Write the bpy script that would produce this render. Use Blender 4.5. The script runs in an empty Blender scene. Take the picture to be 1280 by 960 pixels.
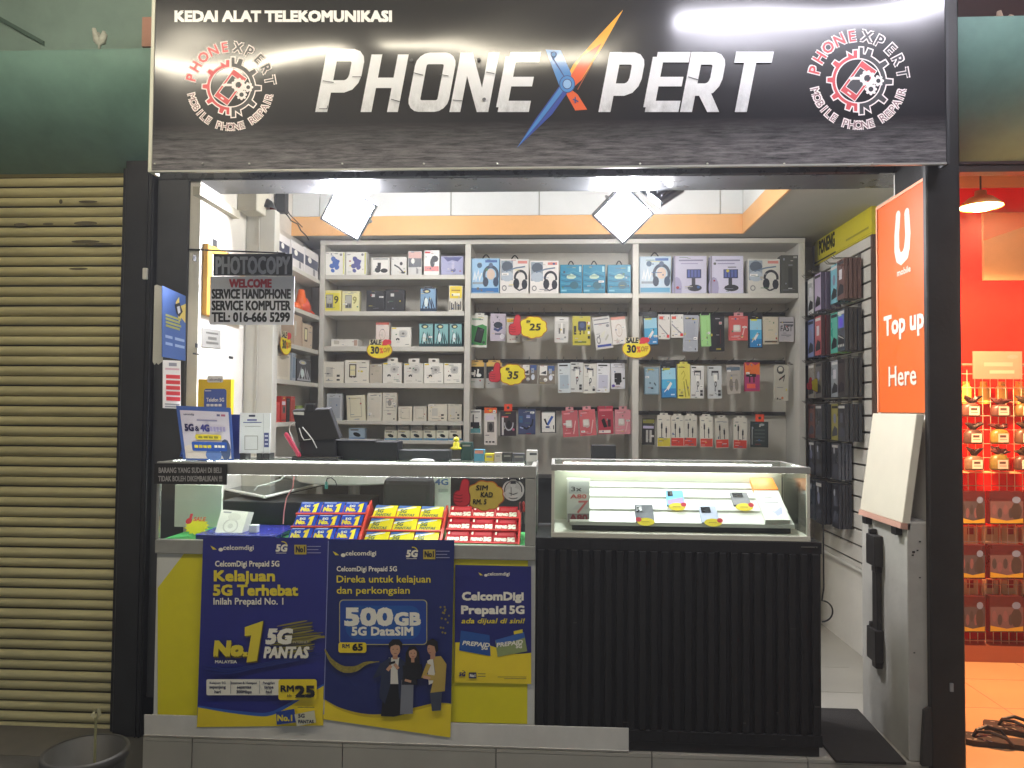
import bpy, bmesh, math, random
from mathutils import Vector, Matrix
random.seed(11)
R = math.radians
SC = bpy.context.scene
COL = SC.collection

# ------------------------------------------------------------------ camera
F, VPX, VPY, ROLL = 960.0, 695.0, 512.0, 0.008
CAM = Vector((0.0, -3.02, 1.31))
Dv = Vector(((VPX - 640) / F, -(VPY - 480) / F, -1.0)).normalized()
Hv = Vector((1.0, -ROLL, 0.0))
Xc = (Hv - Dv * Hv.dot(Dv)).normalized()
Yc = Dv
Zc = Xc.cross(Yc).normalized()
ROT = Matrix((Xc, Yc, Zc))


def ray(px, py):
    return ROT @ Vector(((px - 640) / F, -(py - 480) / F, -1.0))


def at(px, py, Y):
    d = ray(px, py)
    return CAM + d * ((Y - CAM.y) / d.y)


def atx(px, py, X):
    d = ray(px, py)
    return CAM + d * ((X - CAM.x) / d.x)


def atz(px, py, Z):
    d = ray(px, py)
    return CAM + d * ((Z - CAM.z) / d.z)


cd = bpy.data.cameras.new("camera")
cd.sensor_width = 36.0
cd.lens = 36.0 * F / 1280.0
cd.clip_start, cd.clip_end = 0.05, 200
cam = bpy.data.objects.new("camera", cd)
COL.objects.link(cam)
cam.matrix_world = Matrix.Translation(CAM) @ ROT.to_4x4()
SC.camera = cam


# --------------------------------------------------------------- materials
def lin(c):
    return c / 12.92 if c <= 0.04045 else ((c + 0.055) / 1.055) ** 2.4


def rgb(h):
    h = h.lstrip("#")
    return tuple(lin(int(h[i:i + 2], 16) / 255) for i in (0, 2, 4)) + (1.0,)


MC = {}


def M(h, rough=0.5, metal=0.0, noise=0.06, scale=9.0, spec=0.5, bump=0.0, bscale=30.0, coat=0.0, stretch=None):
    key = (h, rough, metal, noise, scale, spec, bump, bscale, coat, stretch)
    if key in MC:
        return MC[key]
    m = bpy.data.materials.new("paint_" + h.strip("#"))
    m.use_nodes = True
    nt = m.node_tree
    b = nt.nodes["Principled BSDF"]
    b.inputs["Roughness"].default_value = rough
    b.inputs["Metallic"].default_value = metal
    b.inputs["Specular IOR Level"].default_value = spec
    b.inputs["Coat Weight"].default_value = coat
    b.inputs["Coat Roughness"].default_value = 0.08
    c = rgb(h)
    b.inputs["Base Color"].default_value = c
    if noise or bump:
        tc = nt.nodes.new("ShaderNodeNewGeometry")
        vec = tc.outputs["Position"]
        if stretch:
            mp = nt.nodes.new("ShaderNodeMapping")
            mp.inputs["Scale"].default_value = stretch
            nt.links.new(vec, mp.inputs["Vector"])
            vec = mp.outputs["Vector"]
    if noise:
        n = nt.nodes.new("ShaderNodeTexNoise")
        n.inputs["Scale"].default_value = scale
        n.inputs["Detail"].default_value = 6
        n.inputs["Roughness"].default_value = 0.65
        nt.links.new(vec, n.inputs["Vector"])
        mx = nt.nodes.new("ShaderNodeMix")
        mx.data_type = 'RGBA'
        mx.inputs["A"].default_value = tuple(max(0, x * (1 - 2.2 * noise)) for x in c[:3]) + (1,)
        mx.inputs["B"].default_value = tuple(min(1, x * (1 + 1.6 * noise)) for x in c[:3]) + (1,)
        nt.links.new(n.outputs["Fac"], mx.inputs["Factor"])
        nt.links.new(mx.outputs["Result"], b.inputs["Base Color"])
        mr = nt.nodes.new("ShaderNodeMapRange")
        mr.inputs["To Min"].default_value = max(0.02, rough - 0.12)
        mr.inputs["To Max"].default_value = min(1, rough + 0.12)
        nt.links.new(n.outputs["Fac"], mr.inputs["Value"])
        nt.links.new(mr.outputs["Result"], b.inputs["Roughness"])
    if bump:
        n2 = nt.nodes.new("ShaderNodeTexNoise")
        n2.inputs["Scale"].default_value = bscale
        n2.inputs["Detail"].default_value = 2
        nt.links.new(vec, n2.inputs["Vector"])
        bp = nt.nodes.new("ShaderNodeBump")
        bp.inputs["Strength"].default_value = 1.0
        bp.inputs["Distance"].default_value = bump
        nt.links.new(n2.outputs["Fac"], bp.inputs["Height"])
        nt.links.new(bp.outputs["Normal"], b.inputs["Normal"])
    MC[key] = m
    return m


def PR(h, rough=0.42):            # printed paper or card
    return M(h, rough, noise=0.03, scale=14.0, spec=0.4)


def EM(h, s, name="lamp_glow"):
    key = (h, s, "e")
    if key in MC:
        return MC[key]
    m = bpy.data.materials.new(name)
    m.use_nodes = True
    nt = m.node_tree
    b = nt.nodes["Principled BSDF"]
    b.inputs["Base Color"].default_value = (0.8, 0.8, 0.8, 1)
    b.inputs["Emission Color"].default_value = rgb(h)
    b.inputs["Emission Strength"].default_value = s
    MC[key] = m
    return m


def glass_mat(name, tint=(0.93, 0.97, 0.95), refl=0.06, rough=0.02):
    m = bpy.data.materials.new(name)
    m.use_nodes = True
    nt = m.node_tree
    nt.nodes.remove(nt.nodes["Principled BSDF"])
    out = nt.nodes["Material Output"]
    tr = nt.nodes.new("ShaderNodeBsdfTransparent")
    tr.inputs["Color"].default_value = tint + (1,)
    gl = nt.nodes.new("ShaderNodeBsdfGlossy")
    gl.inputs["Roughness"].default_value = rough
    sm = nt.nodes.new("ShaderNodeTexNoise")        # smears and fingerprints
    sm.inputs["Scale"].default_value = 7
    sm.inputs["Detail"].default_value = 5
    sr = nt.nodes.new("ShaderNodeMapRange")
    sr.inputs["From Min"].default_value = 0.45
    sr.inputs["From Max"].default_value = 0.75
    sr.inputs["To Min"].default_value = rough
    sr.inputs["To Max"].default_value = 0.28
    nt.links.new(sm.outputs["Fac"], sr.inputs["Value"])
    nt.links.new(sr.outputs["Result"], gl.inputs["Roughness"])
    lw = nt.nodes.new("ShaderNodeLayerWeight")
    lw.inputs["Blend"].default_value = 0.25
    mr = nt.nodes.new("ShaderNodeMapRange")
    mr.inputs["To Min"].default_value = refl
    mr.inputs["To Max"].default_value = 0.6
    nt.links.new(lw.outputs["Fresnel"], mr.inputs["Value"])
    mx = nt.nodes.new("ShaderNodeMixShader")
    nt.links.new(mr.outputs["Result"], mx.inputs["Fac"])
    nt.links.new(tr.outputs[0], mx.inputs[1])
    nt.links.new(gl.outputs[0], mx.inputs[2])
    nt.links.new(mx.outputs[0], out.inputs["Surface"])
    return m


GLASS = glass_mat("case_glass")
PLASTIC = glass_mat("clear_plastic", (0.96, 0.96, 0.97), 0.08, 0.08)

WHITE = M("#dcdad2", 0.45, noise=0.04)
WALLW = M("#e4e0d6", 0.7, noise=0.08, scale=5)
SHELFW = M("#cfccc2", 0.42, noise=0.05, scale=7)
BLACKP = M("#191918", 0.42, noise=0.4, scale=11, bump=0.0006, bscale=60)
BLACK = M("#141414", 0.4, noise=0.1)
DARK = M("#26282a", 0.5, noise=0.15)
ALU = M("#9b9b94", 0.38, 0.25, noise=0.10, scale=16)
STEEL = M("#8c8c88", 0.3, 0.9, noise=0.15, scale=20)
TEAL = M("#72958a", 0.55, noise=0.26, scale=3, bump=0.002, bscale=6)
CARDW = PR("#e6e3d8")
PWHITE = PR("#e9e8e4")
PBLACK = PR("#161616")
PGREY = PR("#8d8d8c")
PRED = PR("#c9292c")
PYEL = PR("#e8d220")
PNAVY = PR("#191c58")
PBLUE = PR("#2450b8")
PORANGE = PR("#e86a2a")


# ------------------------------------------------------------ mesh builder
class MB:
    def __init__(s):
        s.v, s.f, s.m, s.mats = [], [], [], []

    def mi(s, mat):
        if mat not in s.mats:
            s.mats.append(mat)
        return s.mats.index(mat)

    def ngon(s, pts, mat):
        n = len(s.v)
        s.v.extend(Vector(p) for p in pts)
        s.f.append(tuple(range(n, n + len(pts))))
        s.m.append(s.mi(mat))

    def hexa(s, c, mat, front=None):      # c: 8 corners, 0-3 front ring, 4-7 back ring
        n = len(s.v)
        s.v.extend(Vector(p) for p in c)
        i = s.mi(mat)
        for k, q in enumerate(((0, 1, 2, 3), (7, 6, 5, 4), (0, 4, 5, 1), (1, 5, 6, 2), (2, 6, 7, 3), (3, 7, 4, 0))):
            s.f.append(tuple(n + a for a in q))
            s.m.append(s.mi(front) if (front and k == 0) else i)

    def box(s, x0, x1, y0, y1, z0, z1, mat, front=None):
        s.hexa([(x0, y0, z0), (x1, y0, z0), (x1, y0, z1), (x0, y0, z1), (x0, y1, z0), (x1, y1, z0), (x1, y1, z1), (x0, y1, z1)], mat, front)

    def fbox(s, O, U, V, N, mat, front=None):   # oriented box; front face spanned by U,V at O; N goes backwards
        O, U, V, N = Vector(O), Vector(U), Vector(V), Vector(N)
        c = [O, O + U, O + U + V, O + V]
        s.hexa(c + [p + N for p in c], mat, front)

    def tube(s, path, r, mat, n=8, cap=True):
        path = [Vector(p) for p in path]
        base = len(s.v)
        i = s.mi(mat)
        up = None
        for k, p in enumerate(path):
            t = (path[min(k + 1, len(path) - 1)] - path[max(k - 1, 0)]).normalized()
            if up is None:
                up = Vector((0, 0, 1)) if abs(t.z) < 0.9 else Vector((1, 0, 0))
            a = t.cross(up).normalized()
            b = a.cross(t).normalized()
            up = b
            rr = r[k] if isinstance(r, (list, tuple)) else r
            for j in range(n):
                g = 2 * math.pi * j / n
                s.v.append(p + a * (rr * math.cos(g)) + b * (rr * math.sin(g)))
        for k in range(len(path) - 1):
            for j in range(n):
                a0 = base + k * n + j
                a1 = base + k * n + (j + 1) % n
                s.f.append((a0, a1, a1 + n, a0 + n))
                s.m.append(i)
        if cap:
            s.f.append(tuple(base + j for j in range(n))[::-1])
            s.m.append(i)
            e = base + (len(path) - 1) * n
            s.f.append(tuple(e + j for j in range(n)))
            s.m.append(i)

    def lathe(s, c, prof, mat, n=32, sx=1, sy=1):
        c = Vector(c)
        base = len(s.v)
        i = s.mi(mat)
        for r_, z in prof:
            for j in range(n):
                g = 2 * math.pi * j / n
                s.v.append(c + Vector((r_ * sx * math.cos(g), r_ * sy * math.sin(g), z)))
        for k in range(len(prof) - 1):
            for j in range(n):
                a0 = base + k * n + j
                a1 = base + k * n + (j + 1) % n
                s.f.append((a0, a1, a1 + n, a0 + n))
                s.m.append(i)

    def build(s, name, parent=None, origin=None, smooth=False, bevel=0.0, seg=1):
        me = bpy.data.meshes.new(name)
        if parent is None:
            if origin is None:
                lo = [min(p[i] for p in s.v) for i in range(3)]
                hi = [max(p[i] for p in s.v) for i in range(3)]
                origin = Vector(((lo[0] + hi[0]) / 2, (lo[1] + hi[1]) / 2, lo[2]))
            base = Vector(origin)
        else:
            base = WORLD[parent.name]
        me.from_pydata([tuple(p - base) for p in s.v], [], s.f)
        for m in s.mats:
            me.materials.append(m)
        me.polygons.foreach_set("material_index", s.m)
        if bevel:
            bm = bmesh.new()
            bm.from_mesh(me)
            bmesh.ops.remove_doubles(bm, verts=bm.verts, dist=1e-6)
            ed = [e for e in bm.edges if len(e.link_faces) == 2 and e.calc_face_angle(0) > 0.5]
            bmesh.ops.bevel(bm, geom=ed, offset=bevel, offset_type='OFFSET', segments=seg, profile=0.5, affect='EDGES', clamp_overlap=True)
            bm.to_mesh(me)
            bm.free()
        if smooth:
            me.polygons.foreach_set("use_smooth", [True] * len(me.polygons))
        me.update()
        o = bpy.data.objects.new(name, me)
        COL.objects.link(o)
        if parent is None:
            o.location = base
            WORLD[o.name] = base
        else:
            o.parent = parent
            WORLD[o.name] = WORLD[parent.name]
        return o


WORLD = {}


def tag(o, label=None, cat=None, group=None, kind=None):
    if label:
        o["label"] = label
    if cat:
        o["category"] = cat
    if group:
        o["group"] = group
    if kind:
        o["kind"] = kind
    return o


def thing(name, loc, label, cat, group=None, kind=None):
    o = bpy.data.objects.new(name, None)
    o.empty_display_size = 0.05
    COL.objects.link(o)
    o.location = loc
    WORLD[o.name] = Vector(loc)
    return tag(o, label, cat, group, kind)


def dup(root, loc, label=None, group=None):
    c = root.copy()
    COL.objects.link(c)
    c.location = loc
    if label:
        c["label"] = label
    if group:
        c["group"] = group
    for ch in list(root.children):
        d = ch.copy()
        COL.objects.link(d)
        d.parent = c
        for g in list(ch.children):
            e = g.copy()
            COL.objects.link(e)
            e.parent = d
    return c


# ------------------------------------------------------- flat printed artwork
TXT = {}


def glyphs(s, shear=0.0):
    k = (s, shear)
    if k not in TXT:
        c = bpy.data.curves.new("lettering", 'FONT')
        c.body = s
        c.size = 1
        c.shear = shear
        c.resolution_u = 2
        c.fill_mode = 'FRONT'
        o = bpy.data.objects.new("lettering", c)
        COL.objects.link(o)
        dg = bpy.context.evaluated_depsgraph_get()
        me = bpy.data.meshes.new_from_object(o.evaluated_get(dg))
        vs = [(v.co.x, v.co.y) for v in me.vertices]
        fs = [tuple(p.vertices) for p in me.polygons]
        bpy.data.objects.remove(o)
        bpy.data.curves.remove(c)
        bpy.data.meshes.remove(me)
        xs = [v[0] for v in vs] or [0, 1]
        TXT[k] = (vs, fs, min(xs), max(xs))
    return TXT[k]


CAPH = max(v[1] for v in glyphs("H")[0])


class Art(MB):
    """Printed shapes, each a hair above the one before. P(u, v, k): v runs down, k is height off the surface in metres."""

    def __init__(s, P, k0=0.0004, dk=0.00022):
        super().__init__()
        s.P, s.k, s.dk = P, k0, dk

    def up(s):
        s.k += s.dk

    def poly(s, pts, mat):
        s.ngon([s.P(x, y, s.k) for x, y in pts], mat)
        s.up()

    def rect(s, x0, y0, x1, y1, mat):
        s.poly([(x0, y1), (x1, y1), (x1, y0), (x0, y0)], mat)

    def rrect(s, x0, y0, x1, y1, r, mat, n=4):
        pts = []
        for cx, cy, a in ((x1 - r, y1 - r, 90), (x1 - r, y0 + r, 0), (x0 + r, y0 + r, -90), (x0 + r, y1 - r, -180)):
            for i in range(n + 1):
                g = R(a - 90 * i / n)
                pts.append((cx + r * math.cos(g), cy + r * math.sin(g)))
        s.poly(pts, mat)

    def ell(s, cx, cy, rx, ry, mat, n=20, rot=0.0):
        c, q = math.cos(rot), math.sin(rot)
        s.poly([(cx + rx * math.cos(-2 * math.pi * i / n) * c - ry * math.sin(-2 * math.pi * i / n) * q,
                 cy + rx * math.cos(-2 * math.pi * i / n) * q + ry * math.sin(-2 * math.pi * i / n) * c) for i in range(n)], mat)

    def strip(s, pts, w, mat, closed=False):
        pts = [Vector(p) for p in pts]
        n = len(pts)
        L, Rr = [], []
        for i, p in enumerate(pts):
            a = pts[i - 1] if (i > 0 or closed) else None
            b = pts[(i + 1) % n] if (i < n - 1 or closed) else None
            if a is None:
                d = (b - p).normalized()
                nn, sc = Vector((-d.y, d.x)), 1
            elif b is None:
                d = (p - a).normalized()
                nn, sc = Vector((-d.y, d.x)), 1
            else:
                d1, d2 = (p - a).normalized(), (b - p).normalized()
                n1, n2 = Vector((-d1.y, d1.x)), Vector((-d2.y, d2.x))
                nn = (n1 + n2)
                nn = nn.normalized() if nn.length > 1e-6 else n1
                sc = min(2.5, 1 / max(0.3, nn.dot(n1)))
            ww = w[i] if isinstance(w, (list, tuple)) else w
            L.append(p + nn * (ww / 2 * sc))
            Rr.append(p - nn * (ww / 2 * sc))
        for i in range(n if closed else n - 1):
            j = (i + 1) % n
            s.ngon([s.P(q.x, q.y, s.k) for q in (L[i], L[j], Rr[j], Rr[i])], mat)
        s.up()

    def ring(s, cx, cy, r, w, mat, a0=0, a1=360, n=32):
        full = abs(a1 - a0) >= 360
        pts = [(cx + r * math.cos(R(a0 + (a1 - a0) * i / n)), cy + r * math.sin(R(a0 + (a1 - a0) * i / n))) for i in range(n if full else n + 1)]
        s.strip(pts, w, mat, closed=full)

    def text(s, t, x, y, h, mat, bold=0.0, w=None, sx=1.0, shear=0.0, align='l', rot=0.0):
        vs, fs, x0, x1 = glyphs(t, shear)
        q = h / CAPH
        if w:
            sx = w / ((x1 - x0) * q)
        wid = (x1 - x0) * q * sx
        ox = {'l': 0, 'c': -wid / 2, 'r': -wid}[align]
        b = bold * h
        offs = [(0, 0)] if not bold else [(b, b), (-b, b), (b, -b), (-b, -b), (0, 0)]
        cr, sr = math.cos(rot), math.sin(rot)
        i = s.mi(mat)
        for dx, dy in offs:
            n = len(s.v)
            for gx, gy in vs:
                lx, ly = ox + (gx - x0) * q * sx + dx, -gy * q + dy
                s.v.append(s.P(x + lx * cr - ly * sr, y + lx * sr + ly * cr, s.k))
            for f in fs:
                s.f.append(tuple(n + a for a in f))
                s.m.append(i)
            s.k += 0.00003
        s.up()
        return wid

    def arc(s, t, cx, cy, r, a0, a1, h, mat, bold=0.0, inside=False, sx=1.0):
        n = len(t)
        for i, ch in enumerate(t):
            if ch == " ":
                continue
            a = R(a0 + (a1 - a0) * (i / max(1, n - 1)))
            x, y = cx + r * math.sin(a), cy - r * math.cos(a)
            s.k0 = s.k
            s.text(ch, x, y, h, mat, bold, align='c', rot=(a + math.pi if inside else a), sx=sx)
            if i < n - 1:
                s.k = s.k0


def curve(pts, n=8):
    """smooth line through the given points"""
    out = []
    for i in range(len(pts) - 1):
        p0, p1, p2, p3 = pts[max(i - 1, 0)], pts[i], pts[i + 1], pts[min(i + 2, len(pts) - 1)]
        for k in range(n):
            t = k / n
            out.append(tuple(.5 * (2 * b + (c - a) * t + (2 * a - 5 * b + 4 * c - d) * t * t + (3 * b - a - 3 * c + d) * t ** 3) for a, b, c, d in zip(p0, p1, p2, p3)))
    return out + [pts[-1]]


def PY(Y):
    return lambda px, py, k: at(px, py, Y - k)


def frame(O, U, V, N):        # local metres: u along U, v along V (down), k along N
    O, U, V, N = Vector(O), Vector(U).normalized(), Vector(V).normalized(), Vector(N).normalized()
    return lambda u, v, k: O + U * u + V * v + N * k


def quadmap(TL, TR, BL, BR, N):        # 0..1 art on a flat or slightly skewed quad
    TL, TR, BL, BR, N = map(Vector, (TL, TR, BL, BR, N))
    return lambda u, v, k: TL * (1 - u) * (1 - v) + TR * u * (1 - v) + BL * (1 - u) * v + BR * u * v + N * k
TUBE_A, TUBE_B, TUBE_C = 110.0, 60.0, 95.0
FLOOD_E, FLOOD_P = 300.0, 10.5
GLARE_DENSITY = 0.005
LED_E = 30.0
PEND_P = 280.0
SKY_S = 0.03
EXPO = 0.80


def led_strip(mb, x0, x1, y, z, n):
    """a white strip with a row of small glowing diodes, facing down and forward"""
    mb.box(x0, x1, y, y + 0.010, z - 0.002, z, M("#e8e8e0", 0.5))
    p = (x1 - x0) / n
    for i in range(n):
        xx = x0 + p * (i + 0.5)
        mb.box(xx - p * .30, xx + p * .30, y - 0.002, y + 0.008, z - 0.006, z - 0.0025, EM("#fbfff8", LED_E, "led_glow"))


# ================================================================ SETTING
FY = 0.38                     # shop front plane (posts); counters stand in front of it
XR, XL = 1.648, -1.64         # side walls
YB = 2.02                     # back wall
YS = 1.72                     # front edge of the back shelves
ZS = 2.375                    # soffit height


def X(px, Y, py=512):
    return at(px, py, Y).x


def Z(py, Y, px=695):
    return at(px, py, Y).z


# ---- ground and shop floor
mb = MB()
TILE = M("#a8a498", 0.35, noise=0.1, scale=3)
GROUT = M("#4c4a45", 0.8)
mb.box(-9, 9, -9, 6, -0.40, -0.165, M("#55524a", 0.75, noise=0.2, scale=2.5, bump=0.002, bscale=40))
tag(mb.build("walkway_ground"), kind="structure")
mb = MB()
# raised floor platform: tiled riser and top
SX0, SX1, SY = X(178, -0.022, 930), 1.508, -0.022
mb.box(SX0, SX1, SY + 0.008, YB, -0.163, -0.012, GROUT)
mb.box(SX1, 1.665, 0.5, YB, -0.1, 0.0, TILE)
for a, b in zip([178, 240, 428, 620, 815, 1010], [240, 428, 620, 815, 1010, 1205]):
    xa, xb = X(a, SY, 940) + 0.002, X(b, SY, 940) - 0.002
    mb.box(max(xa, SX0), min(xb, SX1), SY, SY + 0.0078, -0.160, -0.014, TILE)
    for yk in range(6):
        mb.box(max(xa, SX0), min(xb, SX1), SY + yk * 0.36, SY - 0.003 + (yk + 1) * 0.36, -0.012, 0.0, TILE)
tag(mb.build("shop_floor"), kind="structure")

# ---- arcade ceiling above the walkway (lit by the tubes, mirrored in the sign)
mb = MB()
mb.box(-9, 9, -7, 0.9, 3.62, 3.7, M("#b9b9b2", 0.8, noise=0.08, scale=2))
tag(mb.build("walkway_ceiling"), kind="structure")

# ---- shop shell
mb = MB()
mb.box(XL - 0.07, XL, FY + 0.02, YB, 0, 2.75, WALLW)
for (px, py, w_, h_) in ((266, 298, 5, 14), (241, 318, 4, 9), (268, 307, 4, 4), (241, 441, 8, 3), (286, 445, 5, 4), (244, 429, 3, 6)):
    a, b = atx(px, py, XL), atx(px + w_, py + h_, XL)
    mb.box(XL, XL + 0.0015, min(a.y, b.y), max(a.y, b.y), min(a.z, b.z), max(a.z, b.z), DARK)
tag(mb.build("side_wall"), "white plastered side wall with chipped spots behind the hanging photocopy sign", "wall", kind="thing")
mb = MB()
mb.box(XR, XR + 0.07, 0.421, YB, 0, 2.9, WALLW)
mb.box(1.478, XR + 0.07, 0.402, 0.42, 0, 2.9, WALLW)  # unseen return added to block lamp light leaking from the red shop
tag(mb.build("side_wall"), "white side wall that carries the slotted display boards", "wall", kind="thing")
mb = MB()
mb.box(XL - 0.07, XR + 0.07, YB, YB + 0.08, 0, 2.9, WALLW)
tag(mb.build("back_wall"), "plain back wall of the shop behind the white shelving", "wall", kind="thing")

# ---- ceiling: raised centre with a white and orange rim, soffits round it
YC = 1.62
XC = at(930, 290, YC).x
ORG = M("#e2ad72", 0.5, noise=0.05)
CW = M("#d9dbda", 0.6, noise=0.04)
mb = MB()
mb.box(XL - 0.07, XR + 0.07, FY + 0.24, YB, 2.86, 2.92, CW)
tag(mb.build("shop_ceiling"), kind="structure")
SOF = M("#a9a79c", 0.6, noise=0.06)
mb = MB()
mb.box(XL, XR, YC, YB, ZS, 2.858, SOF)
mb.box(XC, XR, FY + 0.245, YC, ZS, 2.858, SOF)
o = thing("ceiling_bulkhead", (0, YC, ZS), "stepped ceiling edge with white panels above an orange band", "ceiling trim", kind="thing")
mb.build("soffit", o)
zo = Z(269.5, YC)
mb = MB()
mb.box(XL, XC - 0.012, YC - 0.012, YC, ZS - 0.004, zo, ORG)
mb.box(XC - 0.012, XC, FY + 0.25, YC, ZS - 0.004, zo, ORG)
mb.build("orange_band", o)
js = [XL, X(400, YC, 260), X(564, YC, 255), X(674, YC, 255), X(900, YC, 255), XC - 0.006]
for a, b in zip(js[:-1], js[1:]):
    mb = MB()
    mb.box(a + 0.003, b - 0.003, YC - 0.008, YC, zo + 0.003, 2.85, CW)
    mb.build("white_panel", o)
mb = MB()
mb.box(XC - 0.008, XC, FY + 0.25, YC - 0.01, zo + 0.003, 2.85, CW)
mb.build("white_panel", o)

# ---- header beam over the opening, the posts
zh = Z(221, FY)
GLOSSD = M("#3a3b3c", 0.28, noise=0.15, scale=8)
HB = M("#4c4d4e", 0.3, noise=0.12, scale=12)
o = thing("header_beam", (0, FY, zh), "dark beam across the top of the opening below the big sign", "beam", kind="thing")
mb = MB()
mb.box(X(190, FY, 215), X(1163, FY, 225), FY, FY + 0.235, zh + 0.004, 3.2, GLOSSD)
mb.build("beam_body", o, bevel=0.004)
mb = MB()
mb.box(X(229, FY, 225), X(1100, FY, 225), FY + 0.006, FY + 0.23, zh, zh + 0.004, HB)
mb.build("underside_sheet", o)

mb = MB()
x0, x1, x2 = X(150, FY - 0.02, 560), X(186, FY - 0.02, 560), X(232, FY, 400)
o = thing("shop_post", ((x0 + x1) / 2, FY, -0.165), "black painted post between the roller shutter and the phone counter", "post")
mb.box(x0, x1, FY - 0.03, FY + 0.30, -0.165, 2.62, BLACKP)
mb.build("outer_post", o, bevel=0.004)
mb = MB()
mb.box(x1 + 0.001, x2, FY + 0.004, FY + 0.10, 0.0, zh + 0.3, M("#37383a", 0.4, noise=0.2, scale=8, bump=0.0005))
mb.build("inner_post", o, bevel=0.003)
for dx in (0.012, 0.03):
    mb = MB()
    mb.box(x1 - dx, x1 - dx + 0.006, FY - 0.036, FY - 0.03, -0.165, 2.6, BLACK)
    mb.build("guide_strip", o)
mb = MB()
p = at(180, 341, FY - 0.04)
mb.box(p.x - 0.006, p.x + 0.016, FY - 0.045, FY - 0.03, p.z - 0.03, p.z + 0.022, WHITE)
mb.build("white_catch", o, bevel=0.003)

PYR = -0.045
o = thing("shop_post", (X(1182, PYR, 560), PYR, -0.1), "thick black post beside the red neighbouring shop", "post")
mb = MB()
mb.box(X(1161, PYR, 560), X(1204, PYR, 560), PYR, -0.013, -0.16, 3.3, BLACKP)
mb.box(1.472, X(1204, PYR, 560) - .002, -0.0129, 0.40, -0.16, 3.3, BLACKP)
mb.build("post_body", o, bevel=0.005)
mb = MB()
p = at(1189, 859, PYR)
mb.box(p.x - 0.006, p.x + 0.006, PYR - 0.006, PYR, p.z - 0.015, p.z + 0.015, PGREY)
mb.build("paper_scrap", o)

# ---- teal shopfront boards either side of the sign
def teal_board(x0, x1, ytop, label, stain):
    o = thing("fascia_board", ((x0 + x1) / 2, 0.2, 2.3), label, "fascia board")
    zt, zb = Z(ytop, 0.05, 100), Z(213, 0.41, 100) - 0.01
    mb = MB()
    prof = []
    for i in range(41):
        t = i / 40
        prof.append((0.05 + 0.36 * (t ** 2.2), zt + (zb - zt) * t))
    prof.append((0.46, zb))
    for (ya, za), (yb, zb_) in zip(prof[:-1], prof[1:]):
        mb.ngon([(x0, yb, zb_), (x1, yb, zb_), (x1, ya, za), (x0, ya, za)], TEAL)
    mb.ngon([(x0, 0.46, zt), (x0, 0.05, zt), (x1, 0.05, zt), (x1, 0.46, zt)], TEAL)
    mb.build("board", o, smooth=False)
    mb = MB()
    mb.box(x0, x1, 0.43, 0.5, zt - 0.02, 3.62, M("#849a90", 0.7, noise=0.2, scale=2.5))
    mb.build("upper_wall", o)
    return o


xs0 = X(190, -0.1, 100)
o = teal_board(-5.2, xs0 + 0.10, 62, "teal curved fascia board above the closed roller shutter", 1)
mb = MB()
a, b = at(0, 24, 0.42), at(54, 56, 0.42)
mb.fbox(a + Vector((-0.3, 0, 0.16)), b - a + Vector((0.3, 0, -0.16)), Vector((0, 0, 0.02)), Vector((0, 0.02, 0)), M("#4c6258", 0.7))
mb.build("dark_conduit", o)
# the cloth rag tied on the ledge and the pinkish board end
mb = MB()
p = at(124, 62, 0.1)
p = p + Vector((0, 0, .012))
for q in range(9):
    g, L_ = q * 2.1, 1 * random.uniform(.018, .038)
    mid = p + Vector((L_ * .5 * math.cos(g), .008 * math.sin(g), .02 + .5 * L_ * abs(math.sin(g * 1.7))))
    tip = p + Vector((L_ * math.cos(g), .016 * math.sin(g), .03 + 1 * random.uniform(0, .045)))
    mb.tube([p - Vector((0, 0, .014)), p + Vector((0, 0, .008)), mid, tip], [.005, .006, .014 * 1, .008], M("#b9bab0", 0.9, noise=0.2, bump=0.004), 7)
tag(mb.build("rag_bundle", smooth=True), "pale bundle of rag on the teal ledge over the shutter", "rag")
mb = MB()
a, b = at(177, 58, 0.3), at(193, 21, 0.3)
mb.box(a.x, b.x + 0.1, 0.3, 0.315, a.z, b.z, M("#b98a78", 0.6))
tag(mb.build("wooden_offcut"), "pinkish board end sticking out behind the black sign", "board")
xs1 = X(1184, -0.1, 100)
teal_board(xs1 - 0.10, 3.4, 44, "teal curved fascia board above the red neighbouring shop", 0)
mb = MB()
p = at(1252, 44, 0.1)
p = p + Vector((0, 0, .012))
for q in range(9):
    g, L_ = q * 2.1, 1.3 * random.uniform(.018, .038)
    mid = p + Vector((L_ * .5 * math.cos(g), .008 * math.sin(g), .02 + .5 * L_ * abs(math.sin(g * 1.7))))
    tip = p + Vector((L_ * math.cos(g), .016 * math.sin(g), .03 + 1.3 * random.uniform(0, .045)))
    mb.tube([p - Vector((0, 0, .014)), p + Vector((0, 0, .008)), mid, tip], [.005, .006, .014 * 1.3, .008], M("#a08c78", 0.9, noise=0.2, bump=0.004), 7)
tag(mb.build("rag_bundle", smooth=True), "brownish bundle of rag on the teal ledge over the red shop", "rag")

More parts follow.
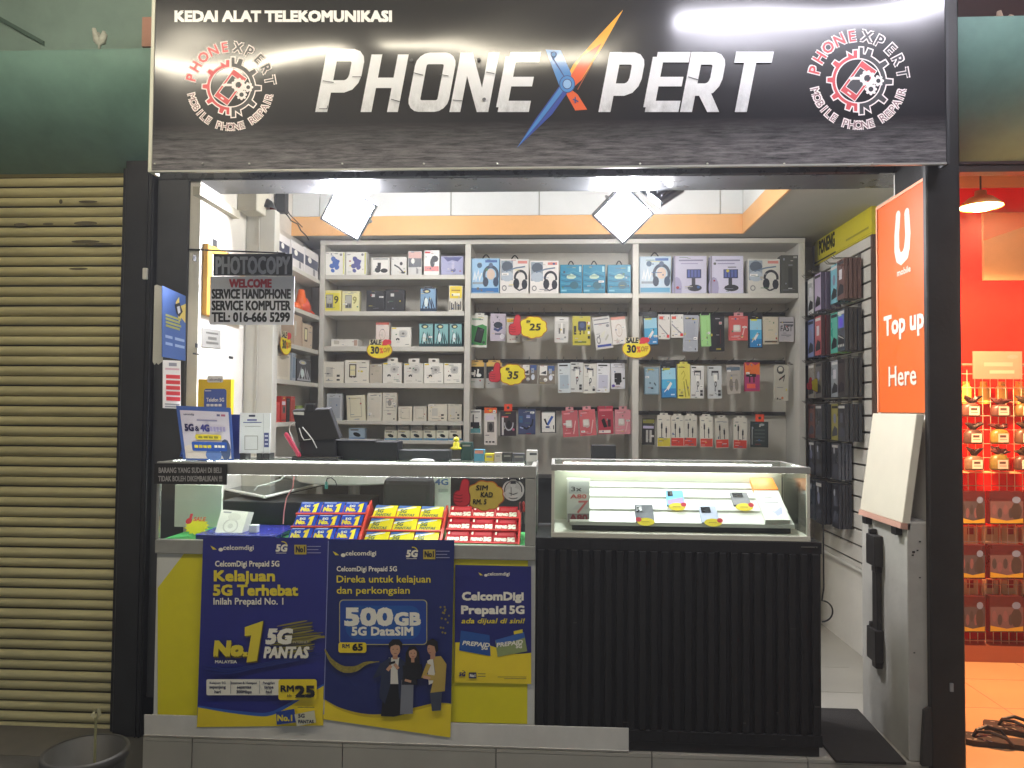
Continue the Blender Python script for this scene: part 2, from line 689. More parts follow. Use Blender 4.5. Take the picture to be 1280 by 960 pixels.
# ---- roller shutter
YSH = 0.44
o = thing("roller_shutter", (-2.6, YSH, -0.16), "closed beige roller shutter with rusty streaks beside the black post", "roller shutter")
SH = M("#beb484", 0.5, noise=0.20, scale=5, bump=0.0015, bscale=25, stretch=(0.5, 1, 3))
SHD = M("#4f4a36", 0.6, noise=0.25, scale=6)
zb, zt = Z(915, YSH, 70), 2.62
pitch = Z(600, YSH, 70) - Z(625.3, YSH, 70)
prof = []
z = zb
xa, xb = -5.0, X(161, YSH, 300)
mb = MB()
k = 0
while z < zt:
    for ua, ub, dep in ((0.04, 0.46, .013), (0.50, 0.96, .016)):
        for q in range(7):
            t0, t1 = q / 7, (q + 1) / 7
            f0, f1 = -dep * math.sin(math.pi * t0) ** .7, -dep * math.sin(math.pi * t1) ** .7
            za, zc = z + (ua + (ub - ua) * t0) * pitch, z + (ua + (ub - ua) * t1) * pitch
            mb.ngon([(xa, YSH + f0, za), (xb, YSH + f0, za), (xb, YSH + f1, zc), (xa, YSH + f1, zc)], SH)
    for ua, ub, dep in ((-0.04, 0.04, .012), (0.46, 0.50, .004)):
        for (t0, f0), (t1, f1) in (((0, 0), (.5, dep)), ((.5, dep), (1, 0))):
            za, zc = z + (ua + (ub - ua) * t0) * pitch, z + (ua + (ub - ua) * t1) * pitch
            mb.ngon([(xa, YSH + f0, za), (xb, YSH + f0, za), (xb, YSH + f1, zc), (xa, YSH + f1, zc)], SHD)
    z += pitch
    k += 1
mb.build("slat_curtain", o)
mb = MB()
mb.box(xa, xb, YSH - 0.025, YSH + 0.02, zb - 0.05, zb, SH)
mb.build("bottom_bar", o, bevel=0.003)
mb = MB()
RUST = M("#5f573f", 0.8, noise=0.3)
for (px, py, w_, h_) in ((107, 279, 15, 2.6), (26, 281, 9, 2.2), (60, 280, 7, 1.6), (107, 302, 18, 2.0), (76, 252, 2.2, 3.0), (110, 252, 12, 1.5), (124, 305, 18, 1.2), (98, 336, 12, 1.4)):
    a = Art(PY(YSH - 0.018))
    a.ell(px, py, w_, h_, RUST, 14)
    n = len(mb.v)
    mb.v += a.v
    mb.f += [tuple(i + n for i in f) for f in a.f]
    mb.m += [mb.mi(RUST)] * len(a.f)
mb.build("rust_stain", o)
mb = MB()
mb.box(xb - 0.004, x0 + 0.02, YSH - 0.05, YSH + 0.03, -0.16, 2.6, BLACK)
mb.build("guide_rail", o)
mb = MB()
mb.box(-5.2, x0 - 0.0, YSH + 0.06, YSH + 0.14, -0.16, 3.6, DARK)
tag(mb.build("dark_wall"), "dark wall closing the unit behind the roller shutter", "wall", kind="thing")
mb = MB()
mb.box(-5.2, x0 - 0.001, 0.14, YSH + 0.06, -0.163, Z(918, YSH, 70) - 0.03, M("#6b665a", 0.8, noise=0.2, scale=6))
tag(mb.build("shutter_step"), kind="structure")

# ---- bucket
pb = atz(106, 985, -0.16)
Yb = -0.52
c = at(107, 938, Yb)
o = thing("plastic_bucket", (c.x, c.y, -0.16), "grey plastic bucket standing on the ground before the shutter", "bucket")
BK = M("#474540", 0.55, noise=0.12)
rt = (X(155, Yb, 938) - X(58, Yb, 938)) / 2
h = c.z + 0.16
mb = MB()
mb.lathe((c.x, c.y, -0.16), [(0.001, 0.004), (rt * 0.74, 0.004), (rt * 0.76, 0.0), (rt * 0.94, h - 0.01), (rt * 0.93, h), (rt * 0.90, h), (rt * 0.72, 0.012), (0.001, 0.012)], BK, 48)
mb.build("bucket_body", o, smooth=True)
mb = MB()
mb.lathe((c.x, c.y, -0.16), [(rt * 0.935, h - 0.030), (rt * 0.99, h - 0.026), (rt, h - 0.004), (rt * 0.985, h + 0.002), (rt * 0.92, h + 0.002)], BK, 48)
mb.build("rim", o, smooth=True)
mb = MB()
mb.tube([(c.x + rt * 0.15 + rt * 0.0 * i, c.y + 0.02, -0.15 + i * (h + 0.09) / 8) for i in range(9)], 0.004, M("#8d8a5c", 0.7), 6)
q = Vector((c.x + rt * 0.15, c.y + 0.02, c.z + 0.11))
for i in range(5):
    g = i * 1.3
    mb.ngon([q + Vector((0, 0, -0.02)), q + Vector((0.020 * math.cos(g), 0.012 * math.sin(g), 0.0)), q + Vector((0.008 * math.cos(g), 0.004, 0.028 - 0.005 * i))], M("#b0ab86", 0.8, noise=0.2))
tag(mb.build("tissue_stick"), "thin stick with a crumpled tissue tip standing in the bucket", "stick")

FS, XJ = -0.012, 1.42
# ---- white stub wall, its board, bar and poster (right side of the doorway)
xst = at(1135, 800, FS).x
yfar = atx(1078, 800, xst).y
ztop = Z(653, FS, 1140)
o = thing("stub_wall", (xst + 0.05, FS + 0.25, 0), "low dirty white wall with broken corner beside the entrance mat", "wall", kind="thing")
mb = MB()
mb.box(xst, XJ + 0.05, FS, yfar, 0.002, ztop, M("#a8a59b", 0.75, noise=0.16, scale=4, bump=0.001))
mb.build("wall_block", o, bevel=0.003)
mb = MB()
for px, py, s_ in ((1142, 690, 2.2), (1147, 688, 1.4), (1141, 694, 1.6), (1150, 677, 1.5), (1150, 722, 1.2), (1143, 816, 1.2)):
    p = at(px, py, FS - 0.002)
    mb.box(p.x - 0.0022 * s_, p.x + 0.0022 * s_, FS - 0.0025, FS - 0.0004, p.z - 0.0016 * s_, p.z + 0.0016 * s_, DARK)
mb.build("stain", o)
mb = MB()
a = at(1152, 893, FS - 0.03)
mb.hexa([a + Vector(v) for v in ((0, 0, -.19), (.04, 0, -.19), (.04, 0, .03), (.012, 0, .012), (0, .02, -.19), (.04, .02, -.19), (.04, .02, .03), (.012, .02, .012))], M("#2e2c28", 0.8, noise=0.3))
mb.build("broken_corner", o)
mb = MB()
mb.box(XJ, XJ + 0.05, FS + 0.002, atx(1100, 400, XJ).y + 0.012, ztop + 0.002, atx(1159, 229, XJ).z - .02, WALLW)
tag(mb.build("door_jamb"), "upper white jamb carrying the orange top up poster", "wall", kind="thing")

XB = xst
BL, BR_ = atx(1073, 642, XB), atx(1131, 659, XB)
TLb, TRb = atx(1094, 516, XJ - 0.012), atx(1152, 515, XJ - 0.012)
BL.y, TLb.y = yfar - 0.03, yfar - 0.03
BR_.y = TRb.y = FS + 0.0
for p in (BL, BR_):
    p.x = XB - 0.018
zb_, zt_ = atx(1131, 655, XB - 0.018).z, 1.305
BL.z = BR_.z = zb_
TLb.z = TRb.z = zt_
TLb.x = TRb.x = XJ - 0.05
o = thing("fold_down_shelf", (XB, FS + 0.25, zb_), "white fold down board leaning over the low wall below the orange poster", "folding shelf")
mb = MB()
N = (TLb - BL).cross(BR_ - BL).normalized()
if N.x < 0:
    N = -N
mb.fbox(BL, BR_ - BL, TLb - BL, N * 0.03, M("#c9c3ae", 0.4, noise=0.05), None)
mb.build("board", o, bevel=0.002)
mb = MB()
U = (TLb - BL).normalized()
mb.fbox(BL - U * 0.022 - N * 0.004, BR_ - BL, U * 0.022, N * 0.036, M("#b98f7c", 0.6))
mb.build("wooden_lip", o)
for t in (0.15, 0.85):
    mb = MB()
    q = BL + (BR_ - BL) * t - U * 0.022
    mb.box(q.x - 0.004, XB + 0.0, q.y - 0.02, q.y + 0.02, q.z - 0.03, q.z - 0.001, BLACK)
    mb.build("hinge_bracket", o)

o = thing("door_bar", (XB, FS + 0.25, 0.5), "black upright bar with block ends fixed on the low white wall", "bar")
ym = atx(1101, 745, XB).y
DB = M("#1f1d1b", 0.5, noise=0.2)
mb = MB()
mb.box(XB - 0.024, XB - 0.006, ym - 0.02, ym + 0.028, atx(1100, 790, XB).z, atx(1100, 700, XB).z, DB)
mb.build("bar", o, bevel=0.003)
for a, b in ((668, 706), (784, 824)):
    mb = MB()
    za, zc = atx(1098, b, XB).z, atx(1098, a, XB).z
    mb.box(XB - 0.035, XB - 0.0005, ym - 0.028, ym + 0.06, za, zc, DB)
    mb.box(XB - 0.03, XB - 0.001, ym - 0.02, ym + 0.02, za - 0.025, za, DB)
    mb.box(XB - 0.03, XB - 0.001, ym + 0.028, ym + 0.05, zc, zc + 0.02, DB)
    mb.build("clamp_block", o, bevel=0.003)

# orange poster
yf, yn = atx(1100, 400, XJ - 0.006).y, atx(1159, 400, XJ - 0.006).y
zt_, zb_ = atx(1159, 229, XJ - 0.006).z, atx(1159, 516, XJ - 0.006).z
zt_, zb_ = (zt_ + atx(1100, 258, XJ - 0.006).z) / 2, zb_
W_, H_ = yf - yn, zt_ - zb_
o = thing("orange_poster", (XJ, (yf + yn) / 2, zb_), "tall orange top up poster on the white jamb by the black post", "poster")
mb = MB()
mb.box(XJ - 0.012, XJ - 0.0045, yn, yf, zb_, zt_, M("#c95a1a", 0.4, noise=0.04))
ps_ = mb.build("poster_sheet", o)
mb = MB()
EDGE = M("#e8a07c", 0.4)
mb.box(XJ - 0.016, XJ - 0.0045, yf, yf + 0.012, zb_, zt_ + 0.012, EDGE)
mb.box(XJ - 0.016, XJ - 0.0045, yn, yf, zt_, zt_ + 0.012, EDGE)
mb.build("edge_strip", o)
a = Art(frame((XJ - 0.012, yf, zt_), (0, -1, 0), (0, 0, -1), (-1, 0, 0)))
OW = PR("#d2c8b6")
cx, cy = W_ * 0.56, 0.195 * H_
pts = [(-.062, -.105), (-.085, -.02), (-.085, .05), (-.062, .085), (-.02, .098), (.03, .088), (.062, .06), (.078, 0.0), (.066, -.085)]
a.strip([(cx + x * .62, cy + y * .9) for x, y in pts], [.040, .044, .046, .048, .05, .05, .05, .046, .044], OW)
a.ell(cx - .062 * .62, cy - .095, .021, .022, OW)
a.ell(cx + .066 * .62, cy - .085, .022, .022, OW)
a.ell(cx + .03, cy + .076, .025, .026, OW)
a.text("mobile", cx + 0.01, .368 * H_, .026, OW, .03, w=.12, align='c')
a.text("Top up", W_ * .14, .63 * H_, .078, OW, .05, w=W_ * .83)
a.text("Here", W_ * .24, .875 * H_, .080, OW, .02, w=W_ * .58)
a.build("lettering", ps_)

# entrance mat
mb = MB()
zz = 0.012
pts = [atz(975, 886, zz), atz(1072, 886, zz), atz(1133, 953, zz), atz(1022, 955, zz)]
pts = [Vector((1.05, pts[1].y, zz)), pts[1], pts[2], Vector((1.05, pts[2].y, zz))]
MATM = M("#2a2723", 0.95, noise=0.3, scale=60, bump=0.004, bscale=300)
mb.hexa([pts[3], pts[2], pts[1], pts[0], pts[3] - Vector((0, 0, .01)), pts[2] - Vector((0, 0, .01)), pts[1] - Vector((0, 0, .01)), pts[0] - Vector((0, 0, .01))], MATM)
tag(mb.build("door_mat"), "dark worn entrance mat on the tiles beside the ribbed counter", "mat")

# loop of black cable by the ribbed counter
mb = MB()
p = at(1031, 764, 0.40)
mb.tube([(p.x - 0.005, p.y, p.z + 0.40), (p.x - 0.004, p.y, p.z + 0.1)] + [(p.x - 0.012 + 0.045 * math.sin(R(g)), p.y, p.z + 0.045 * math.cos(R(g))) for g in range(0, 190, 15)], 0.0035, BLACK, 6)
tag(mb.build("cable_loop"), "thin black cable hanging in a loop beside the ribbed counter", "cable")
# ================================================================ MAIN SIGN
YSG = -0.12
o = thing("shop_sign", (0, YSG, 2.2), "long glossy black shop sign with silver lettering across the top", "shop sign")


def sign_mat(name, base, rough, grad=None):
    m = bpy.data.materials.new(name)
    m.use_nodes = True
    nt = m.node_tree
    b = nt.nodes["Principled BSDF"]
    b.inputs["Roughness"].default_value = rough
    b.inputs["Coat Weight"].default_value = 0.8
    b.inputs["Specular IOR Level"].default_value = 0.15
    b.inputs["Coat Roughness"].default_value = 0.14
    g = nt.nodes.new("ShaderNodeNewGeometry")
    n = nt.nodes.new("ShaderNodeTexNoise")
    mp = nt.nodes.new("ShaderNodeMapping")
    mp.inputs["Scale"].default_value = (1.0, 1.0, 1.5)
    nt.links.new(g.outputs["Position"], mp.inputs["Vector"])
    nt.links.new(mp.outputs["Vector"], n.inputs["Vector"])
    n.inputs["Scale"].default_value = 1.5
    n.inputs["Detail"].default_value = 0.4
    bp = nt.nodes.new("ShaderNodeBump")
    bp.inputs["Distance"].default_value = 0.030
    bp.inputs["Strength"].default_value = 1.0
    nt.links.new(n.outputs["Fac"], bp.inputs["Height"])
    nt.links.new(bp.outputs["Normal"], b.inputs["Normal"])
    nt.links.new(bp.outputs["Normal"], b.inputs["Coat Normal"])
    b.inputs["Base Color"].default_value = rgb(base)
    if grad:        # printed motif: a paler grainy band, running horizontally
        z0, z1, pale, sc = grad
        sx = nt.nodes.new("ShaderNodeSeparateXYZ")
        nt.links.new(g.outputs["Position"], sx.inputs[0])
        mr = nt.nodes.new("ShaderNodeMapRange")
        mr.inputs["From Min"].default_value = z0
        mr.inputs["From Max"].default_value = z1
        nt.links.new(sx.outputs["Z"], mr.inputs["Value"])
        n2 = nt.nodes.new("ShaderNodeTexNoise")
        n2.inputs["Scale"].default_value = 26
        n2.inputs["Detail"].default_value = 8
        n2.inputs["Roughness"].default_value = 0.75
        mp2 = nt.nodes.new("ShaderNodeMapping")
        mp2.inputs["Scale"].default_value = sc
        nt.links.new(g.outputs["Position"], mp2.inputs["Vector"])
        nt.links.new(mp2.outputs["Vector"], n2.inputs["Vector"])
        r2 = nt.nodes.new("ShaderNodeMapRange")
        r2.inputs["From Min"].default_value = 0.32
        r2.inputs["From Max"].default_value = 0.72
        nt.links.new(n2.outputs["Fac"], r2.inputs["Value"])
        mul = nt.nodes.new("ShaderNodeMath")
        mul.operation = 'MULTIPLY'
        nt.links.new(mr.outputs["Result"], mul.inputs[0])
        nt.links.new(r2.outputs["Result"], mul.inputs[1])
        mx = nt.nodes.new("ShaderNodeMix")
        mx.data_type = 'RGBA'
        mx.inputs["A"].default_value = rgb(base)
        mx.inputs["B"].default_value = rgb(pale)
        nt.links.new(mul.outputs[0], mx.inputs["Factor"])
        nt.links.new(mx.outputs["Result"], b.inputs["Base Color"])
    return m


zl = Z(208, YSG)
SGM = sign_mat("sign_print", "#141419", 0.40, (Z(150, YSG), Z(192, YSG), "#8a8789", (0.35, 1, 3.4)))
SGW = sign_mat("silver_print", "#eceef2", 0.35, (Z(100, YSG), Z(150, YSG), "#8e8f92", (1.2, 1, 0.6)))
ztp = Z(-75, YSG)
TL, BLp, BRp, TRp = at(192, -75, YSG), at(190, 209, YSG), at(1183, 211, YSG), at(1183, -75, YSG)
xl, xr = BLp.x, BRp.x
mb = MB()
mb.box(xl, xr, YSG, YSG + 0.006, zl, ztp, SGM)
face = mb.build("sign_face", o)
mb = MB()
FR = M("#b8b8b0", 0.35, 0.6)
mb.box(xl - 0.014, xl - 0.0005, YSG - 0.004, YSG + 0.06, zl - 0.006, ztp, M("#cfcfbf", 0.45))
mb.build("side_return", o)
mb = MB()
mb.box(xr + 0.0005, xr + 0.012, YSG - 0.003, YSG + 0.06, zl - 0.006, ztp, DARK)
mb.build("side_return", o)
mb = MB()
mb.box(xl, xr, YSG - 0.004, YSG + 0.012, zl - 0.008, zl - 0.001, FR)
mb.build("bottom_edge", o)
mb = MB()
for px in (194, 254, 312, 428, 530, 622, 800, 884, 980, 1090, 1178):
    p = at(px, 205, YSG)
    mb = MB()
    mb.lathe(p + Vector((0, -0.003, 0)), [(0.0005, 0.004), (0.004, 0.0025), (0.0045, -0.002), (0.0005, -0.003)], FR, 8)
    mb.build("screw", face)

SB = 140.0
SH_ = 0.19
a = Art(lambda x, y, k: at(x + SH_ * (SB - y), y, YSG - k), k0=0.0008)


def sl(pts):
    return pts


LINE = PR("#3c3d42")


def letter(strokes):
    for pts, w, cl in strokes:
        a.strip(sl(pts), w, SGW, cl)


# base x of each letter at the baseline y=140
def rr(x0, y0, x1, y1, c):
    pts = []
    for cx, cy, g in ((x1 - c, y0 + c, -90), (x1 - c, y1 - c, 0), (x0 + c, y1 - c, 90), (x0 + c, y0 + c, 180)):
        pts += [(cx + c * math.cos(R(g + q)), cy + c * math.sin(R(g + q))) for q in (0, 22.5, 45, 67.5, 90)]
    return pts


def P_(x0, x1, top):
    letter([([(x0 + 7.5, 140), (x0 + 7.5, top)], 15, 0),
            ([(x0 + 3, top + 8), (x1 - 16, top + 8), (x1 - 11.5, top + 9.6), (x1 - 8.5, top + 13), (x1 - 7.5, top + 17), (x1 - 7.5, top + 33), (x1 - 9.2, top + 39.5), (x1 - 13, top + 44.6), (x1 - 19, top + 47), (x0 + 10, top + 47)], 15.5, 0)])


def E_(x0, x1, top):
    letter([([(x0 + 7, 134), (x0 + 7, top + 6)], 14, 0), ([(x0 + 5, top + 6.5), (x1 + 2, top + 6.5)], 13, 0),
            ([(x0 + 8, 102), (x1 - 1, 102)], 12, 0), ([(x0 + 3, 133), (x1 + 1, 133)], 14, 0)])


P_(394, 443, 61)
letter([([(451 + 6.5, 140), (451 + 6.5, 68)], 13.5, 0), ([(484 + 6.5, 140), (484 + 6.5, 68)], 13.5, 0), ([(455, 103.5), (494, 103.5)], 13, 0)])
letter([(rr(508 + 7, 73, 551 - 0, 132.5, 9), 14.5, 1)])
letter([([(562 + 6.5, 140), (562 + 6.5, 66)], 13.5, 0), ([(597 + 6.5, 140), (597 + 6.5, 66)], 13.5, 0)])
a.poly([(562, 66), (577, 66), (610.5, 140), (596, 140)], SGW)
E_(619, 660, 65)
P_(748, 794, 65)
E_(803, 847, 65)
P_(850, 895, 65)
a.poly([(864, 111), (879, 108), (899, 140), (884, 140)], SGW)
letter([([(906, 71.5), (953, 71.5)], 14, 0), ([(926, 140), (926, 68)], 15, 0)])
# printed cracks and plate lines on the letters
for pts in (sl([(396, 101), (410, 103)]), sl([(432, 96), (443, 96)]), sl([(486, 124), (497, 127)]), sl([(508, 91), (520, 94)]), sl([(541, 93), (552, 95)]),
            sl([(563, 125), (575, 126)]), sl([(598, 90), (609, 92)]), sl([(852, 96), (866, 100)]), sl([(398, 136), (408, 136), (408, 132)])):
    a.strip(pts, 1.0, LINE)
for x, y in ((502, 75), (586, 74), (602, 124)):
    a.ell(x, y, 2.4, 2.0, LINE, 10)
a.build("silver_lettering", face)

# the crossed blades that form the X
a = Art(PY(YSG), k0=0.0010)
B1, B2, O1, O2 = sign_mat("blue_print", "#4d86c4", 0.35), sign_mat("navy_print", "#3b4f9c", 0.35), sign_mat("amber_print", "#f2a93a", 0.35), sign_mat("coral_print", "#e0643a", 0.35)
a.poly([(709, 108), (722, 118), (734, 137), (719, 138), (708, 118)], O2)
a.poly([(708, 97), (717, 80), (749, 44), (779, 12), (754, 57), (727, 100), (714, 108)], O1)
a.poly([(718, 108), (712, 97), (728, 70), (752, 54), (727, 100)], O2)
a.poly([(682, 62), (701, 63), (714, 92), (712, 112), (701, 112)], B1)
a.poly([(699, 108), (712, 112), (690, 143), (646, 185), (670, 148)], B2)
a.poly([(700, 109), (705, 112), (676, 150), (646, 185), (672, 148)], B1)
NV = PR("#2b3f74")
a.strip([(690, 71), (708, 100)], 1.2, NV)
a.strip([(702, 118), (668, 162)], 1.0, NV)
a.strip([(722, 112), (741, 78)], 1.0, PR("#9c4a24"))
a.ell(709, 105, 10, 11, NV)
a.ell(709, 105, 9, 10, B1)
a.ell(709, 105, 6, 6.6, NV)
a.ell(709, 105, 5, 5.5, PR("#86b0da"))
a.ell(692, 68, 3.8, 3.8, NV)
a.ell(692, 68, 2.6, 2.6, PR("#86b0da"))
a.strip([(719, 121), (719, 129)], 1.6, NV)
a.strip([(716, 124), (723, 127)], 1.6, NV)
a.build("crossed_blades", face)

a = Art(PY(YSG), k0=0.0008)
SW = sign_mat("white_print", "#f2f2f2", 0.35)
a.text("KEDAI ALAT TELEKOMUNIKASI", 219, 26.5, 12.5, SW, .075, w=270)
a.build("small_lettering", face)


def emblem(cx, cy, s, parent):
    a = Art(PY(YSG), k0=0.0008)
    RD, DK, WH = PR("#cf4a50"), PR("#303034"), PR("#f4eae8")

    def gear(side, fill):
        """half a toothed wheel with a white outline"""
        ro, rt_, ri = (33, 41, 26.5) if side > 0 else (31.5, 37.5, 26.5)
        st = -90 if side > 0 else 90
        seg = 36.0
        ang = []
        for i in range(5):
            ang += [(st + seg * i + seg * f, r_) for f, r_ in ((0.0, rt_ if i == 0 else ro), (0.22, rt_ if i == 0 else ro), (0.27, ro), (0.36, ro), (0.42, rt_), (0.68, rt_), (0.74, ro), (0.99, ro))]
        ang[-3] = (st + 180 - seg * .3, ro)
        ang[-2] = (st + 180 - seg * .25, rt_)
        ang[-1] = (st + 180, rt_)
        pt = lambda g, r_: (cx + side * .7 + s * r_ * math.cos(R(g)), cy + s * r_ * math.sin(R(g)))
        for (a0, r0), (a1, r1) in zip(ang[:-1], ang[1:]):
            a.ngon([a.P(x, y, a.k) for x, y in (pt(a0, r0), pt(a1, r1), pt(a1, ri), pt(a0, ri))], fill)
        a.up()
        a.strip([pt(g, r_) for g, r_ in ang] + [pt(st + 180 - q * 7.5, ri) for q in range(25)], 1.5 * s, WH, True)
    gear(1, DK)
    gear(-1, RD)
    # phone, tilted
    def rot(pts, g=R(36), ox=0, oy=0):
        c, q = math.cos(g), math.sin(g)
        return [(cx + s * (ox + x * c - y * q), cy + s * (oy + x * q + y * c)) for x, y in pts]
    def rbox(w, h):
        return [(-w, h), (w, h), (w, -h), (-w, -h)]
    BG = SGM
    a.poly(rot(rbox(11.5, 23)), WH)
    a.poly(rot(rbox(10.6, 22)), RD)
    a.poly(rot(rbox(8.2, 15.0)), WH)
    a.poly(rot(rbox(7.4, 14.2)), PR("#2a2a2f"))
    a.poly(rot(rbox(2.5, .9), oy=15, ox=-11), WH)
    for gx, gy, r_, tz in ((11, -3, 8, 9), (24, 0, 5, 7), (15, 10, 5.6, 8)):
        for i in range(tz):
            g = 2 * math.pi * i / tz
            a.ell(cx + s * (gx + r_ * math.cos(g)), cy + s * (gy + r_ * math.sin(g)), 1.9 * s, 1.9 * s, WH, 8)
            a.k -= a.dk * 0.9
        a.ring(cx + s * gx, cy + s * gy, r_ * .78 * s, r_ * .5 * s, WH, n=18)
        a.ell(cx + s * gx, cy + s * gy, r_ * .42 * s, r_ * .42 * s, PR("#2a2a2f"), 14)
    a.strip([(cx - 8 * s, cy - 3 * s), (cx + 4 * s, cy - 3 * s)], 3.4 * s, WH)
    a.poly([(cx - 8 * s, cy), (cx - 4 * s, cy - 6.5 * s), (cx - 12 * s, cy - 3 * s)], WH)
    a.build("gear_emblem", parent)
    a = Art(PY(YSG), k0=0.0008)
    # ring of words: white outline letters with red or dark fill
    for i, (t, f) in enumerate((("PHONE", RD), ("XPERT", DK))):
        a0, a1 = ((-76, -8) if i == 0 else (11, 80))
        a.arc(t, cx, cy, 47.6 * s, a0, a1, 13.4 * s, WH, .10, sx=.98)
        a.arc(t, cx, cy, 48.0 * s, a0, a1, 12.6 * s, f, .03, sx=.96)
    a.arc("MOBILE PHONE REPAIR", cx, cy, 58 * s, 256, 104, 9.5 * s, WH, .11, inside=True)
    a.arc("MOBILE PHONE REPAIR", cx, cy, 57.6 * s, 256, 104, 8.6 * s, PR("#8a6e72"), .0, inside=True)
    a.build("ring_lettering", parent)


emblem(288, 109, 0.93, face)
emblem(1073, 101, 1.04, face)

# ================================================================ LAMPS
# walkway tube lights hung above and before the sign
def tube_light(x0, x1, y, z, h, s, label, watt):
    o = thing("tube_light", ((x0 + x1) / 2, y, z), label, "tube light", "tube lights under the walkway ceiling")
    mb = MB()
    mb.tube([(x0, y, z), (x1, y, z)], 0.016, EM(h, s, "tube_glow"), 12)
    mb.build("tube", o)
    mb = MB()
    mb.box(x0 - 0.03, x1 + 0.03, y - 0.03, y + 0.03, z + 0.025, z + 0.06, WHITE)
    bt = mb.build("batten", o)
    for xx in (x0 - 0.02, x1 + 0.005):
        mb = MB()
        mb.box(xx, xx + 0.02, y - 0.02, y + 0.02, z - 0.02, z + 0.026, WHITE)
        mb.build("lamp_holder", bt)
    mb = MB()
    for xx in (x0 + 0.2, x1 - 0.2):
        mb.tube([(xx, y, z + 0.05), (xx, y, 3.63)], 0.004, STEEL, 6)
    mb.build("hanger", o)


tube_light(0.56, 2.02, -1.22, 3.36, "#f2f0ff", TUBE_A, "bright white tube light hung over the walkway near the red shop", 0)
tube_light(-1.0, 0.33, -1.47, 3.36, "#fff4dc", TUBE_B, "warm dim tube light hung over the middle of the walkway", 0)
tube_light(-2.35, -1.15, -1.47, 3.27, "#fff4dc", TUBE_C, "warm tube light hung over the walkway near the shutter", 0)


def flood(px, py, Y, tilt, roll, label, size=0.125, power=0, bulb=0):
    c = at(px, py, Y)
    o = thing("flood_light", c, label, "flood light", "square flood lights inside the shop front")
    Mx = Matrix.Rotation(R(roll), 3, 'Y')
    Tx = Matrix.Rotation(R(tilt), 3, 'X')
    U = Tx @ (Mx @ Vector((1, 0, 0)))
    V = Tx @ (Mx @ Vector((0, 0, 1)))
    N = U.cross(V).normalized()
    if (N.y > 0) != (tilt > 90):
        N = -N
    s_ = size
    GREYM = M("#5b5c60", 0.4, 0.3)
    mb = MB()
    mb.fbox(c - U * s_ - V * s_, U * 2 * s_, V * 2 * s_, -N * 0.035, GREYM)
    for i in range(5):
        q = -s_ * .8 + i * s_ * .4
        mb.fbox(c - U * s_ * .8 + V * (q - 0.004) - N * 0.035, U * 1.6 * s_, V * 0.008, -N * 0.02, GREYM)
    mb.build("housing", o, bevel=0.003)
    mb = MB()
    w = 0.013
    f = 0.006
    for (a0, b0, a1, b1) in ((-s_, -s_, s_, -s_ + w), (-s_, s_ - w, s_, s_), (-s_, -s_ + w, -s_ + w, s_ - w), (s_ - w, -s_ + w, s_, s_ - w)):
        mb.fbox(c + N * (f + .001) + U * a0 + V * b0, U * (a1 - a0), V * (b1 - b0), -N * f, M("#a3a5ab", 0.35, 0.1))
    fr_ = mb.build("front_rim", o)
    if power:
        mb = MB()
        t = s_ - w
        mb.fbox(c + N * 0.004 - U * t - V * t, U * 2 * t, V * 2 * t, -N * 0.003, EM("#f6f6ff", 25.0 if bulb else FLOOD_E, "flood_glow"))
        mb.build("lens", fr_)
    mb = MB()
    top = Vector((c.x, c.y + 0.06, ZS + 0.0 if c.y > 0.62 else zh))
    mb.tube([c - U * s_ * .98 - N * .01, c - U * s_ * 1.06 - N * .05, c - N * .11 + Vector((0, 0, 0.02)), c + U * s_ * 1.06 - N * .05, c + U * s_ * .98 - N * .01], 0.007, STEEL, 6)
    mb.tube([c - N * .11 + Vector((0, 0, 0.02)), Vector((c.x, c.y + 0.1, 2.86))], 0.007, STEEL, 6)
    mb.build("bracket", o)
    if bulb:
        L = bpy.data.lights.new("flood_bulb", 'POINT')
        L.energy = bulb
        L.color = (1.0, 0.975, 0.94)
        L.shadow_soft_size = 0.06
        lo = bpy.data.objects.new("flood_bulb", L)
        COL.objects.link(lo)
        lo.parent = o
        lo.location = N * 0.08 - Vector((0, 0, 0.03))
    return o


flood(436, 265, 0.72, 28, 33, "glaring square flood light hung over the phone counter and tablet", 0.108, 1, 0)
flood(779, 268, 0.72, 28, 43, "glaring square flood light hung near the middle of the shop front", 0.108, 1, 0)
# lamps facing the shelves from behind the beam, a corner of the first shows, the second is added unseen for light
flood(826, 237, 0.70, 150, 40, "square flood light facing the shelves, mostly hidden behind the header beam", 0.08, 1, FLOOD_P)
flood(470, 203, 0.70, 150, 40, "added unseen square flood light facing the shelves, wholly behind the header beam", 0.08, 1, FLOOD_P)


# SHELVES --------------------------------------------------------------
# ================================================================ BACK SHELVING
o = thing("display_shelving", (0.2, YS, 0), "tall white shelving across the back wall of the phone shop", "shelving")


def shelf_z(py, px):
    return at(px, py, YS).z


xu = [X(401.5, YS, 430), X(584, YS, 430), X(794.5, YS, 430), X(1003, YS, 430)]
ztop = shelf_z(299, 695)
for i, x in enumerate(xu):
    mb = MB()
    w = (0.016, 0.018, 0.019, 0.018)[i]
    mb.box(x - w, x + w, YS, YB - 0.012, 0.0, ztop - 0.03, SHELFW)
    mb.build("upright", o, bevel=0.0015)
mb = MB()
mb.box(xu[0] - 0.016, xu[3] + 0.018, YS - 0.003, YB - 0.012, ztop - 0.029, ztop, SHELFW)
mb.build("top_board", o, bevel=0.0015)
for i in range(3):
    mb = MB()
    mb.box(xu[i] + 0.0185, xu[i + 1] - 0.0195, YB - 0.03, YB - 0.012, 0.0, ztop - 0.03, M("#c9c5b8", 0.55, noise=0.06))
    mb.build("back_sheet", o)


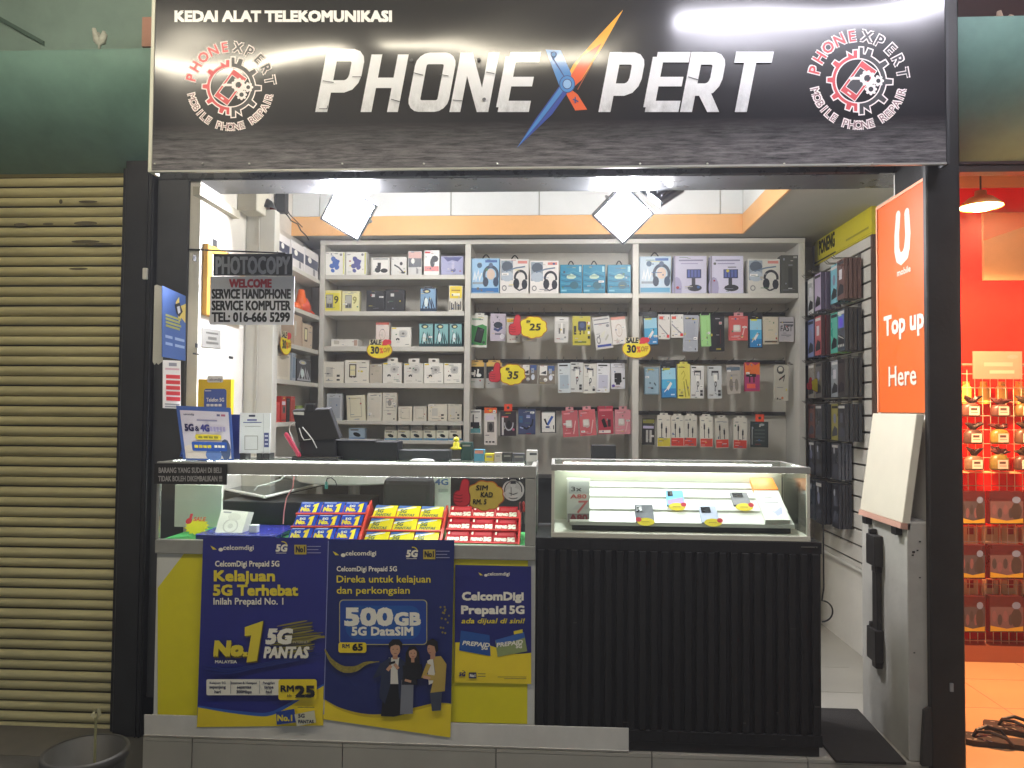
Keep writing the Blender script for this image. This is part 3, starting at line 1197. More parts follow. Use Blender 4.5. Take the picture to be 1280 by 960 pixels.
def shelf(i, py_top, py_bot, depth=YB - 0.031, xa=None):
    mb = MB()
    px = (490, 690, 895)[i]
    mb.box((xa if xa is not None else xu[i] + 0.0185), xu[i + 1] - 0.0195, YS + 0.002, depth, shelf_z(py_bot, px), shelf_z(py_top, px), SHELFW)
    mb.build("shelf", o, bevel=0.0015)


COL1 = [(343.5, 349), (389, 394.5), (433, 439), (479, 485), (526, 531), (550, 554.5)]
for k, (a, b) in enumerate(COL1):
    shelf(0, a, b, xa=(X(468, YS, 552) if k == 5 else None))
shelf(1, 366.5, 372.5)
shelf(2, 366.5, 372.5)
mb = MB()
mb.box(xu[0] + 0.02, xu[3] - 0.02, YS - 0.02, YB - 0.03, 0.86, 0.89, DARK)
mb.build("low_worktop", o)
mb = MB()
mb.box(xu[0] + 0.02, xu[3] - 0.02, YS + 0.03, YS + 0.05, 0.02, 0.86, DARK)
mb.build("low_front", o)

# slotted metal strips beside the uprights
for px in (590, 783, 801, 987):
    mb = MB()
    xx = X(px, YB - 0.03, 460)
    mb.box(xx - 0.012, xx + 0.012, YB - 0.045, YB - 0.0305, 0.95, Z(385, YB - 0.03), M("#b6b1a2", 0.5, 0.2))
    mb.build("slotted_strip", o)

# rails with hooks
def rail(i, pz, pxs, label):
    yr = YB - 0.055
    z = at(690, pz, yr).z
    t = thing("hook_rail", ((xu[i] + xu[i + 1]) / 2, yr, z), label, "rail", "hook rails on the back shelving")
    mb = MB()
    mb.box(xu[i] + 0.03, xu[i + 1] - 0.03, yr, yr + 0.012, z - 0.012, z + 0.012, M("#3c3b38", 0.45, 0.4))
    mb.build("bar", t)
    for px in pxs:
        p = at(px, pz, 1.82)
        mb = MB()
        mb.tube([(p.x, yr + 0.004, z + 0.006), (p.x, 1.80, z + 0.006), (p.x, 1.785, z + 0.016)], 0.0025, STEEL, 5)
        mb.build("hook", t)


def px_mid(l):
    return [(a + b) / 2 for a, b in l]


# ---------------------------------------------------------------- packages
G = PR


def deco(a, st, c1, c2):
    """Printed front of one package, drawn in 0..1 coordinates (v down)."""
    W, K = PR("#f1efe8"), PBLACK
    if st == "blob":
        a.rect(.04, .05, .96, .95, PR("#efeee6"))
        for x, y, r in ((.45, .32, .14), (.55, .5, .2), (.38, .62, .13), (.62, .68, .12), (.42, .82, .1), (.66, .42, .09)):
            a.ell(x, y, r, r * .8, c1, 9, rot=x * 9)
        a.ell(.8, .12, .06, .06, PGREY, 8)
        a.rect(.90, .03, .97, .97, c2)
    elif st == "wide_parts":
        a.rect(.08, .15, .92, .92, W)
        a.ell(.35, .72, .16, .16, c1, 10)
        a.ell(.7, .76, .2, .13, c1, 10)
        a.rect(.34, .3, .52, .66, c1)
        a.rect(.1, .05, .9, .11, PGREY)
    elif st == "pen":
        a.rect(.08, .1, .92, .95, PR("#dddcd6"))
        a.strip([(.2, .45), (.5, .6), (.8, .88)], .08, c1)
        a.ell(.65, .38, .1, .1, c1, 9)
        a.ell(.78, .88, .14, .06, c1, 9)
    elif st == "poster_box":
        a.rect(0.03, .03, .97, .3, c2)
        a.rect(.03, .3, .97, .68, c1)
        a.ell(.35, .42, .14, .12, W, 8)
        a.rect(.6, .7, .75, .95, PGREY)
    elif st == "red_band":
        a.rect(.03, .65, .97, .85, c2)
        a.ell(.7, .35, .24, .14, c1, 8)
        a.ell(.55, .5, .16, .2, c1, 8)
        a.rect(.05, .05, .4, .12, PRED)
    elif st == "lavender":
        a.rect(.04, .06, .96, .95, c1)
        a.poly([(.1, .06), (.3, .3), (.5, .22), (.75, .3), (.95, .06)], c2)
        a.ell(.55, .75, .12, .12, c2, 9)
        a.rect(.48, .3, .6, .7, PR("#b8b6d2"))
    elif st == "nine":
        a.rrect(.08, .12, .92, .94, .06, c1)
        a.rect(.18, .2, .56, .85, PGREY)
        a.rect(.22, .24, .52, .6, PR("#b9b9ae"))
        a.rect(.24, .66, .36, .82, PR("#55564e"))
        a.rect(.40, .66, .5, .82, PR("#55564e"))
        a.text("9", .62, .62, .34, c2, .03, w=.22)
    elif st == "pouch":
        a.rect(.28, .18, .46, .32, PR("#c9c9c6"))
        a.strip([(.05, .9), (.05, .2), (.2, .06), (.8, .06), (.95, .2), (.95, .9)], .025, PR("#3a3a3a"))
        a.rect(.48, .08, .51, .98, PR("#2d2d2d"))
    elif st == "armour":
        a.rect(.04, .04, .96, .96, c1)
        a.ell(.4, .14, .26, .1, c2, 9)
        a.ell(.42, .15, .14, .05, PR("#d8d29a"), 8)
        for q in range(4):
            a.strip([(.14 + .2 * q, .92), (.3 + .14 * q, .42 + .08 * (q % 2)), (.42 + .16 * q, .9)], .07, c2)
        a.ell(.38, .62, .12, .2, PR("#dfeeee"), 9)
        a.rect(.04, .88, .96, .96, c2)
    elif st == "yellow_game":
        a.rrect(.05, .02, .95, .5, .08, c1)
        a.rect(.18, .16, .82, .22, c2)
        a.rect(.2, .3, .8, .4, PR("#f6f2d8"))
        for q in range(7):
            a.rect(.04 + .13 * q, .62 + .05 * (q % 3), .12 + .13 * q, .95, PBLACK if q % 2 else PR("#6d675c"))
    elif st == "flat":
        a.rect(.1, .2, .3, .7, PR("#c8c4b6"))
        a.rect(.86, .1, .98, .9, PR("#b69b88"))
    elif st == "ring":
        a.rect(.03, .03, .25, .09, PYEL)
        a.rrect(.38, .14, .82, .52, .1, PR("#d4d2cc"))
        a.ell(.6, .33, .19, .16, PR("#c2c0ba"), 14)
        a.ell(.6, .33, .07, .06, PR("#7f7e7a"), 10)
        a.poly([(.24, .68), (.24, .60), (.33, .56), (.42, .60), (.42, .68), (.37, .68), (.33, .62), (.29, .68)], PR("#2e2e2c"))
        a.rect(.72, .88, .9, .91, PGREY)
    elif st == "phone_outline":
        a.strip([(.2, .2), (.45, .2), (.45, .72), (.2, .72)], .05, PR("#4b4436"), True)
        a.rect(.22, .24, .43, .66, PR("#e4dcae"))
        a.rect(.24, .68, .3, .76, PR("#4b3424"))
        a.rect(.36, .68, .42, .76, PR("#4b3424"))
        a.rect(.6, .3, .9, .33, PGREY)
        a.rect(.7, .1, .85, .13, PR("#4b4436"))
        a.rect(.75, .85, .9, .88, PGREY)
    elif st == "frame":
        a.strip([(.18, .12), (.78, .12), (.8, .84), (.2, .84)], .03, PR("#b8b19c"), True)
    elif st == "square":
        a.strip([(.25, .2), (.75, .2), (.75, .52), (.25, .52)], .025, PR("#9b988e"), True)
        a.ell(.5, .36, .14, .11, PR("#8f8c86"), 10)
        a.rect(.1, .62, .9, .64, PR("#b7b4a8"))
        a.rect(.35, .74, .6, .78, PGREY)
        a.ell(.82, .93, .06, .03, PR("#55544e"), 8)
    elif st == "plain_case":
        a.rect(.12, .15, .88, .9, c1)
        a.rect(.2, .08, .4, .11, PGREY)
        a.ell(.85, .1, .05, .03, PGREY, 8)
    elif st == "qr_free":
        a.rect(.2, .25, .5, .7, PR("#c9c6bb"))
        a.rect(.68, .6, .82, .7, PR("#3a3936"))
        a.rect(.68, .8, .82, .88, PR("#3a3936"))
        a.rect(.2, .86, .5, .89, PGREY)
    elif st == "mouse":
        a.rect(.0, .78, 1, 1, c1)
        a.rect(.1, .1, .6, .2, PR("#5c5a55"))
        a.ell(.5, .52, .26, .16, PBLACK, 10, rot=.5)
    elif st == "headset":
        a.rect(.03, .03, .97, .97, c1)
        a.rect(.03, .85, .97, .97, c2)
        a.rect(.5, .05, .92, .12, PR("#4f6ea8"))
        a.strip([(.1, .62), (.14, .4), (.18, .62), (.26, .36), (.3, .62), (.38, .42)], .05, PR("#e4e8ea"))
        a.ell(.3, .2, .09, .08, PR("#465f78"), 9)
        a.rect(.06, .68, .45, .74, PR("#8c98a2"))
        a.ring(.7, .48, .24, .09, PR("#3c4a5c"), 140, 400, 16)
        a.ell(.7, .46, .15, .16, PR("#d9c3b2"), 10)
        a.ell(.52, .68, .1, .14, PR("#2e3a4c"), 10)
        a.ell(.88, .68, .1, .14, PR("#33455e"), 10)
        a.ell(.7, .2, .08, .07, PR("#5c6b86"), 8)
    elif st == "headset_white":
        a.rect(.03, .04, .45, .62, PR("#9aa6b0"))
        a.ell(.25, .22, .2, .16, PR("#5b6571"), 10)
        a.ell(.25, .5, .22, .16, PR("#b7c2cc"), 10)
        a.strip([(.2, .36), (.55, .26), (.88, .22)], .04, PR("#6c7f95"))
        a.rect(.62, .05, .95, .13, PR("#d98f86"))
        a.ring(.72, .55, .2, .075, PR("#33353a"), 170, 375, 16)
        a.ell(.57, .72, .11, .16, PR("#2c2f36"), 10)
        a.ell(.86, .74, .1, .15, PR("#30333a"), 10)
        a.strip([(.56, .86), (.68, .92), (.84, .86)], .04, PR("#33353a"))
        a.ring(.15, .85, .07, .03, PGREY, n=12)
    elif st == "sea":
        a.rect(0.02, .02, .98, .98, c1)
        for q in range(7):
            a.strip([(.05, .25 + .1 * q), (.3, .32 + .09 * q), (.6, .22 + .11 * q), (.95, .34 + .09 * q)], .035, c2 if q % 2 else PR("#4b9ab4"))
        a.poly([(.3, .4), (.5, .31), (.72, .4), (.72, .45), (.6, .5), (.4, .5), (.3, .47)], PR("#bfd5bf"))
        a.rect(.36, .38, .66, .41, PR("#5d8f80"))
        a.ell(.64, .72, .2, .14, PR("#2b6070"), 10)
        a.rect(.86, .06, .96, .26, PR("#a7d4dc"))
        a.rect(.06, .88, .3, .94, PR("#7fc0d4"))
    elif st == "holder":
        a.rect(.16, .10, .9, .14, PR("#8b88a0"))
        a.rect(.22, .19, .74, .22, PR("#a09dba"))
        a.ell(.1, .86, .16, .3, c2, 12)
        a.rect(.4, .36, .84, .6, PR("#3d4466"))
        for q in range(4):
            a.rect(.43 + .1 * q, .38, .50 + .1 * q, .57, PR("#5a66a4"))
        a.rect(.55, .6, .66, .78, PR("#3b3b40"))
        a.ell(.64, .86, .22, .09, PR("#35353a"), 12)
        a.rect(0.0, 0.0, .05, 1, PR("#8f8d9c"))
    elif st == "dark_box":
        a.rect(.15, .3, .85, .9, PR("#4f504b"))
        a.rect(.38, .32, .6, .85, PR("#3c3d3a"))
        a.rect(.65, .03, .85, .08, PR("#a5a59e"))
    elif st == "power_bank":
        a.poly([(0.02, .3), (.3, .34), (.7, .28), (.98, .34), (.98, .93), (.02, .93)], c1)
        a.rect(.05, .1, .6, .15, PR("#8fb596"))
        a.poly([(.4, .36), (.84, .44), (.66, .88), (.2, .82)], PBLACK)
        a.poly([(.44, .42), (.78, .47), (.63, .82), (.28, .77)], PR("#2b2d2c"))
        a.ell(.8, .85, .1, .05, PR("#2f4a33"), 9)
    elif st == "charger":
        a.rect(.03, .03, .97, .18, c1)
        a.rect(.22, .28, .78, .6, PR("#c7c5be"))
        a.rect(.3, .44, .4, .66, PR("#6b6a66"))
        a.rect(.46, .24, .58, .62, W)
        a.rect(.62, .44, .74, .66, PR("#6b6a66"))
        a.ell(.78, .8, .08, .04, PGREY, 8)
        a.rect(.35, .1, .65, .12, PBLACK)
    elif st == "clip_brush":
        a.ell(.5, .42, .3, .12, c1, 10)
        a.strip([(.22, .55), (.5, .62), (.78, .5)], .1, c2)
        a.rect(.3, .72, .7, .78, PR("#6d6a78"))
        a.ell(.78, .84, .16, .1, PR("#eceaf0"), 9)
    elif st == "speaker":
        a.rect(.03, .04, .97, .97, c1)
        a.rrect(.3, .18, .76, .5, .06, PR("#2f3850"))
        a.ell(.53, .32, .15, .1, PR("#46527a"), 10)
        a.rect(.38, .5, .46, .64, PBLACK)
        a.rect(.6, .5, .66, .62, PBLACK)
        a.rect(.06, .34, .2, .64, PR("#2f2f1c"))
        a.rect(.1, .86, .76, .93, PR("#6b7412"))
        for q in range(4):
            a.rect(.84, .2 + .16 * q, .96, .3 + .16 * q, PBLACK if q % 2 else W)
    elif st == "cable_card":
        a.rect(.06, .06, .94, .1, PGREY)
        a.rect(.06, .2, .94, .23, PR("#7d7f88"))
        a.poly([(.3, .62), (.5, .48), (.7, .44), (.5, .66)], PR("#d8d6c6"))
        a.ring(.2, .72, .1, .05, PGREY, n=12)
        a.strip([(.6, .74), (.82, .58)], .07, PR("#b9b7a8"))
        a.ell(.84, .3, .1, .05, PGREY, 9)
        a.rect(.08, .87, .92, .94, c1)
    elif st == "oval_card":
        a.rect(.0, .0, 1, .1, c1)
        a.ring(.5, .5, .22, .035, PR("#c9b7a6"), n=16)
        a.rect(.42, .4, .58, .64, PR("#e2d8cc"))
        a.rect(.1, .85, .5, .88, PR("#cdbfae"))
    elif st == "earbuds":
        a.rect(0, 0, 1, .16, c1)
        a.rect(.0, .16, 1, .62, PBLACK)
        a.strip([(.4, .3), (.36, .56)], .1, W)
        a.strip([(.62, .26), (.56, .56)], .1, W)
        a.ell(.3, .44, .16, .06, W, 9)
        a.ell(.66, .5, .18, .07, W, 9)
        a.rect(.06, .7, .94, .93, PR("#c3c3be"))
    elif st == "adapter":
        a.rect(.05, .05, .5, .55, W)
        a.poly([(.1, .45), (.45, .3), (.45, .5)], PR("#3b3c40"))
        a.rect(.55, .05, .95, .3, c1)
        a.ell(.42, .78, .12, .1, W, 9)
        a.ell(.74, .66, .12, .16, PR("#dfe5ee"), 9)
        a.rect(.62, .2, .8, .45, PR("#a5afbd"))
    elif st == "tall_cable":
        a.rect(.1, .05, .8, .1, PR("#30302e"))
        a.text("2.4A", .12, .26, .055, PR("#3b3b38"), .03)
        a.rect(.12, .34, .4, .36, PGREY)
        a.rect(.15, .4, .85, .86, c1)
        a.rect(.1, .92, .3, .95, PGREY)
    elif st == "car_charger":
        a.rect(.06, .04, .4, .08, PBLACK)
        a.strip([(.28, .3), (.28, .18), (.74, .18), (.74, .42)], .06, PR("#32343a"))
        a.rrect(.4, .26, .66, .48, .05, W)
        a.ring(.55, .56, .07, .04, PR("#3d3e42"), n=10)
        a.strip([(.52, .6), (.5, .74)], .05, PR("#55565a"))
        a.rect(.72, .74, .92, .82, PR("#4b4b4d"))
        a.rect(.72, .84, .92, .92, PR("#2f2f31"))
        a.rect(.08, .88, .36, .92, PGREY)
    elif st == "black_charger":
        a.rect(.2, .05, .8, .08, PGREY)
        a.rect(.1, .16, .9, .18, PR("#b5b5b5"))
        a.rrect(.24, .38, .74, .76, .06, PBLACK)
        a.rect(.34, .76, .64, .84, PR("#2b2b2b"))
        a.rect(.84, .56, .98, .62, PBLACK)
        a.ell(.16, .88, .12, .06, c1, 9)
    elif st == "small_kit":
        a.rect(.1, .06, .9, .12, PGREY)
        a.rect(.3, .2, .4, .55, PBLACK)
        a.rect(.06, .52, .86, .78, PR("#24262b"))
        a.rect(.06, .78, .94, .97, c1)
    elif st == "slim_orange":
        a.rect(0, 0, 1, .15, c1)
        a.ell(.5, .08, .14, .03, PR("#f2c23a"), 9)
        a.rect(.1, .2, .8, .34, PR("#e2d6e0"))
        a.rect(.24, .38, .8, .66, PR("#6b6660"))
        a.ell(.52, .52, .16, .11, PR("#2a2624"), 10)
        for q in range(3):
            a.rect(.12 + .27 * q, .9, .28 + .27 * q, .94, PR("#3a3a38"))
    elif st == "necklace":
        a.rect(.1, .22, .22, .96, PR("#d8d4d4"))
        a.ring(.54, .5, .26, .06, PR("#bfc0c6"), -10, 190, 14)
        a.ell(.54, .52, .13, .16, PR("#101014"), 9)
        a.rect(.1, .2, .5, .25, PR("#d86a6a"))
        a.ell(.82, .74, .08, .06, PR("#c86a8a"), 8)
    elif st == "navy":
        a.rect(.02, .04, .98, .96, c1)
        a.strip([(.2, .7), (.5, .78), (.8, .62), (.86, .4)], .08, PR("#151722"))
        a.strip([(.1, .72), (.3, .76)], .05, PR("#aab4d4"))
        a.rect(.48, .24, .7, .34, PR("#8f98c4"))
        a.rect(.06, .28, .26, .54, PR("#3c6690"))
    elif st == "vee":
        a.rect(.1, .06, .94, .97, W)
        a.rect(.1, .06, .94, .1, PGREY)
        a.poly([(.38, .64), (.52, .68), (.86, .28), (.72, .24)], c1)
        a.poly([(.38, .64), (.48, .66), (.34, .36), (.22, .38)], PBLACK)
        a.rect(.34, .7, .6, .78, PR("#2a3f7a"))
        a.rect(.82, .66, .88, .84, PBLACK)
    elif st == "pinkcube":
        a.rrect(.2, .36, .62, .66, .06, PR("#c9b8b2"))
        a.rrect(.24, .38, .56, .6, .05, PR("#e6e2da"))
        a.strip([(.68, .9), (.84, .4)], .05, PR("#e9c3bf"))
        a.rect(.1, .84, .5, .88, c2)
        a.rect(.1, .1, .5, .14, c2)
    elif st == "redkit":
        a.rect(.08, .1, .92, .18, c2)
        a.poly([(.2, .5), (.4, .42), (.6, .74), (.36, .78)], PBLACK)
        a.rect(.62, .48, .82, .74, PR("#3a2024"))
        a.rect(.02, .86, .8, .96, PR("#e9d9d2"))
    elif st == "gradient_blue":
        a.rect(.08, .12, .94, .45, PR("#9fd3e8"))
        a.rect(.08, .45, .94, .72, PR("#4fb0da"))
        a.rect(.08, .72, .94, .97, PR("#2f86c4"))
        a.rect(.02, .0, .98, .12, PBLACK)
        a.rect(.14, .12, .6, .17, PR("#d8d84c"))
        a.poly([(.36, .7), (.62, .52), (.72, .58), (.46, .78)], W)
        a.strip([(.2, .82), (.4, .72)], .03, W)
        a.rect(.62, .88, .86, .92, PR("#cfe6f2"))
    elif st == "white_line":
        a.rect(.08, .08, .42, .2, PR("#d85a4a"))
        a.strip([(.08, .42), (.4, .6), (.9, .86)], .06, PR("#8d8f94"))
        a.ell(.16, .9, .06, .04, PR("#2d7a46"), 8)
        a.rect(.74, .82, .96, .94, PR("#d43c38"))
        a.rect(.85, .1, .9, .2, PR("#4c4c4c"))
    elif st == "grey_tall":
        a.rect(.12, .08, .5, .11, PR("#4d4e54"))
        a.rect(.56, .07, .72, .13, PR("#3a3b40"))
        a.rect(.1, .68, .88, .7, PR("#8c8f98"))
        a.rect(.2, .2, .8, .62, c1)
        a.ell(.84, .93, .05, .025, PBLACK, 8)
    elif st == "green":
        a.rect(.1, .08, .9, .96, c1)
        a.rect(.62, .2, .68, .8, PR("#8cc070"))
        a.rect(.1, .0, .9, .05, PBLACK)
    elif st == "black_red":
        a.rect(.62, .2, .82, .27, PR("#d8d4d0"))
        a.rect(.64, .22, .8, .25, PRED)
        a.rect(.1, .12, .5, .9, PR("#1f2124"))
        a.rect(.7, .4, .74, .8, PR("#5a2022"))
    elif st == "cream":
        a.rect(.08, .88, .94, .94, PR("#5d5448"))
        a.rect(.4, .16, .5, .19, PR("#9dae80"))
        a.rect(.15, .3, .85, .78, c1)
    elif st == "fast":
        a.rect(.04, .2, .96, .24, PBLACK)
        a.text("FAST", .1, .58, .22, PBLACK, .02, w=.8)
        a.rect(.3, .3, .96, .36, PR("#55555a"))
        a.rect(.14, .72, .8, .76, PR("#7d7d80"))
    elif st == "yellow_cable":
        a.strip([(.3, .3), (.5, .2), (.6, .32), (.42, .46)], .03, PR("#b0a428"))
        a.strip([(.5, .5), (.64, .96)], .06, PR("#8c8420"))
        a.strip([(.66, .44), (.9, .92)], .06, PR("#8c8420"))
        a.rect(.1, .08, .5, .1, PR("#6e681a"))
        a.rect(.1, .9, .45, .94, PR("#4c4812"))
    elif st == "blister":
        a.rect(.0, .08, 1, .2, PR("#5b6b78"))
        a.ell(.3, .7, .15, .22, c1, 10)
        a.ell(.7, .7, .14, .22, c1, 10)
        a.rect(.2, .32, .8, .4, PR("#9d9890"))
    elif st == "magenta":
        a.poly([(0, .0), (.2, .12), (.4, 0), (.7, .1), (1, .0), (1, .45), (0, .45)], PR("#e8742c"))
        a.rect(.0, .42, .98, .96, c1)
        a.rect(.08, .4, .74, .5, PBLACK)
        a.rect(.28, .48, .36, .7, PBLACK)
        a.rect(.56, .48, .64, .7, PBLACK)
        a.rect(.12, .74, .7, .9, PR("#e85a4a"))
    elif st == "earphone":
        a.ell(.4, .14, .28, .12, PR("#474642"), 10)
        a.ell(.4, .12, .18, .07, PR("#dcd8c8"), 10)
        a.strip([(.3, .42), (.7, .3), (.62, .46)], .05, PR("#2e2d2a"))
        a.rect(.15, .62, .6, .64, PGREY)
        a.ell(.2, .94, .05, .03, PBLACK, 8)
        a.ell(.55, .92, .09, .04, PR("#c77a54"), 8)
    elif st == "two_cables":
        a.rect(0.02, .72, .98, .98, c1)
        a.rect(.1, .79, .5, .82, c2)
        for x, y in ((.34, .26), (.68, .4)):
            a.rect(x - .06, y, x + .06, y + .16, PR("#26272a"))
            a.rect(x - .03, y + .16, x + .03, .7, PR("#3c3d40"))
            a.rect(x - .035, y - .05, x + .035, y, PR("#8d8e92"))
        a.rect(.1, .12, .34, .15, PGREY)
        a.rect(.7, .14, .9, .16, PGREY)
    elif st == "dark_pair":
        a.rect(.04, .04, .96, .18, PR("#8f8c3e"))
        a.rect(.06, .28, .92, .38, PR("#c9c4e0"))
        a.rect(.3, .44, .48, .9, PR("#c9c7c0"))
        a.rect(.58, .44, .76, .9, PR("#c9c7c0"))
    elif st == "dark_green":
        a.rect(.1, .05, .95, .97, PR("#2f3a38"))
        a.rect(.04, .2, .1, .9, PR("#8d8f8c"))
        a.ell(.62, .12, .16, .05, PR("#9aa39f"), 8)
        for q in range(4):
            a.rect(.2, .3 + .14 * q, .8, .36 + .14 * q, PR("#49544f"))
    elif st == "lightblue":
        a.rect(.06, .05, .94, .96, c1)
        a.ell(.38, .58, .07, .04, PR("#5d7684"), 8)
        a.ell(.72, .62, .1, .04, PR("#55707e"), 8, rot=.6)
        a.rect(.44, .74, .6, .8, PR("#3f5866"))
        a.rect(.2, .06, .6, .1, PR("#c4b64a"))
    else:
        a.rect(.12, .2, .88, .5, c1)


PRINTS = [PR(c) for c in ("#6b6b6b", "#3f4450", "#8a8f99", "#b9b4a8", "#a33c38", "#3d5f8f", "#d8c84c", "#4f7a58", "#c9c9c9")]


def small_print(a, h):
    """the lines, seals and stickers that crowd a printed carton, different on each"""
    for q in range(random.randint(3, 6)):
        x, y = random.uniform(.06, .6), random.choice((random.uniform(.03, .14), random.uniform(.72, .96), random.uniform(.1, .95)))
        a.rect(x, y, x + random.uniform(.08, .34), y + random.uniform(.008, .022), random.choice(PRINTS))
    for q in range(random.randint(1, 3)):
        x, y, r_ = random.uniform(.1, .9), random.uniform(.08, .92), random.uniform(.025, .055)
        a.ell(x, y, r_, r_ * .8, random.choice(PRINTS), 8)
    if random.random() < .35:
        x, y = random.choice((.06, .7)), random.uniform(.02, .8)
        a.rect(x, y, x + .24, y + .07, PR("#f2f0ea"))
        a.rect(x + .03, y + .03, x + .18, y + .045, PRINTS[1])


def pack(name, x0, y0, x1, y1, Y, depth, base, st, c1, c2, label, cat, group=None, tilt=0.0, tab=None, hang=False, loop=False, lean=0.0):
    """A boxed or carded product whose front fills the given outline on the plane Y."""
    tint = random.uniform(-.06, .05)
    if isinstance(base, str):
        base = "#" + "".join("%02x" % max(0, min(255, int(int(base[i:i + 2], 16) * (1 + tint)))) for i in (1, 3, 5))
    px = (x0 + x1) / 2
    BLc, BRc, TLc = at(x0, y1, Y), at(x1, y1, Y), at(x0, y0, Y)
    w, h = BRc.x - BLc.x, TLc.z - BLc.z
    Rm = Matrix.Rotation(R(random.uniform(-7, 7) if hang else random.uniform(-2.5, 2.5)), 3, 'Z') @ Matrix.Rotation(R(tilt + (random.uniform(-1.2, 1.2) if hang else 0)), 3, 'Y') @ Matrix.Rotation(R(-lean), 3, 'X')
    piv = Vector((BLc.x + w / 2, Y, BLc.z + (h if hang else 0)))
    lo = Vector((-w / 2, 0, -h if hang else 0))
    U, V, N = Rm @ Vector((1, 0, 0)), Rm @ Vector((0, 0, 1)), Rm @ Vector((0, 1, 0))
    O = piv + U * lo.x + V * lo.z
    bm = base if not isinstance(base, str) else PR(base)
    a = Art(lambda u, v, k: O + U * (u * w) + V * ((1 - v) * h) - N * k)
    a.fbox(O, U * w, V * h, N * depth, bm)
    deco(a, st, PR(c1) if isinstance(c1, str) else c1, PR(c2) if isinstance(c2, str) else c2)
    small_print(a, h)
    org = O + U * w / 2 + N * depth / 2
    if tab or loop:
        t = thing(name, org, label, cat, group)
        a.build("carton", t)
        mb = MB()
        if loop:
            mb.tube([O + U * w * (.36 + .28 * i / 8) + V * (h + 0.03 * math.sin(math.pi * i / 8)) + N * depth * .5 for i in range(9)], 0.004, PBLACK, 6)
            mb.build("carry_loop", t)
        else:
            tw, th, tm = tab
            mb.fbox(O + U * w * (.5 - tw / 2) + V * h + N * 0.001, U * w * tw, V * th, N * 0.002, PR(tm))
            q = Art(lambda u, v, k: O + U * (w * (.5 - tw / 2) + u * w * tw) + V * (h + (1 - v) * th) - N * (k - 0.001))
            q.ell(.5, .5, .18, .2, PR("#4a4843"), 10)
            n = len(mb.v)
            mb.v += q.v
            mb.f += [tuple(i + n for i in f) for f in q.f]
            mb.m += [mb.mi(PR("#4a4843"))] * len(q.f)
            mb.build("hang_tab", t)
        return t
    r_ = a.build(name, origin=org)
    return tag(r_, label, cat, group)


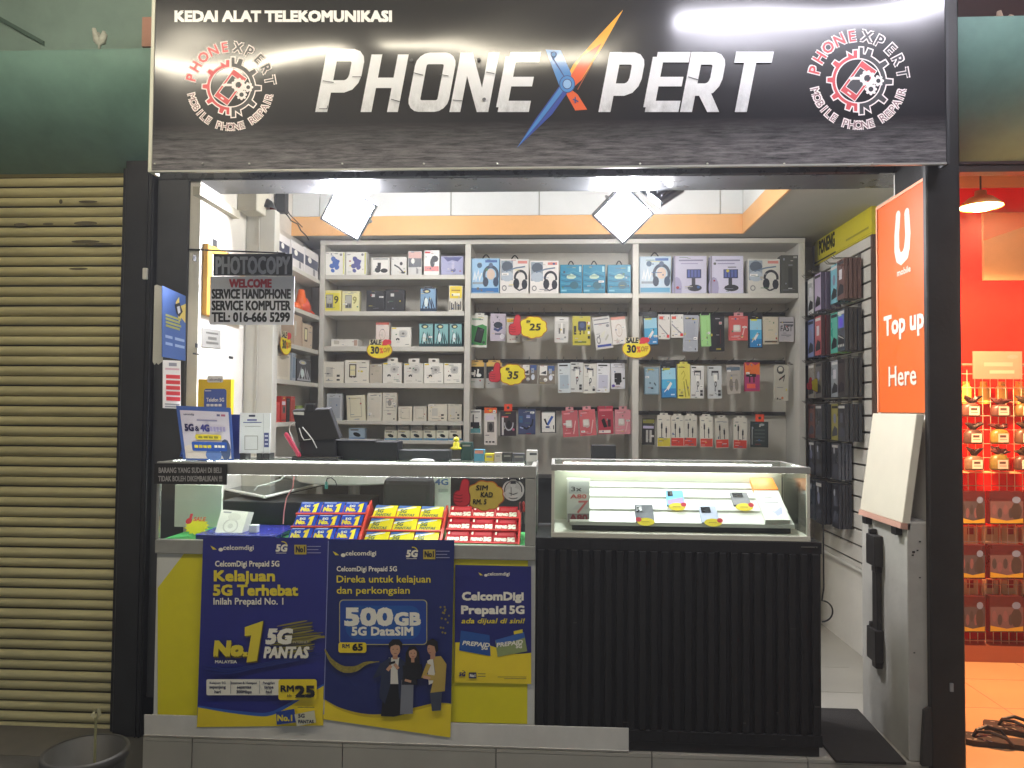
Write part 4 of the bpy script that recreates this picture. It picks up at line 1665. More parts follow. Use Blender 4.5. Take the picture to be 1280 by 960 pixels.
YF = YS + 0.02      # product fronts on the shelves
B = "product_box"
g1 = "boxed goods on the back shelves"
S1 = 343.5
rows = [
 # first shelf of the left bay
 (B, 405, 315, 431, S1, .07, "#e8e7dc", "blob", "#4a6cb4", "#d8d68a", "white box with a blue shape, first on the top shelf"),
 (B, 432, 315, 458, S1, .07, "#e8e7dc", "blob", "#5d5f96", "#d8d68a", "white box with a violet shape beside the blue one, top shelf"),
 (B, 464, 322, 487, S1, .06, "#e4e2da", "wide_parts", "#3d3d3d", "#777777", "white box picturing dark car holder pieces on the top shelf"),
 (B, 489, 321, 508, S1, .06, "#d4d3cd", "pen", "#2c2c30", "#777777", "grey white box picturing a slanted microphone on the top shelf"),
 (B, 510, 314, 527, S1, .05, "#dad8d4", "poster_box", "#5d6066", "#d9b0a8", "narrow grey and pink box standing on the top shelf"),
 (B, 530, 313, 549, S1, .05, "#ecebe6", "red_band", "#22262e", "#e08d8a", "white box with a red band and black gadget on top shelf"),
 (B, 551, 320, 579, S1, .06, "#8f90b0", "lavender", "#9c9ec4", "#3f4580", "lavender box with a dark blue pattern at the end of top shelf"),
 # second shelf
 (B, 403, 363, 426.5, 389, .05, "#ddd58c", "nine", "#e6dc4c", "#4b4a1c", "bright yellow box printed with a nine on the second shelf"),
 (B, 427.5, 364, 449, 389, .05, "#ddd8a8", "nine", "#e4dfa4", "#a09c60", "paler cream box printed with a nine on the second shelf"),
 ("zip_pouch", 458, 363, 480.5, 389, .05, "#232323", "pouch", "#444444", "#444444", "black zip pouch nearest the yellow boxes, second shelf"),
 ("zip_pouch", 481.5, 362, 505, 389, .05, "#232323", "pouch", "#444444", "#444444", "black zip pouch nearest the blue box, second shelf"),
 (B, 525, 360, 545, 389, .045, "#34495e", "armour", "#7fa4c4", "#1d3350", "blue box with dark armour picture alone on the second shelf"),
 (B, 561, 357, 578, 389, .04, "#d9d4c6", "yellow_game", "#ecd23a", "#b28a1c", "yellow topped box with black pattern at the end of second shelf"),
 # third shelf
 (B, 414, 424, 447, 433, .12, "#e6e3da", "flat", "#cccccc", "#cccccc", "low flat white box lying alone on the third shelf"),
 (B, 469.5, 403, 486, 433, .05, "#e6d8cf", "oval_card", "#c96a5a", "#aaaaaa", "upright pinkish box with red lid edge above the sale tag"),
 (B, 489, 409, 513.5, 433, .05, "#ece9e0", "ring", "#cccccc", "#cccccc", "white camera box standing on the third shelf by the sale tag"),
 (B, 523.5, 404, 541.5, 433, .05, "#1f3f44", "armour", "#86b8b8", "#1d4448", "first of the three teal armour boxes on the third shelf"),
 (B, 542.5, 404, 560.5, 433, .05, "#1f3f44", "armour", "#86b8b8", "#1d4448", "middle one of the three teal armour boxes, third shelf"),
 (B, 561.5, 404, 577.5, 433, .05, "#1f3f44", "armour", "#86b8b8", "#1d4448", "last of the three teal armour boxes, next to the upright"),
 # fourth shelf
 (B, 402, 452, 429.5, 479, .06, "#e4dfd0", "qr_free", "#cccccc", "#cccccc", "white box with small square print, first on the fourth shelf"),
 (B, 431, 450, 461, 479, .06, "#ebe6d8", "phone_outline", "#cccccc", "#cccccc", "wide white box with a phone outline on the fourth shelf"),
 (B, 462, 455, 477.5, 479, .02, "#c9c1b0", "plain_case", "#c0b7a6", "#cccccc", "low beige box behind the sale tag on the fourth shelf"),
 (B, 478.5, 453, 502, 479, .06, "#ece9e0", "ring", "#cccccc", "#cccccc", "tabbed white camera box nearest the sale tag, fourth shelf"),
 (B, 505, 454, 529, 479, .06, "#ece9e0", "ring", "#cccccc", "#cccccc", "plain white camera box between the two tabbed ones"),
 (B, 530, 454, 554, 479, .06, "#ece9e0", "ring", "#cccccc", "#cccccc", "tabbed white camera box second from the upright, fourth shelf"),
 (B, 555, 454, 576.5, 479, .06, "#ece9e0", "ring", "#cccccc", "#cccccc", "white camera box touching the upright on the fourth shelf"),
 # fifth shelf
 (B, 408, 492, 427, 526, .04, "#c3c6c8", "plain_case", "#a9aeb6", "#cccccc", "pale blue grey box behind the tablet on the fifth shelf"),
 (B, 434, 494, 457, 526, .05, "#e5dfc6", "frame", "#cccccc", "#cccccc", "cream box with a thin frame leaning on the fifth shelf"),
 (B, 459, 491, 477, 526, .05, "#ddd8ca", "plain_case", "#d0cabc", "#cccccc", "tall plain white box next to the cream framed box"),
 (B, 478, 491, 495.5, 526, .05, "#ded9cb", "square", "#cccccc", "#cccccc", "tall white box with a small square print, fifth shelf"),
 (B, 498, 508, 515, 526, .05, "#d9d3c2", "frame", "#cccccc", "#cccccc", "small white box after the tall pair on the fifth shelf"),
 (B, 516.5, 508, 533, 526, .05, "#dad4c4", "frame", "#cccccc", "#cccccc", "second small white box in the middle of the fifth shelf"),
 (B, 535, 505, 559, 526, .05, "#d8d2c0", "qr_free", "#cccccc", "#cccccc", "wide low white box with grey print on the fifth shelf"),
 (B, 560, 505, 577, 526, .05, "#d8d2c0", "qr_free", "#cccccc", "#cccccc", "low white box at the upright end of the fifth shelf"),
 (B, 436, 535, 456, 550.5, .04, "#a7bccd", "mouse", "#4a78b4", "#cccccc", "small light blue box behind the black printer"),
]
for (nm, x0, y0, x1, y1, d, base, st, c1, c2, lab) in rows:
    tab = None
    if "tabbed" in lab:
        tab = (.56, .03, "#e8e4da")
    if "armour picture" in lab:
        tab = (.5, .012, "#20252b")
    pack(nm, x0, y0, x1, y1, YF, d, base, st, c1, c2, lab, "pouch" if "pouch" in nm else "box", g1 if nm == B else "black zip pouches", tab=tab,
         tilt=(-3 if "leaning" in lab else 0))
six = ["first", "second", "third", "fourth", "fifth", "sixth"]
for i in range(6):
    xx = 480.5 + 16.2 * i
    pack(B, xx, 538, xx + 15.4, 550.5, YF, .05, "#dcd9c4", "mouse", "#5b8fb0", "#cccccc",
         "%s small mouse box from the printer on the lowest shelf" % six[i], "box", "mouse boxes on the lowest shelf")
    pack(B, xx + 1.5, 531.8, xx + 14.5, 538, YF + 0.02, .03, "#8f8b80", "none", "#99958a", "#cccccc",
         "grey carton on top of the %s mouse box, lowest shelf" % six[i], "box", "grey cartons on the mouse boxes")

# top shelves of the middle and right bays
top = [
 (588.5, 323, 624, "#8fb7d6", "headset", "#9cc4e2", "#2f6fae", "blue headset box nearest the small white boxes", True),
 (625, 324, 660.5, "#e6e2dd", "headset_white", "#cccccc", "#cccccc", "first of the two white headset boxes in the middle bay", True),
 (662.5, 326, 698, "#e6e2dd", "headset_white", "#cccccc", "#cccccc", "white headset box next to the teal boxes", False),
 (700, 331, 727.5, "#2c7f9e", "sea", "#2d86a8", "#1d5f80", "first teal carry box beside the white headset box", True),
 (728.5, 331, 756.5, "#2c7f9e", "sea", "#2d86a8", "#1d5f80", "middle teal carry box of the three on the shelf", True),
 (759.5, 331, 788.5, "#2c7f9e", "sea", "#2d86a8", "#1d5f80", "last teal carry box beside the upright", True),
 (799.5, 320.5, 838.5, "#b6cbd8", "headset", "#c0d2de", "#5d9ec0", "pale blue headset box alone in the far bay", True),
 (842, 320, 883, "#c7c5d8", "holder", "#cccccc", "#a5a0bf", "lavender car holder box next to the pale headset box", False),
 (888, 320, 929, "#c7c5d8", "holder", "#cccccc", "#a5a0bf", "lavender car holder box next to the white headset box", False),
 (935, 324, 975, "#dcdad0", "headset_white", "#cccccc", "#cccccc", "white headset box in the far bay by the grey box", False),
 (976.5, 319, 1000, "#53544f", "dark_box", "#cccccc", "#cccccc", "dark grey box at the far end of the top shelf", False),
]
for (x0, y0, x1, base, st, c1, c2, lab, lp) in top:
    pack(B, x0, y0, x1, 366.5, YF, .08, base, st, c1, c2, lab + ", top shelf" if len(lab.split()) < 12 else lab, "box", "large boxes on the top shelves", loop=lp)

# hanging packages
hang = [
 # name, bay, row, x0, y0, x1, y1, base, style, c1, c2, label, tilt
 (1, 0, 589, 394, 609, 434, "#dcdcd2", "power_bank", "#3f8a48", "#cccccc", "green and white power bank card on the top rail", 0),
 (1, 0, 613, 392, 632, 426, "#b9b0bc", "clip_brush", "#2e3440", "#3f4a78", "greyish lilac clip card beside the green power bank card", 0),
 (1, 0, 633, 397, 649, 428, "#d8d5cc", "charger", "#e0b63a", "#cccccc", "white charger card partly behind the red thumb tag", 0),
 (1, 0, 652, 402, 671, 427, "#d9d7d2", "charger", "#dddad4", "#cccccc", "white charger card hidden behind the yellow price cloud", 0),
 (1, 0, 693.5, 396, 710.5, 428, "#e3e1da", "charger", "#e6e4de", "#cccccc", "clean white charger card alone in the middle of the rail", 0),
 (1, 0, 715.5, 395, 738, 431.5, "#bdb44a", "speaker", "#c3b838", "#cccccc", "olive yellow speaker card on the top rail", 1),
 (1, 0, 740, 396, 761, 436, "#dedcd6", "cable_card", "#3e4f9c", "#cccccc", "slanting white cable card with a blue foot strip", 7),
 (1, 0, 763, 396, 781, 430, "#e6e0d8", "oval_card", "#dc9a88", "#cccccc", "slanting white card with pink top edge by the upright", 6),
 (1, 1, 586, 453, 605, 485, "#cfcdc6", "earbuds", "#d8b25c", "#cccccc", "first earbud card on the middle rail by the upright", 0),
 (1, 1, 608, 453, 627, 485, "#cfcdc6", "earbuds", "#d8b25c", "#cccccc", "earbud card half behind the second red thumb tag", 0),
 (1, 1, 652, 455, 671.5, 479.5, "#7d7468", "adapter", "#3f5a94", "#cccccc", "small adapter card nearest the second price cloud", 0),
 (1, 1, 673.5, 456, 694, 480, "#857b6e", "adapter", "#3f5a94", "#cccccc", "small adapter card next to the tall cable cards", 0),
 (1, 1, 697, 454, 712.5, 491, "#cfd6d8", "tall_cable", "#aebcc6", "#cccccc", "pale blue tall cable card, first of the tall five", 0),
 (1, 1, 713, 453, 729, 490, "#d9dad6", "car_charger", "#cccccc", "#cccccc", "white car charger card just after the pale blue tall card", 0),
 (1, 1, 729.7, 455, 745.3, 491.5, "#dcdad2", "car_charger", "#cccccc", "#cccccc", "white car charger card, middle one of the tall five", 0),
 (1, 1, 746, 454, 762.5, 490.5, "#dcdcde", "tall_cable", "#c6c6d6", "#cccccc", "white tall cable card with lilac panel, fourth of the five", 0),
 (1, 1, 763.3, 454, 781, 486, "#d6d6da", "black_charger", "#5b4aa0", "#cccccc", "card picturing a black wall charger beside the upright", 0),
 (1, 2, 586, 512, 601, 542, "#d8d6d2", "small_kit", "#5d9aa0", "#cccccc", "small white and teal kit card on the lowest rail", 0),
 (1, 2, 605, 509.5, 620.5, 556, "#e3dcd4", "slim_orange", "#e8642a", "#cccccc", "tall slim orange topped card on the lowest rail", 0),
 (1, 2, 625, 514, 645, 545, "#3a3034", "necklace", "#cccccc", "#cccccc", "dark card with a silver necklace and orange tab", 0),
 (1, 2, 647.5, 511, 669, 543, "#3b4260", "navy", "#414a70", "#cccccc", "navy blue headset card on the lowest rail", 0),
 (1, 2, 675, 513, 694.5, 541, "#1c1c1c", "vee", "#3a62b4", "#cccccc", "black framed card with a blue tool shape", 0),
 (1, 2, 702, 513, 721.5, 546, "#d06a70", "pinkcube", "#cccccc", "#e8a2a4", "rosy pink charger box next to the black framed card", 3),
 (1, 2, 723, 512, 743.5, 544.5, "#cc666a", "pinkcube", "#cccccc", "#e8a2a4", "rosy pink charger box hanging crooked beside the dark red one", 5),
 (1, 2, 747, 507.5, 766, 542.5, "#b83c4c", "redkit", "#cccccc", "#e07a84", "dark red kit card between the pink boxes", 1),
 (1, 2, 768.5, 512, 788.5, 542.5, "#d98f96", "pinkcube", "#cccccc", "#e8b4b6", "pale pink charger box against the upright", 0),
 (2, 0, 803, 393, 821.5, 431.5, "#23303a", "gradient_blue", "#cccccc", "#cccccc", "blue cable box above the round sale tag on the top rail", 3),
 (2, 0, 823, 393, 837.5, 424, "#e4e0d8", "white_line", "#cccccc", "#cccccc", "white cable card nearest the blue cable box", 0),
 (2, 0, 838.5, 393, 854, 422, "#e4e0d8", "white_line", "#cccccc", "#cccccc", "white cable card nearest the grey tall card", 0),
 (2, 0, 854.5, 394, 873, 439.5, "#a5a8b0", "grey_tall", "#9ea2ac", "#cccccc", "tall grey card hanging on the far top rail", 0),
 (2, 0, 875, 392, 887.5, 433, "#8fc07a", "green", "#9ccf84", "#cccccc", "narrow light green box beside the black box", 2),
 (2, 0, 887.5, 393, 905.5, 439, "#17191b", "black_red", "#cccccc", "#cccccc", "tall black box with a small red label", 1),
 (2, 0, 911.5, 395, 935, 425.5, "#d2605c", "pinkcube", "#cccccc", "#e89a94", "coral charger box on the far top rail", 0),
 (2, 0, 936, 394, 953, 435, "#26384a", "gradient_blue", "#cccccc", "#cccccc", "blue cable box beside the coral charger box", 1),
 (2, 0, 953.5, 396, 972.5, 430, "#d9cfb8", "cream", "#d4c9b0", "#cccccc", "cream card beside the last blue cable box", 0),
 (2, 0, 974.5, 396, 992.5, 427, "#b3aeb0", "fast", "#cccccc", "#cccccc", "grey card with bold black lettering by the slotted wall", 0),
 (2, 1, 805.5, 459, 824, 493, "#7d97a6", "lightblue", "#9ab8c8", "#cccccc", "pale blue clear box, first on the far middle rail", 0),
 (2, 1, 825.5, 455, 845, 497.5, "#2a5c80", "gradient_blue", "#cccccc", "#cccccc", "blue cable box between pale blue and yellow packs", 2),
 (2, 1, 846.5, 455, 862.5, 498, "#d8d05a", "yellow_cable", "#cccccc", "#cccccc", "yellow cable box on the far middle rail", 0),
 (2, 1, 863.5, 457, 880, 498, "#d4d4d0", "car_charger", "#cccccc", "#cccccc", "white car charger card touching the yellow box", 0),
 (2, 1, 885, 457.5, 902, 498, "#c2c6c6", "car_charger", "#cccccc", "#cccccc", "greyer car charger card hanging apart from the yellow box", 0),
 (2, 1, 908, 456, 924.5, 492, "#a39c92", "blister", "#7d776c", "#cccccc", "grey blister card beside the magenta pack", 2),
 (2, 1, 931, 453, 950, 489, "#b03a5a", "magenta", "#a8386c", "#cccccc", "orange and magenta earphone pack on the middle rail", 0),
 (2, 1, 969, 456, 986, 501, "#cfc9b8", "earphone", "#cccccc", "#cccccc", "white earphone box hanging by the slotted wall", -1),
 (2, 2, 803, 523, 818.5, 556, "#2c2a26", "dark_pair", "#cccccc", "#cccccc", "dark card with two white plugs by the upright", 0),
 (2, 2, 821.5, 519, 838, 558.5, "#dad6c8", "two_cables", "#d2c23c", "#a8981c", "yellow footed cable box, only one in its row", 0),
 (2, 2, 838.7, 520, 854.5, 558, "#dad6c8", "two_cables", "#d0402f", "#e88a7a", "red footed cable box touching the yellow footed one", 0),
 (2, 2, 855.2, 520, 871, 558, "#dad6c8", "two_cables", "#d0402f", "#e88a7a", "red footed cable box, second after the yellow footed one", 0),
 (2, 2, 875, 520.5, 890.5, 559, "#d6d2c4", "two_cables", "#d0402f", "#e88a7a", "red footed cable box in the middle of the lowest rail", 0),
 (2, 2, 893.5, 522, 910, 560, "#d6d2c4", "two_cables", "#d0402f", "#e88a7a", "red footed cable box, second from the dark green pack", 1),
 (2, 2, 917.5, 522.5, 934, 561, "#d2cec0", "two_cables", "#d0402f", "#e88a7a", "red footed cable box nearest the dark green pack", 0),
 (2, 2, 939, 527, 960.5, 559, "#2b3230", "dark_green", "#cccccc", "#cccccc", "dark green pack with an orange tab, lowest rail", 0),
]
railrows = {}
for (bay, r_, x0, y0, x1, y1, base, st, c1, c2, lab, tilt) in hang:
    railrows.setdefault((bay, r_), []).append((x0 + x1) / 2)
    tab = None
    if "orange tab" in lab:
        tab = (.5, .045, "#e8502c")
    elif st in ("pinkcube",):
        tab = (.5, .022, "#d8979a")
    elif st in ("power_bank", "two_cables", "earbuds", "yellow_cable"):
        tab = (.6 if st != "earbuds" else .8, .014, base if st != "earbuds" else "#c9a25c")
    elif st == "gradient_blue":
        tab = (.9, .018, "#1a1c20")
    pack("hanging_pack", x0, y0, x1, y1, 1.80, .022, base, st, c1, c2, lab, "package", "packages hanging on the back rails", tilt=-tilt, tab=tab, hang=True)
rn = {(1, 0): "top hook rail of the middle bay", (1, 1): "second hook rail of the middle bay", (1, 2): "lowest hook rail of the middle bay",
      (2, 0): "top hook rail of the far bay", (2, 1): "second hook rail of the far bay", (2, 2): "lowest hook rail of the far bay"}
for (bay, r_), xs in railrows.items():
    rail(bay, {0: 392.5, 1: 451.5, 2: 511}[r_] + (4 if (bay, r_) == (2, 2) else 0), xs + ([680] if (bay, r_) == (1, 0) else []), rn[(bay, r_)] + " at the back")

# ---------------------------------------------------------------- tags (cut card)
TY, TR = PR("#ecd92c", .5), PR("#c8303a", .5)


def sale_tag(P, s, label, name="sale_tag"):
    """yellow oval tag with a lettered top and a red heart hand"""
    a = Art(P, k0=0.002)
    a.ell(0, .35 * s, 1.02 * s, .68 * s, PR("#b8741c", .5), 28)
    a.ell(0, .35 * s, .97 * s, .63 * s, TY, 28)
    a.poly([(-.85 * s, -.05 * s), (-.8 * s, -.45 * s), (.1 * s, -.5 * s), (.2 * s, -.05 * s)], PR("#d8cfa8"))
    a.text("SALE", -.72 * s, -.08 * s, .36 * s, PBLACK, .06, w=.85 * s, shear=.1)
    a.ell(.5 * s, -.25 * s, .26 * s, .24 * s, TR, 12)
    a.ell(.72 * s, -.28 * s, .22 * s, .2 * s, TR, 12)
    a.poly([(.25 * s, -.2 * s), (.2 * s, .0), (.55 * s, -.02 * s)], TR)
    a.text("30", -.66 * s, .62 * s, .52 * s, PBLACK, .05, w=.62 * s)
    a.text("%", .03 * s, .6 * s, .42 * s, PORANGE, .04, w=.26 * s)
    a.text("OFF", .33 * s, .52 * s, .34 * s, PR("#b98a1c"), .04, w=.52 * s, shear=.15)
    # give the card a thickness
    n = 24
    ring = [(1.02 * s * math.cos(2 * math.pi * i / n), .35 * s + .68 * s * math.sin(2 * math.pi * i / n)) for i in range(n)]
    for i in range(n):
        (x0, y0), (x1, y1) = ring[i], ring[(i + 1) % n]
        a.ngon([P(x0, y0, .002), P(x1, y1, .002), P(x1, y1, 0), P(x0, y0, 0)], PR("#b8741c", .5))
    return tag(a.build(name), label, "sale tag", "thirty percent sale tags")


def loc(px, py, Y, ax=(1, 0, 0)):
    c = at(px, py, Y)
    return frame(c, ax, (0, 0, -1), Vector(ax).cross(Vector((0, 0, -1))))


def pxm(Y):       # metres per photo pixel on a plane
    return (Y + 3.02) / F


mtr = lambda c, s, Y: frame(c, (1, 0, 0), (0, 0, -1), (0, -1, 0))
sale_tag(mtr(at(474.5, 432, YS - 0.01), 1, 0), 16.2 * pxm(YS), "yellow sale tag stuck on the shelf edge among the white boxes")
sale_tag(mtr(at(795.5, 430, YS - 0.01), 1, 0), 17.3 * pxm(YS), "yellow sale tag stuck on the upright between the hanging packages")


def thumb_tag(P, s, lines, label, cloud="#ecd92c", thumb=(-.75, 0)):
    """yellow cloud card with a red thumbs up hand at its side; s is the half width"""
    a = Art(P, k0=0.002)
    ol = PR("#b5651c", .5)
    cl = PR(cloud, .5)
    def blob(g, mt):
        pts = []
        for i in range(48):
            t = 2 * math.pi * i / 48
            r_ = .97 + .11 * abs(math.sin(4.5 * t + .4))
            pts.append((.28 * s + (.72 * r_ + g) * s * math.cos(t), .05 * s + (.56 * r_ + g) * s * math.sin(t)))
        a.poly(pts[::-1], mt)
    blob(.045, ol)
    blob(0, cl)
    dk = PR("#7d1a24", .5)
    tx = thumb[0] * s
    for g, mt in ((.035 * s, dk), (0, TR)):
        a.rrect(tx - .30 * s - g, -.14 * s - g, tx + .36 * s + g, .48 * s + g, .24 * s, mt)
        a.strip([(tx + .12 * s, .1 * s), (tx + .13 * s, -.22 * s), (tx + .17 * s, -.48 * s)], [.44 * s + 2 * g, .34 * s + 2 * g, .30 * s + 2 * g], mt)
        a.ell(tx + .17 * s, -.48 * s, .15 * s + g, .15 * s + g, mt, 12)
        a.k -= a.dk * .5
    for q in range(3):
        a.strip([(tx - .28 * s, (.02 + .13 * q) * s), (tx - .04 * s, (.06 + .13 * q) * s), (tx + .06 * s, (.02 + .13 * q) * s)], .03 * s, dk)
    for (t, x, y, h, w) in lines:
        a.text(t, x * s, y * s, h * s, PR("#2d2a12", .5), .04, w=w * s, shear=.1)
    n = 28
    ring = [(.28 * s + .76 * s * math.cos(2 * math.pi * i / n), .05 * s + .6 * s * math.sin(2 * math.pi * i / n)) for i in range(n)]
    for i in range(n):
        (x0, y0), (x1, y1) = ring[i], ring[(i + 1) % n]
        a.ngon([P(x0, y0, .002), P(x1, y1, .002), P(x1, y1, 0), P(x0, y0, 0)], ol)
    return tag(a.build("price_tag"), label, "price tag", "thumbs up price tags")


thumb_tag(mtr(at(660, 408, 1.74), 1, 0), 22.5 * pxm(1.74), [("RM", -.08, -.18, .16, .2), ("25", .08, .22, .36, .62)], "yellow cloud price tag marked RM 25 with a red thumb")
thumb_tag(mtr(at(634, 467, 1.74), 1, 0), 21.5 * pxm(1.74), [("RM", -.08, -.18, .16, .2), ("35", .02, .3, .42, .62)], "yellow cloud price tag marked RM 35 with a red thumb")

# ================================================================ LEFT SHELF UNIT (seen from its side)
XF = at(398, 430, YS).x
YN = atx(345, 430, XF).y
o = thing("side_shelving", (XF - 0.08, (YN + YS) / 2, 0), "narrow white side shelving between the white column and the back shelves", "shelving")
mb = MB()
mb.box(XL + 0.002, XF + 0.01, YN - 0.07, YN, 0.0, Z(262, YN - 0.07, 320), M("#c9c7bc", 0.5, noise=0.05))
mb.build("end_column", o, bevel=0.003)
mb = MB()
for px in (306.5, 322):
    xx = X(px, YN - 0.07, 400)
    mb.tube([(xx, YN - 0.075, 0.95), (xx + 0.004, YN - 0.075, 1.5), (xx, YN - 0.075, Z(264, YN - 0.07, 320))], 0.0028, M("#b4b1a6", 0.5), 5)
mb.build("surface_cable", o)
mb = MB()
mb.box(XL + 0.002, XL + 0.016, YN + 0.001, YS + 0.25, 0, 2.36, SHELFW)
mb.build("back_sheet", o)
LS = [(atx(370, py, XF).z) for py in (334, 384, 431, 476, 527)]
for z in LS:
    mb = MB()
    mb.box(XL + 0.017, XF, YN + 0.001, xu and YS + 0.12, z - 0.025, z, SHELFW)
    mb.build("shelf", o, bevel=0.0015)


def sidebox(px0, px1, level, hpx, base, st, c1, c2, lab, depth=0.1, cat="box", inset=0.004):
    ya, yb = atx(px0, 430, XF).y, atx(px1, 430, XF).y
    z = LS[level]
    h = hpx * ((ya + yb) / 2 + 3.02) / F
    O = Vector((XF - inset, ya, z))
    a = Art(lambda u, v, k: O + Vector((0, (yb - ya) * u, (1 - v) * h)) + Vector((k, 0, 0)))
    a.box(XF - inset - depth, XF - inset, ya, yb, z + 0.0005, z + h, PR(base))
    deco(a, st, PR(c1), PR(c2))
    return tag(a.build("product_box", origin=(O.x - depth / 2, (ya + yb) / 2, z)), lab, cat, "goods on the side shelving")


for i, (p0, p1) in enumerate(((347, 361), (363, 379), (380, 397))):
    sidebox(p0, p1, 0, 32, "#dedad8", "poster_box", "#3d4258", "#dedad8", "%s white cup picture box on the side shelving top" % ("first", "middle", "last")[i])
mb = MB()
zc = LS[1]
for (px, dy, r_, hh, m_) in ((371, 0, .035, .05, PORANGE), (377, .03, .05, .09, PR("#d9573a")), (386, 0.02, .035, .03, PR("#d9573a")), (374, 0.05, .03, .14, PORANGE)):
    p = atx(px, 384, XF - .05)
    mb.lathe((XF - .055, p.y + dy, zc), [(0.001, 0), (r_, .004), (r_ * 1.05, hh * .5), (r_ * .6, hh), (0.001, hh + .004)], m_, 12)
tag(mb.build("plush_toy", smooth=True), "lumpy orange soft figure on the second level of the side shelving", "toy")
sidebox(368, 378, 2, 38, "#bda892", "flat", "#a08c78", "#aaaaaa", "brown box behind the beige box on the side shelving")
sidebox(379, 391, 2, 30, "#c9b79f", "phone_outline", "#a08c78", "#aaaaaa", "beige box with a dark outline on the side shelving")
sidebox(346, 352, 2, 26, "#d9d4cb", "plain_case", "#cac5ba", "#aaaaaa", "narrow white box behind the edge on sale tag")
sidebox(343.5, 364, 3, 33, "#dcd5c4", "plain_case", "#d2cab8", "#aaaaaa", "large cream box on the fourth level of side shelving")
sidebox(366.5, 371, 3, 35, "#a8b4be", "plain_case", "#7d93a8", "#aaaaaa", "thin blue grey box beside the cream box")
sidebox(372, 390, 3, 28, "#26272c", "armour", "#30333c", "#b0b4bc", "dark box with white figures beside the cream box")
sidebox(344.5, 352, 4, 26, "#c9403c", "plain_case", "#b83430", "#aaaaaa", "short red box on the lowest side shelf level")
sidebox(354, 360, 4, 33, "#c23a32", "slim_orange", "#a82a24", "#aaaaaa", "tall red box on the lowest side shelf level")
sidebox(361, 364.5, 4, 30, "#242422", "plain_case", "#2c2c2a", "#aaaaaa", "narrow black box between the two red boxes")
sidebox(366, 371, 4, 32, "#c8524a", "plain_case", "#b8423a", "#aaaaaa", "red and pink box beside the narrow black box")
sidebox(372.5, 381, 4, 20, "#8ea83e", "plain_case", "#7a9632", "#aaaaaa", "small lime green box on the lowest side shelf")
sale_tag(frame(atx(357, 424, XF + 0.012), (0, 1, 0), (0, 0, -1), (1, 0, 0)), 0.085, "yellow sale tag seen edge on at the side shelving")

# boxing, lamp shade and dark bits under the ceiling at the left
mb = MB()
a, b = at(272, 240, 0.80), at(321, 263, 0.80)
mb.box(XL + 0.002, b.x, 0.80, 0.98, b.z, 2.855, M("#c4bfae", 0.6, noise=0.06))
tag(mb.build("ceiling_boxing", bevel=0.004), "cream boxed duct under the ceiling above the white column", "duct", kind="thing")
mb = MB()
p0, p1 = atx(246, 246, XL + 0.02), atx(296, 271, XL + 0.02)
mb.box(XL + 0.001, XL + 0.035, min(p0.y, p1.y), max(p0.y, p1.y), p1.z - 0.01, p1.z + 0.028, M("#bdb8a6", 0.6))
tag(mb.build("wall_conduit"), "cream cable trunking along the top of the side wall", "conduit")
c = at(332, 262, 0.95)
mb = MB()
o = thing("hanging_lamp", c, "black and red metal lamp shade hung above the white column", "lamp shade")
mb.lathe(c, [(0.058, 0), (0.05, 0.016), (0.033, 0.045), (0.015, 0.058), (0.001, 0.06)], BLACK, 24)
mb.build("shade", o, smooth=True)
mb = MB()
mb.lathe(c, [(0.056, 0.002), (0.045, 0.02), (0.001, 0.03)], M("#8d2c2a", 0.5), 24)
mb.build("inner_face", o, smooth=True)
mb = MB()
mb.tube([c + Vector((0, 0, .058)), c + Vector((0.004, 0, .12)), c + Vector((0, .02, .5))], 0.003, BLACK, 6)
mb.build("cord", o)
mb = MB()
p = at(350, 258, 1.3)
mb.box(p.x - 0.028, p.x + 0.028, 1.3, 1.36, p.z - 0.03, 2.6, DARK)
tag(mb.build("power_adapter"), "black power adapter block hanging near the dark lamp shade", "adapter")
mb = MB()
ps = [at(x, y, 1.35) for x, y in ((352, 262), (360, 270), (364, 276), (372, 280), (376, 288), (384, 296), (386, 300))]
mb.tube(ps, 0.004, BLACK, 6)
mb.tube([at(x, y, 1.36) for x, y in ((345, 246), (354, 252), (362, 268), (378, 284))], 0.003, BLACK, 6)
tag(mb.build("loose_cable"), "loose black cable drooping in front of the ceiling band", "cable")
# ================================================================ LEFT COUNTER
YD = 0.36        # counter depth
lx0, lx1 = X(197, 0, 620), X(670, 0, 620)
zt1, zt0 = Z(579.5, 0, 430), Z(594.5, 0, 430)
zb1, zb0 = Z(678, 0, 430), Z(695.5, 0, 430)
o = thing("display_counter", ((lx0 + lx1) / 2, YD / 2, 0), "glass topped phone counter with yellow front and three blue posters", "display counter")
mb = MB()
mb.box(lx0, lx1, -0.012, 0.012, zt0, zt1, ALU)
mb.box(lx0, lx1, YD - 0.02, YD, zt0 + 0.01, zt1, ALU)
mb.box(lx0, lx0 + 0.02, 0.013, YD - 0.021, zt0 + 0.005, zt1 - 0.001, ALU)
mb.box(lx1 - 0.02, lx1, 0.013, YD - 0.021, zt0 + 0.005, zt1 - 0.001, ALU)
mb.build("top_frame", o, bevel=0.002)
mb = MB()
mb.box(lx0, lx1, -0.012, 0.012, zb0, zb1, ALU)
mb.build("bottom_rail", o, bevel=0.002)
for xx, w in ((lx0, 0.010), (lx1 - 0.042, 0.042)):
    mb = MB()
    mb.box(xx, xx + w, -0.010, 0.012, zb1 + 0.001, zt0 - 0.001, ALU)
    mb.build("corner_post", o, bevel=0.002)
    mb = MB()
    mb.box(xx if w < .02 else lx1 - 0.012, (xx if w < .02 else lx1 - 0.012) + 0.012, YD - 0.014, YD - 0.002, zb1 + 0.001, zt0 + 0.008, ALU)
    mb.build("corner_post", o)
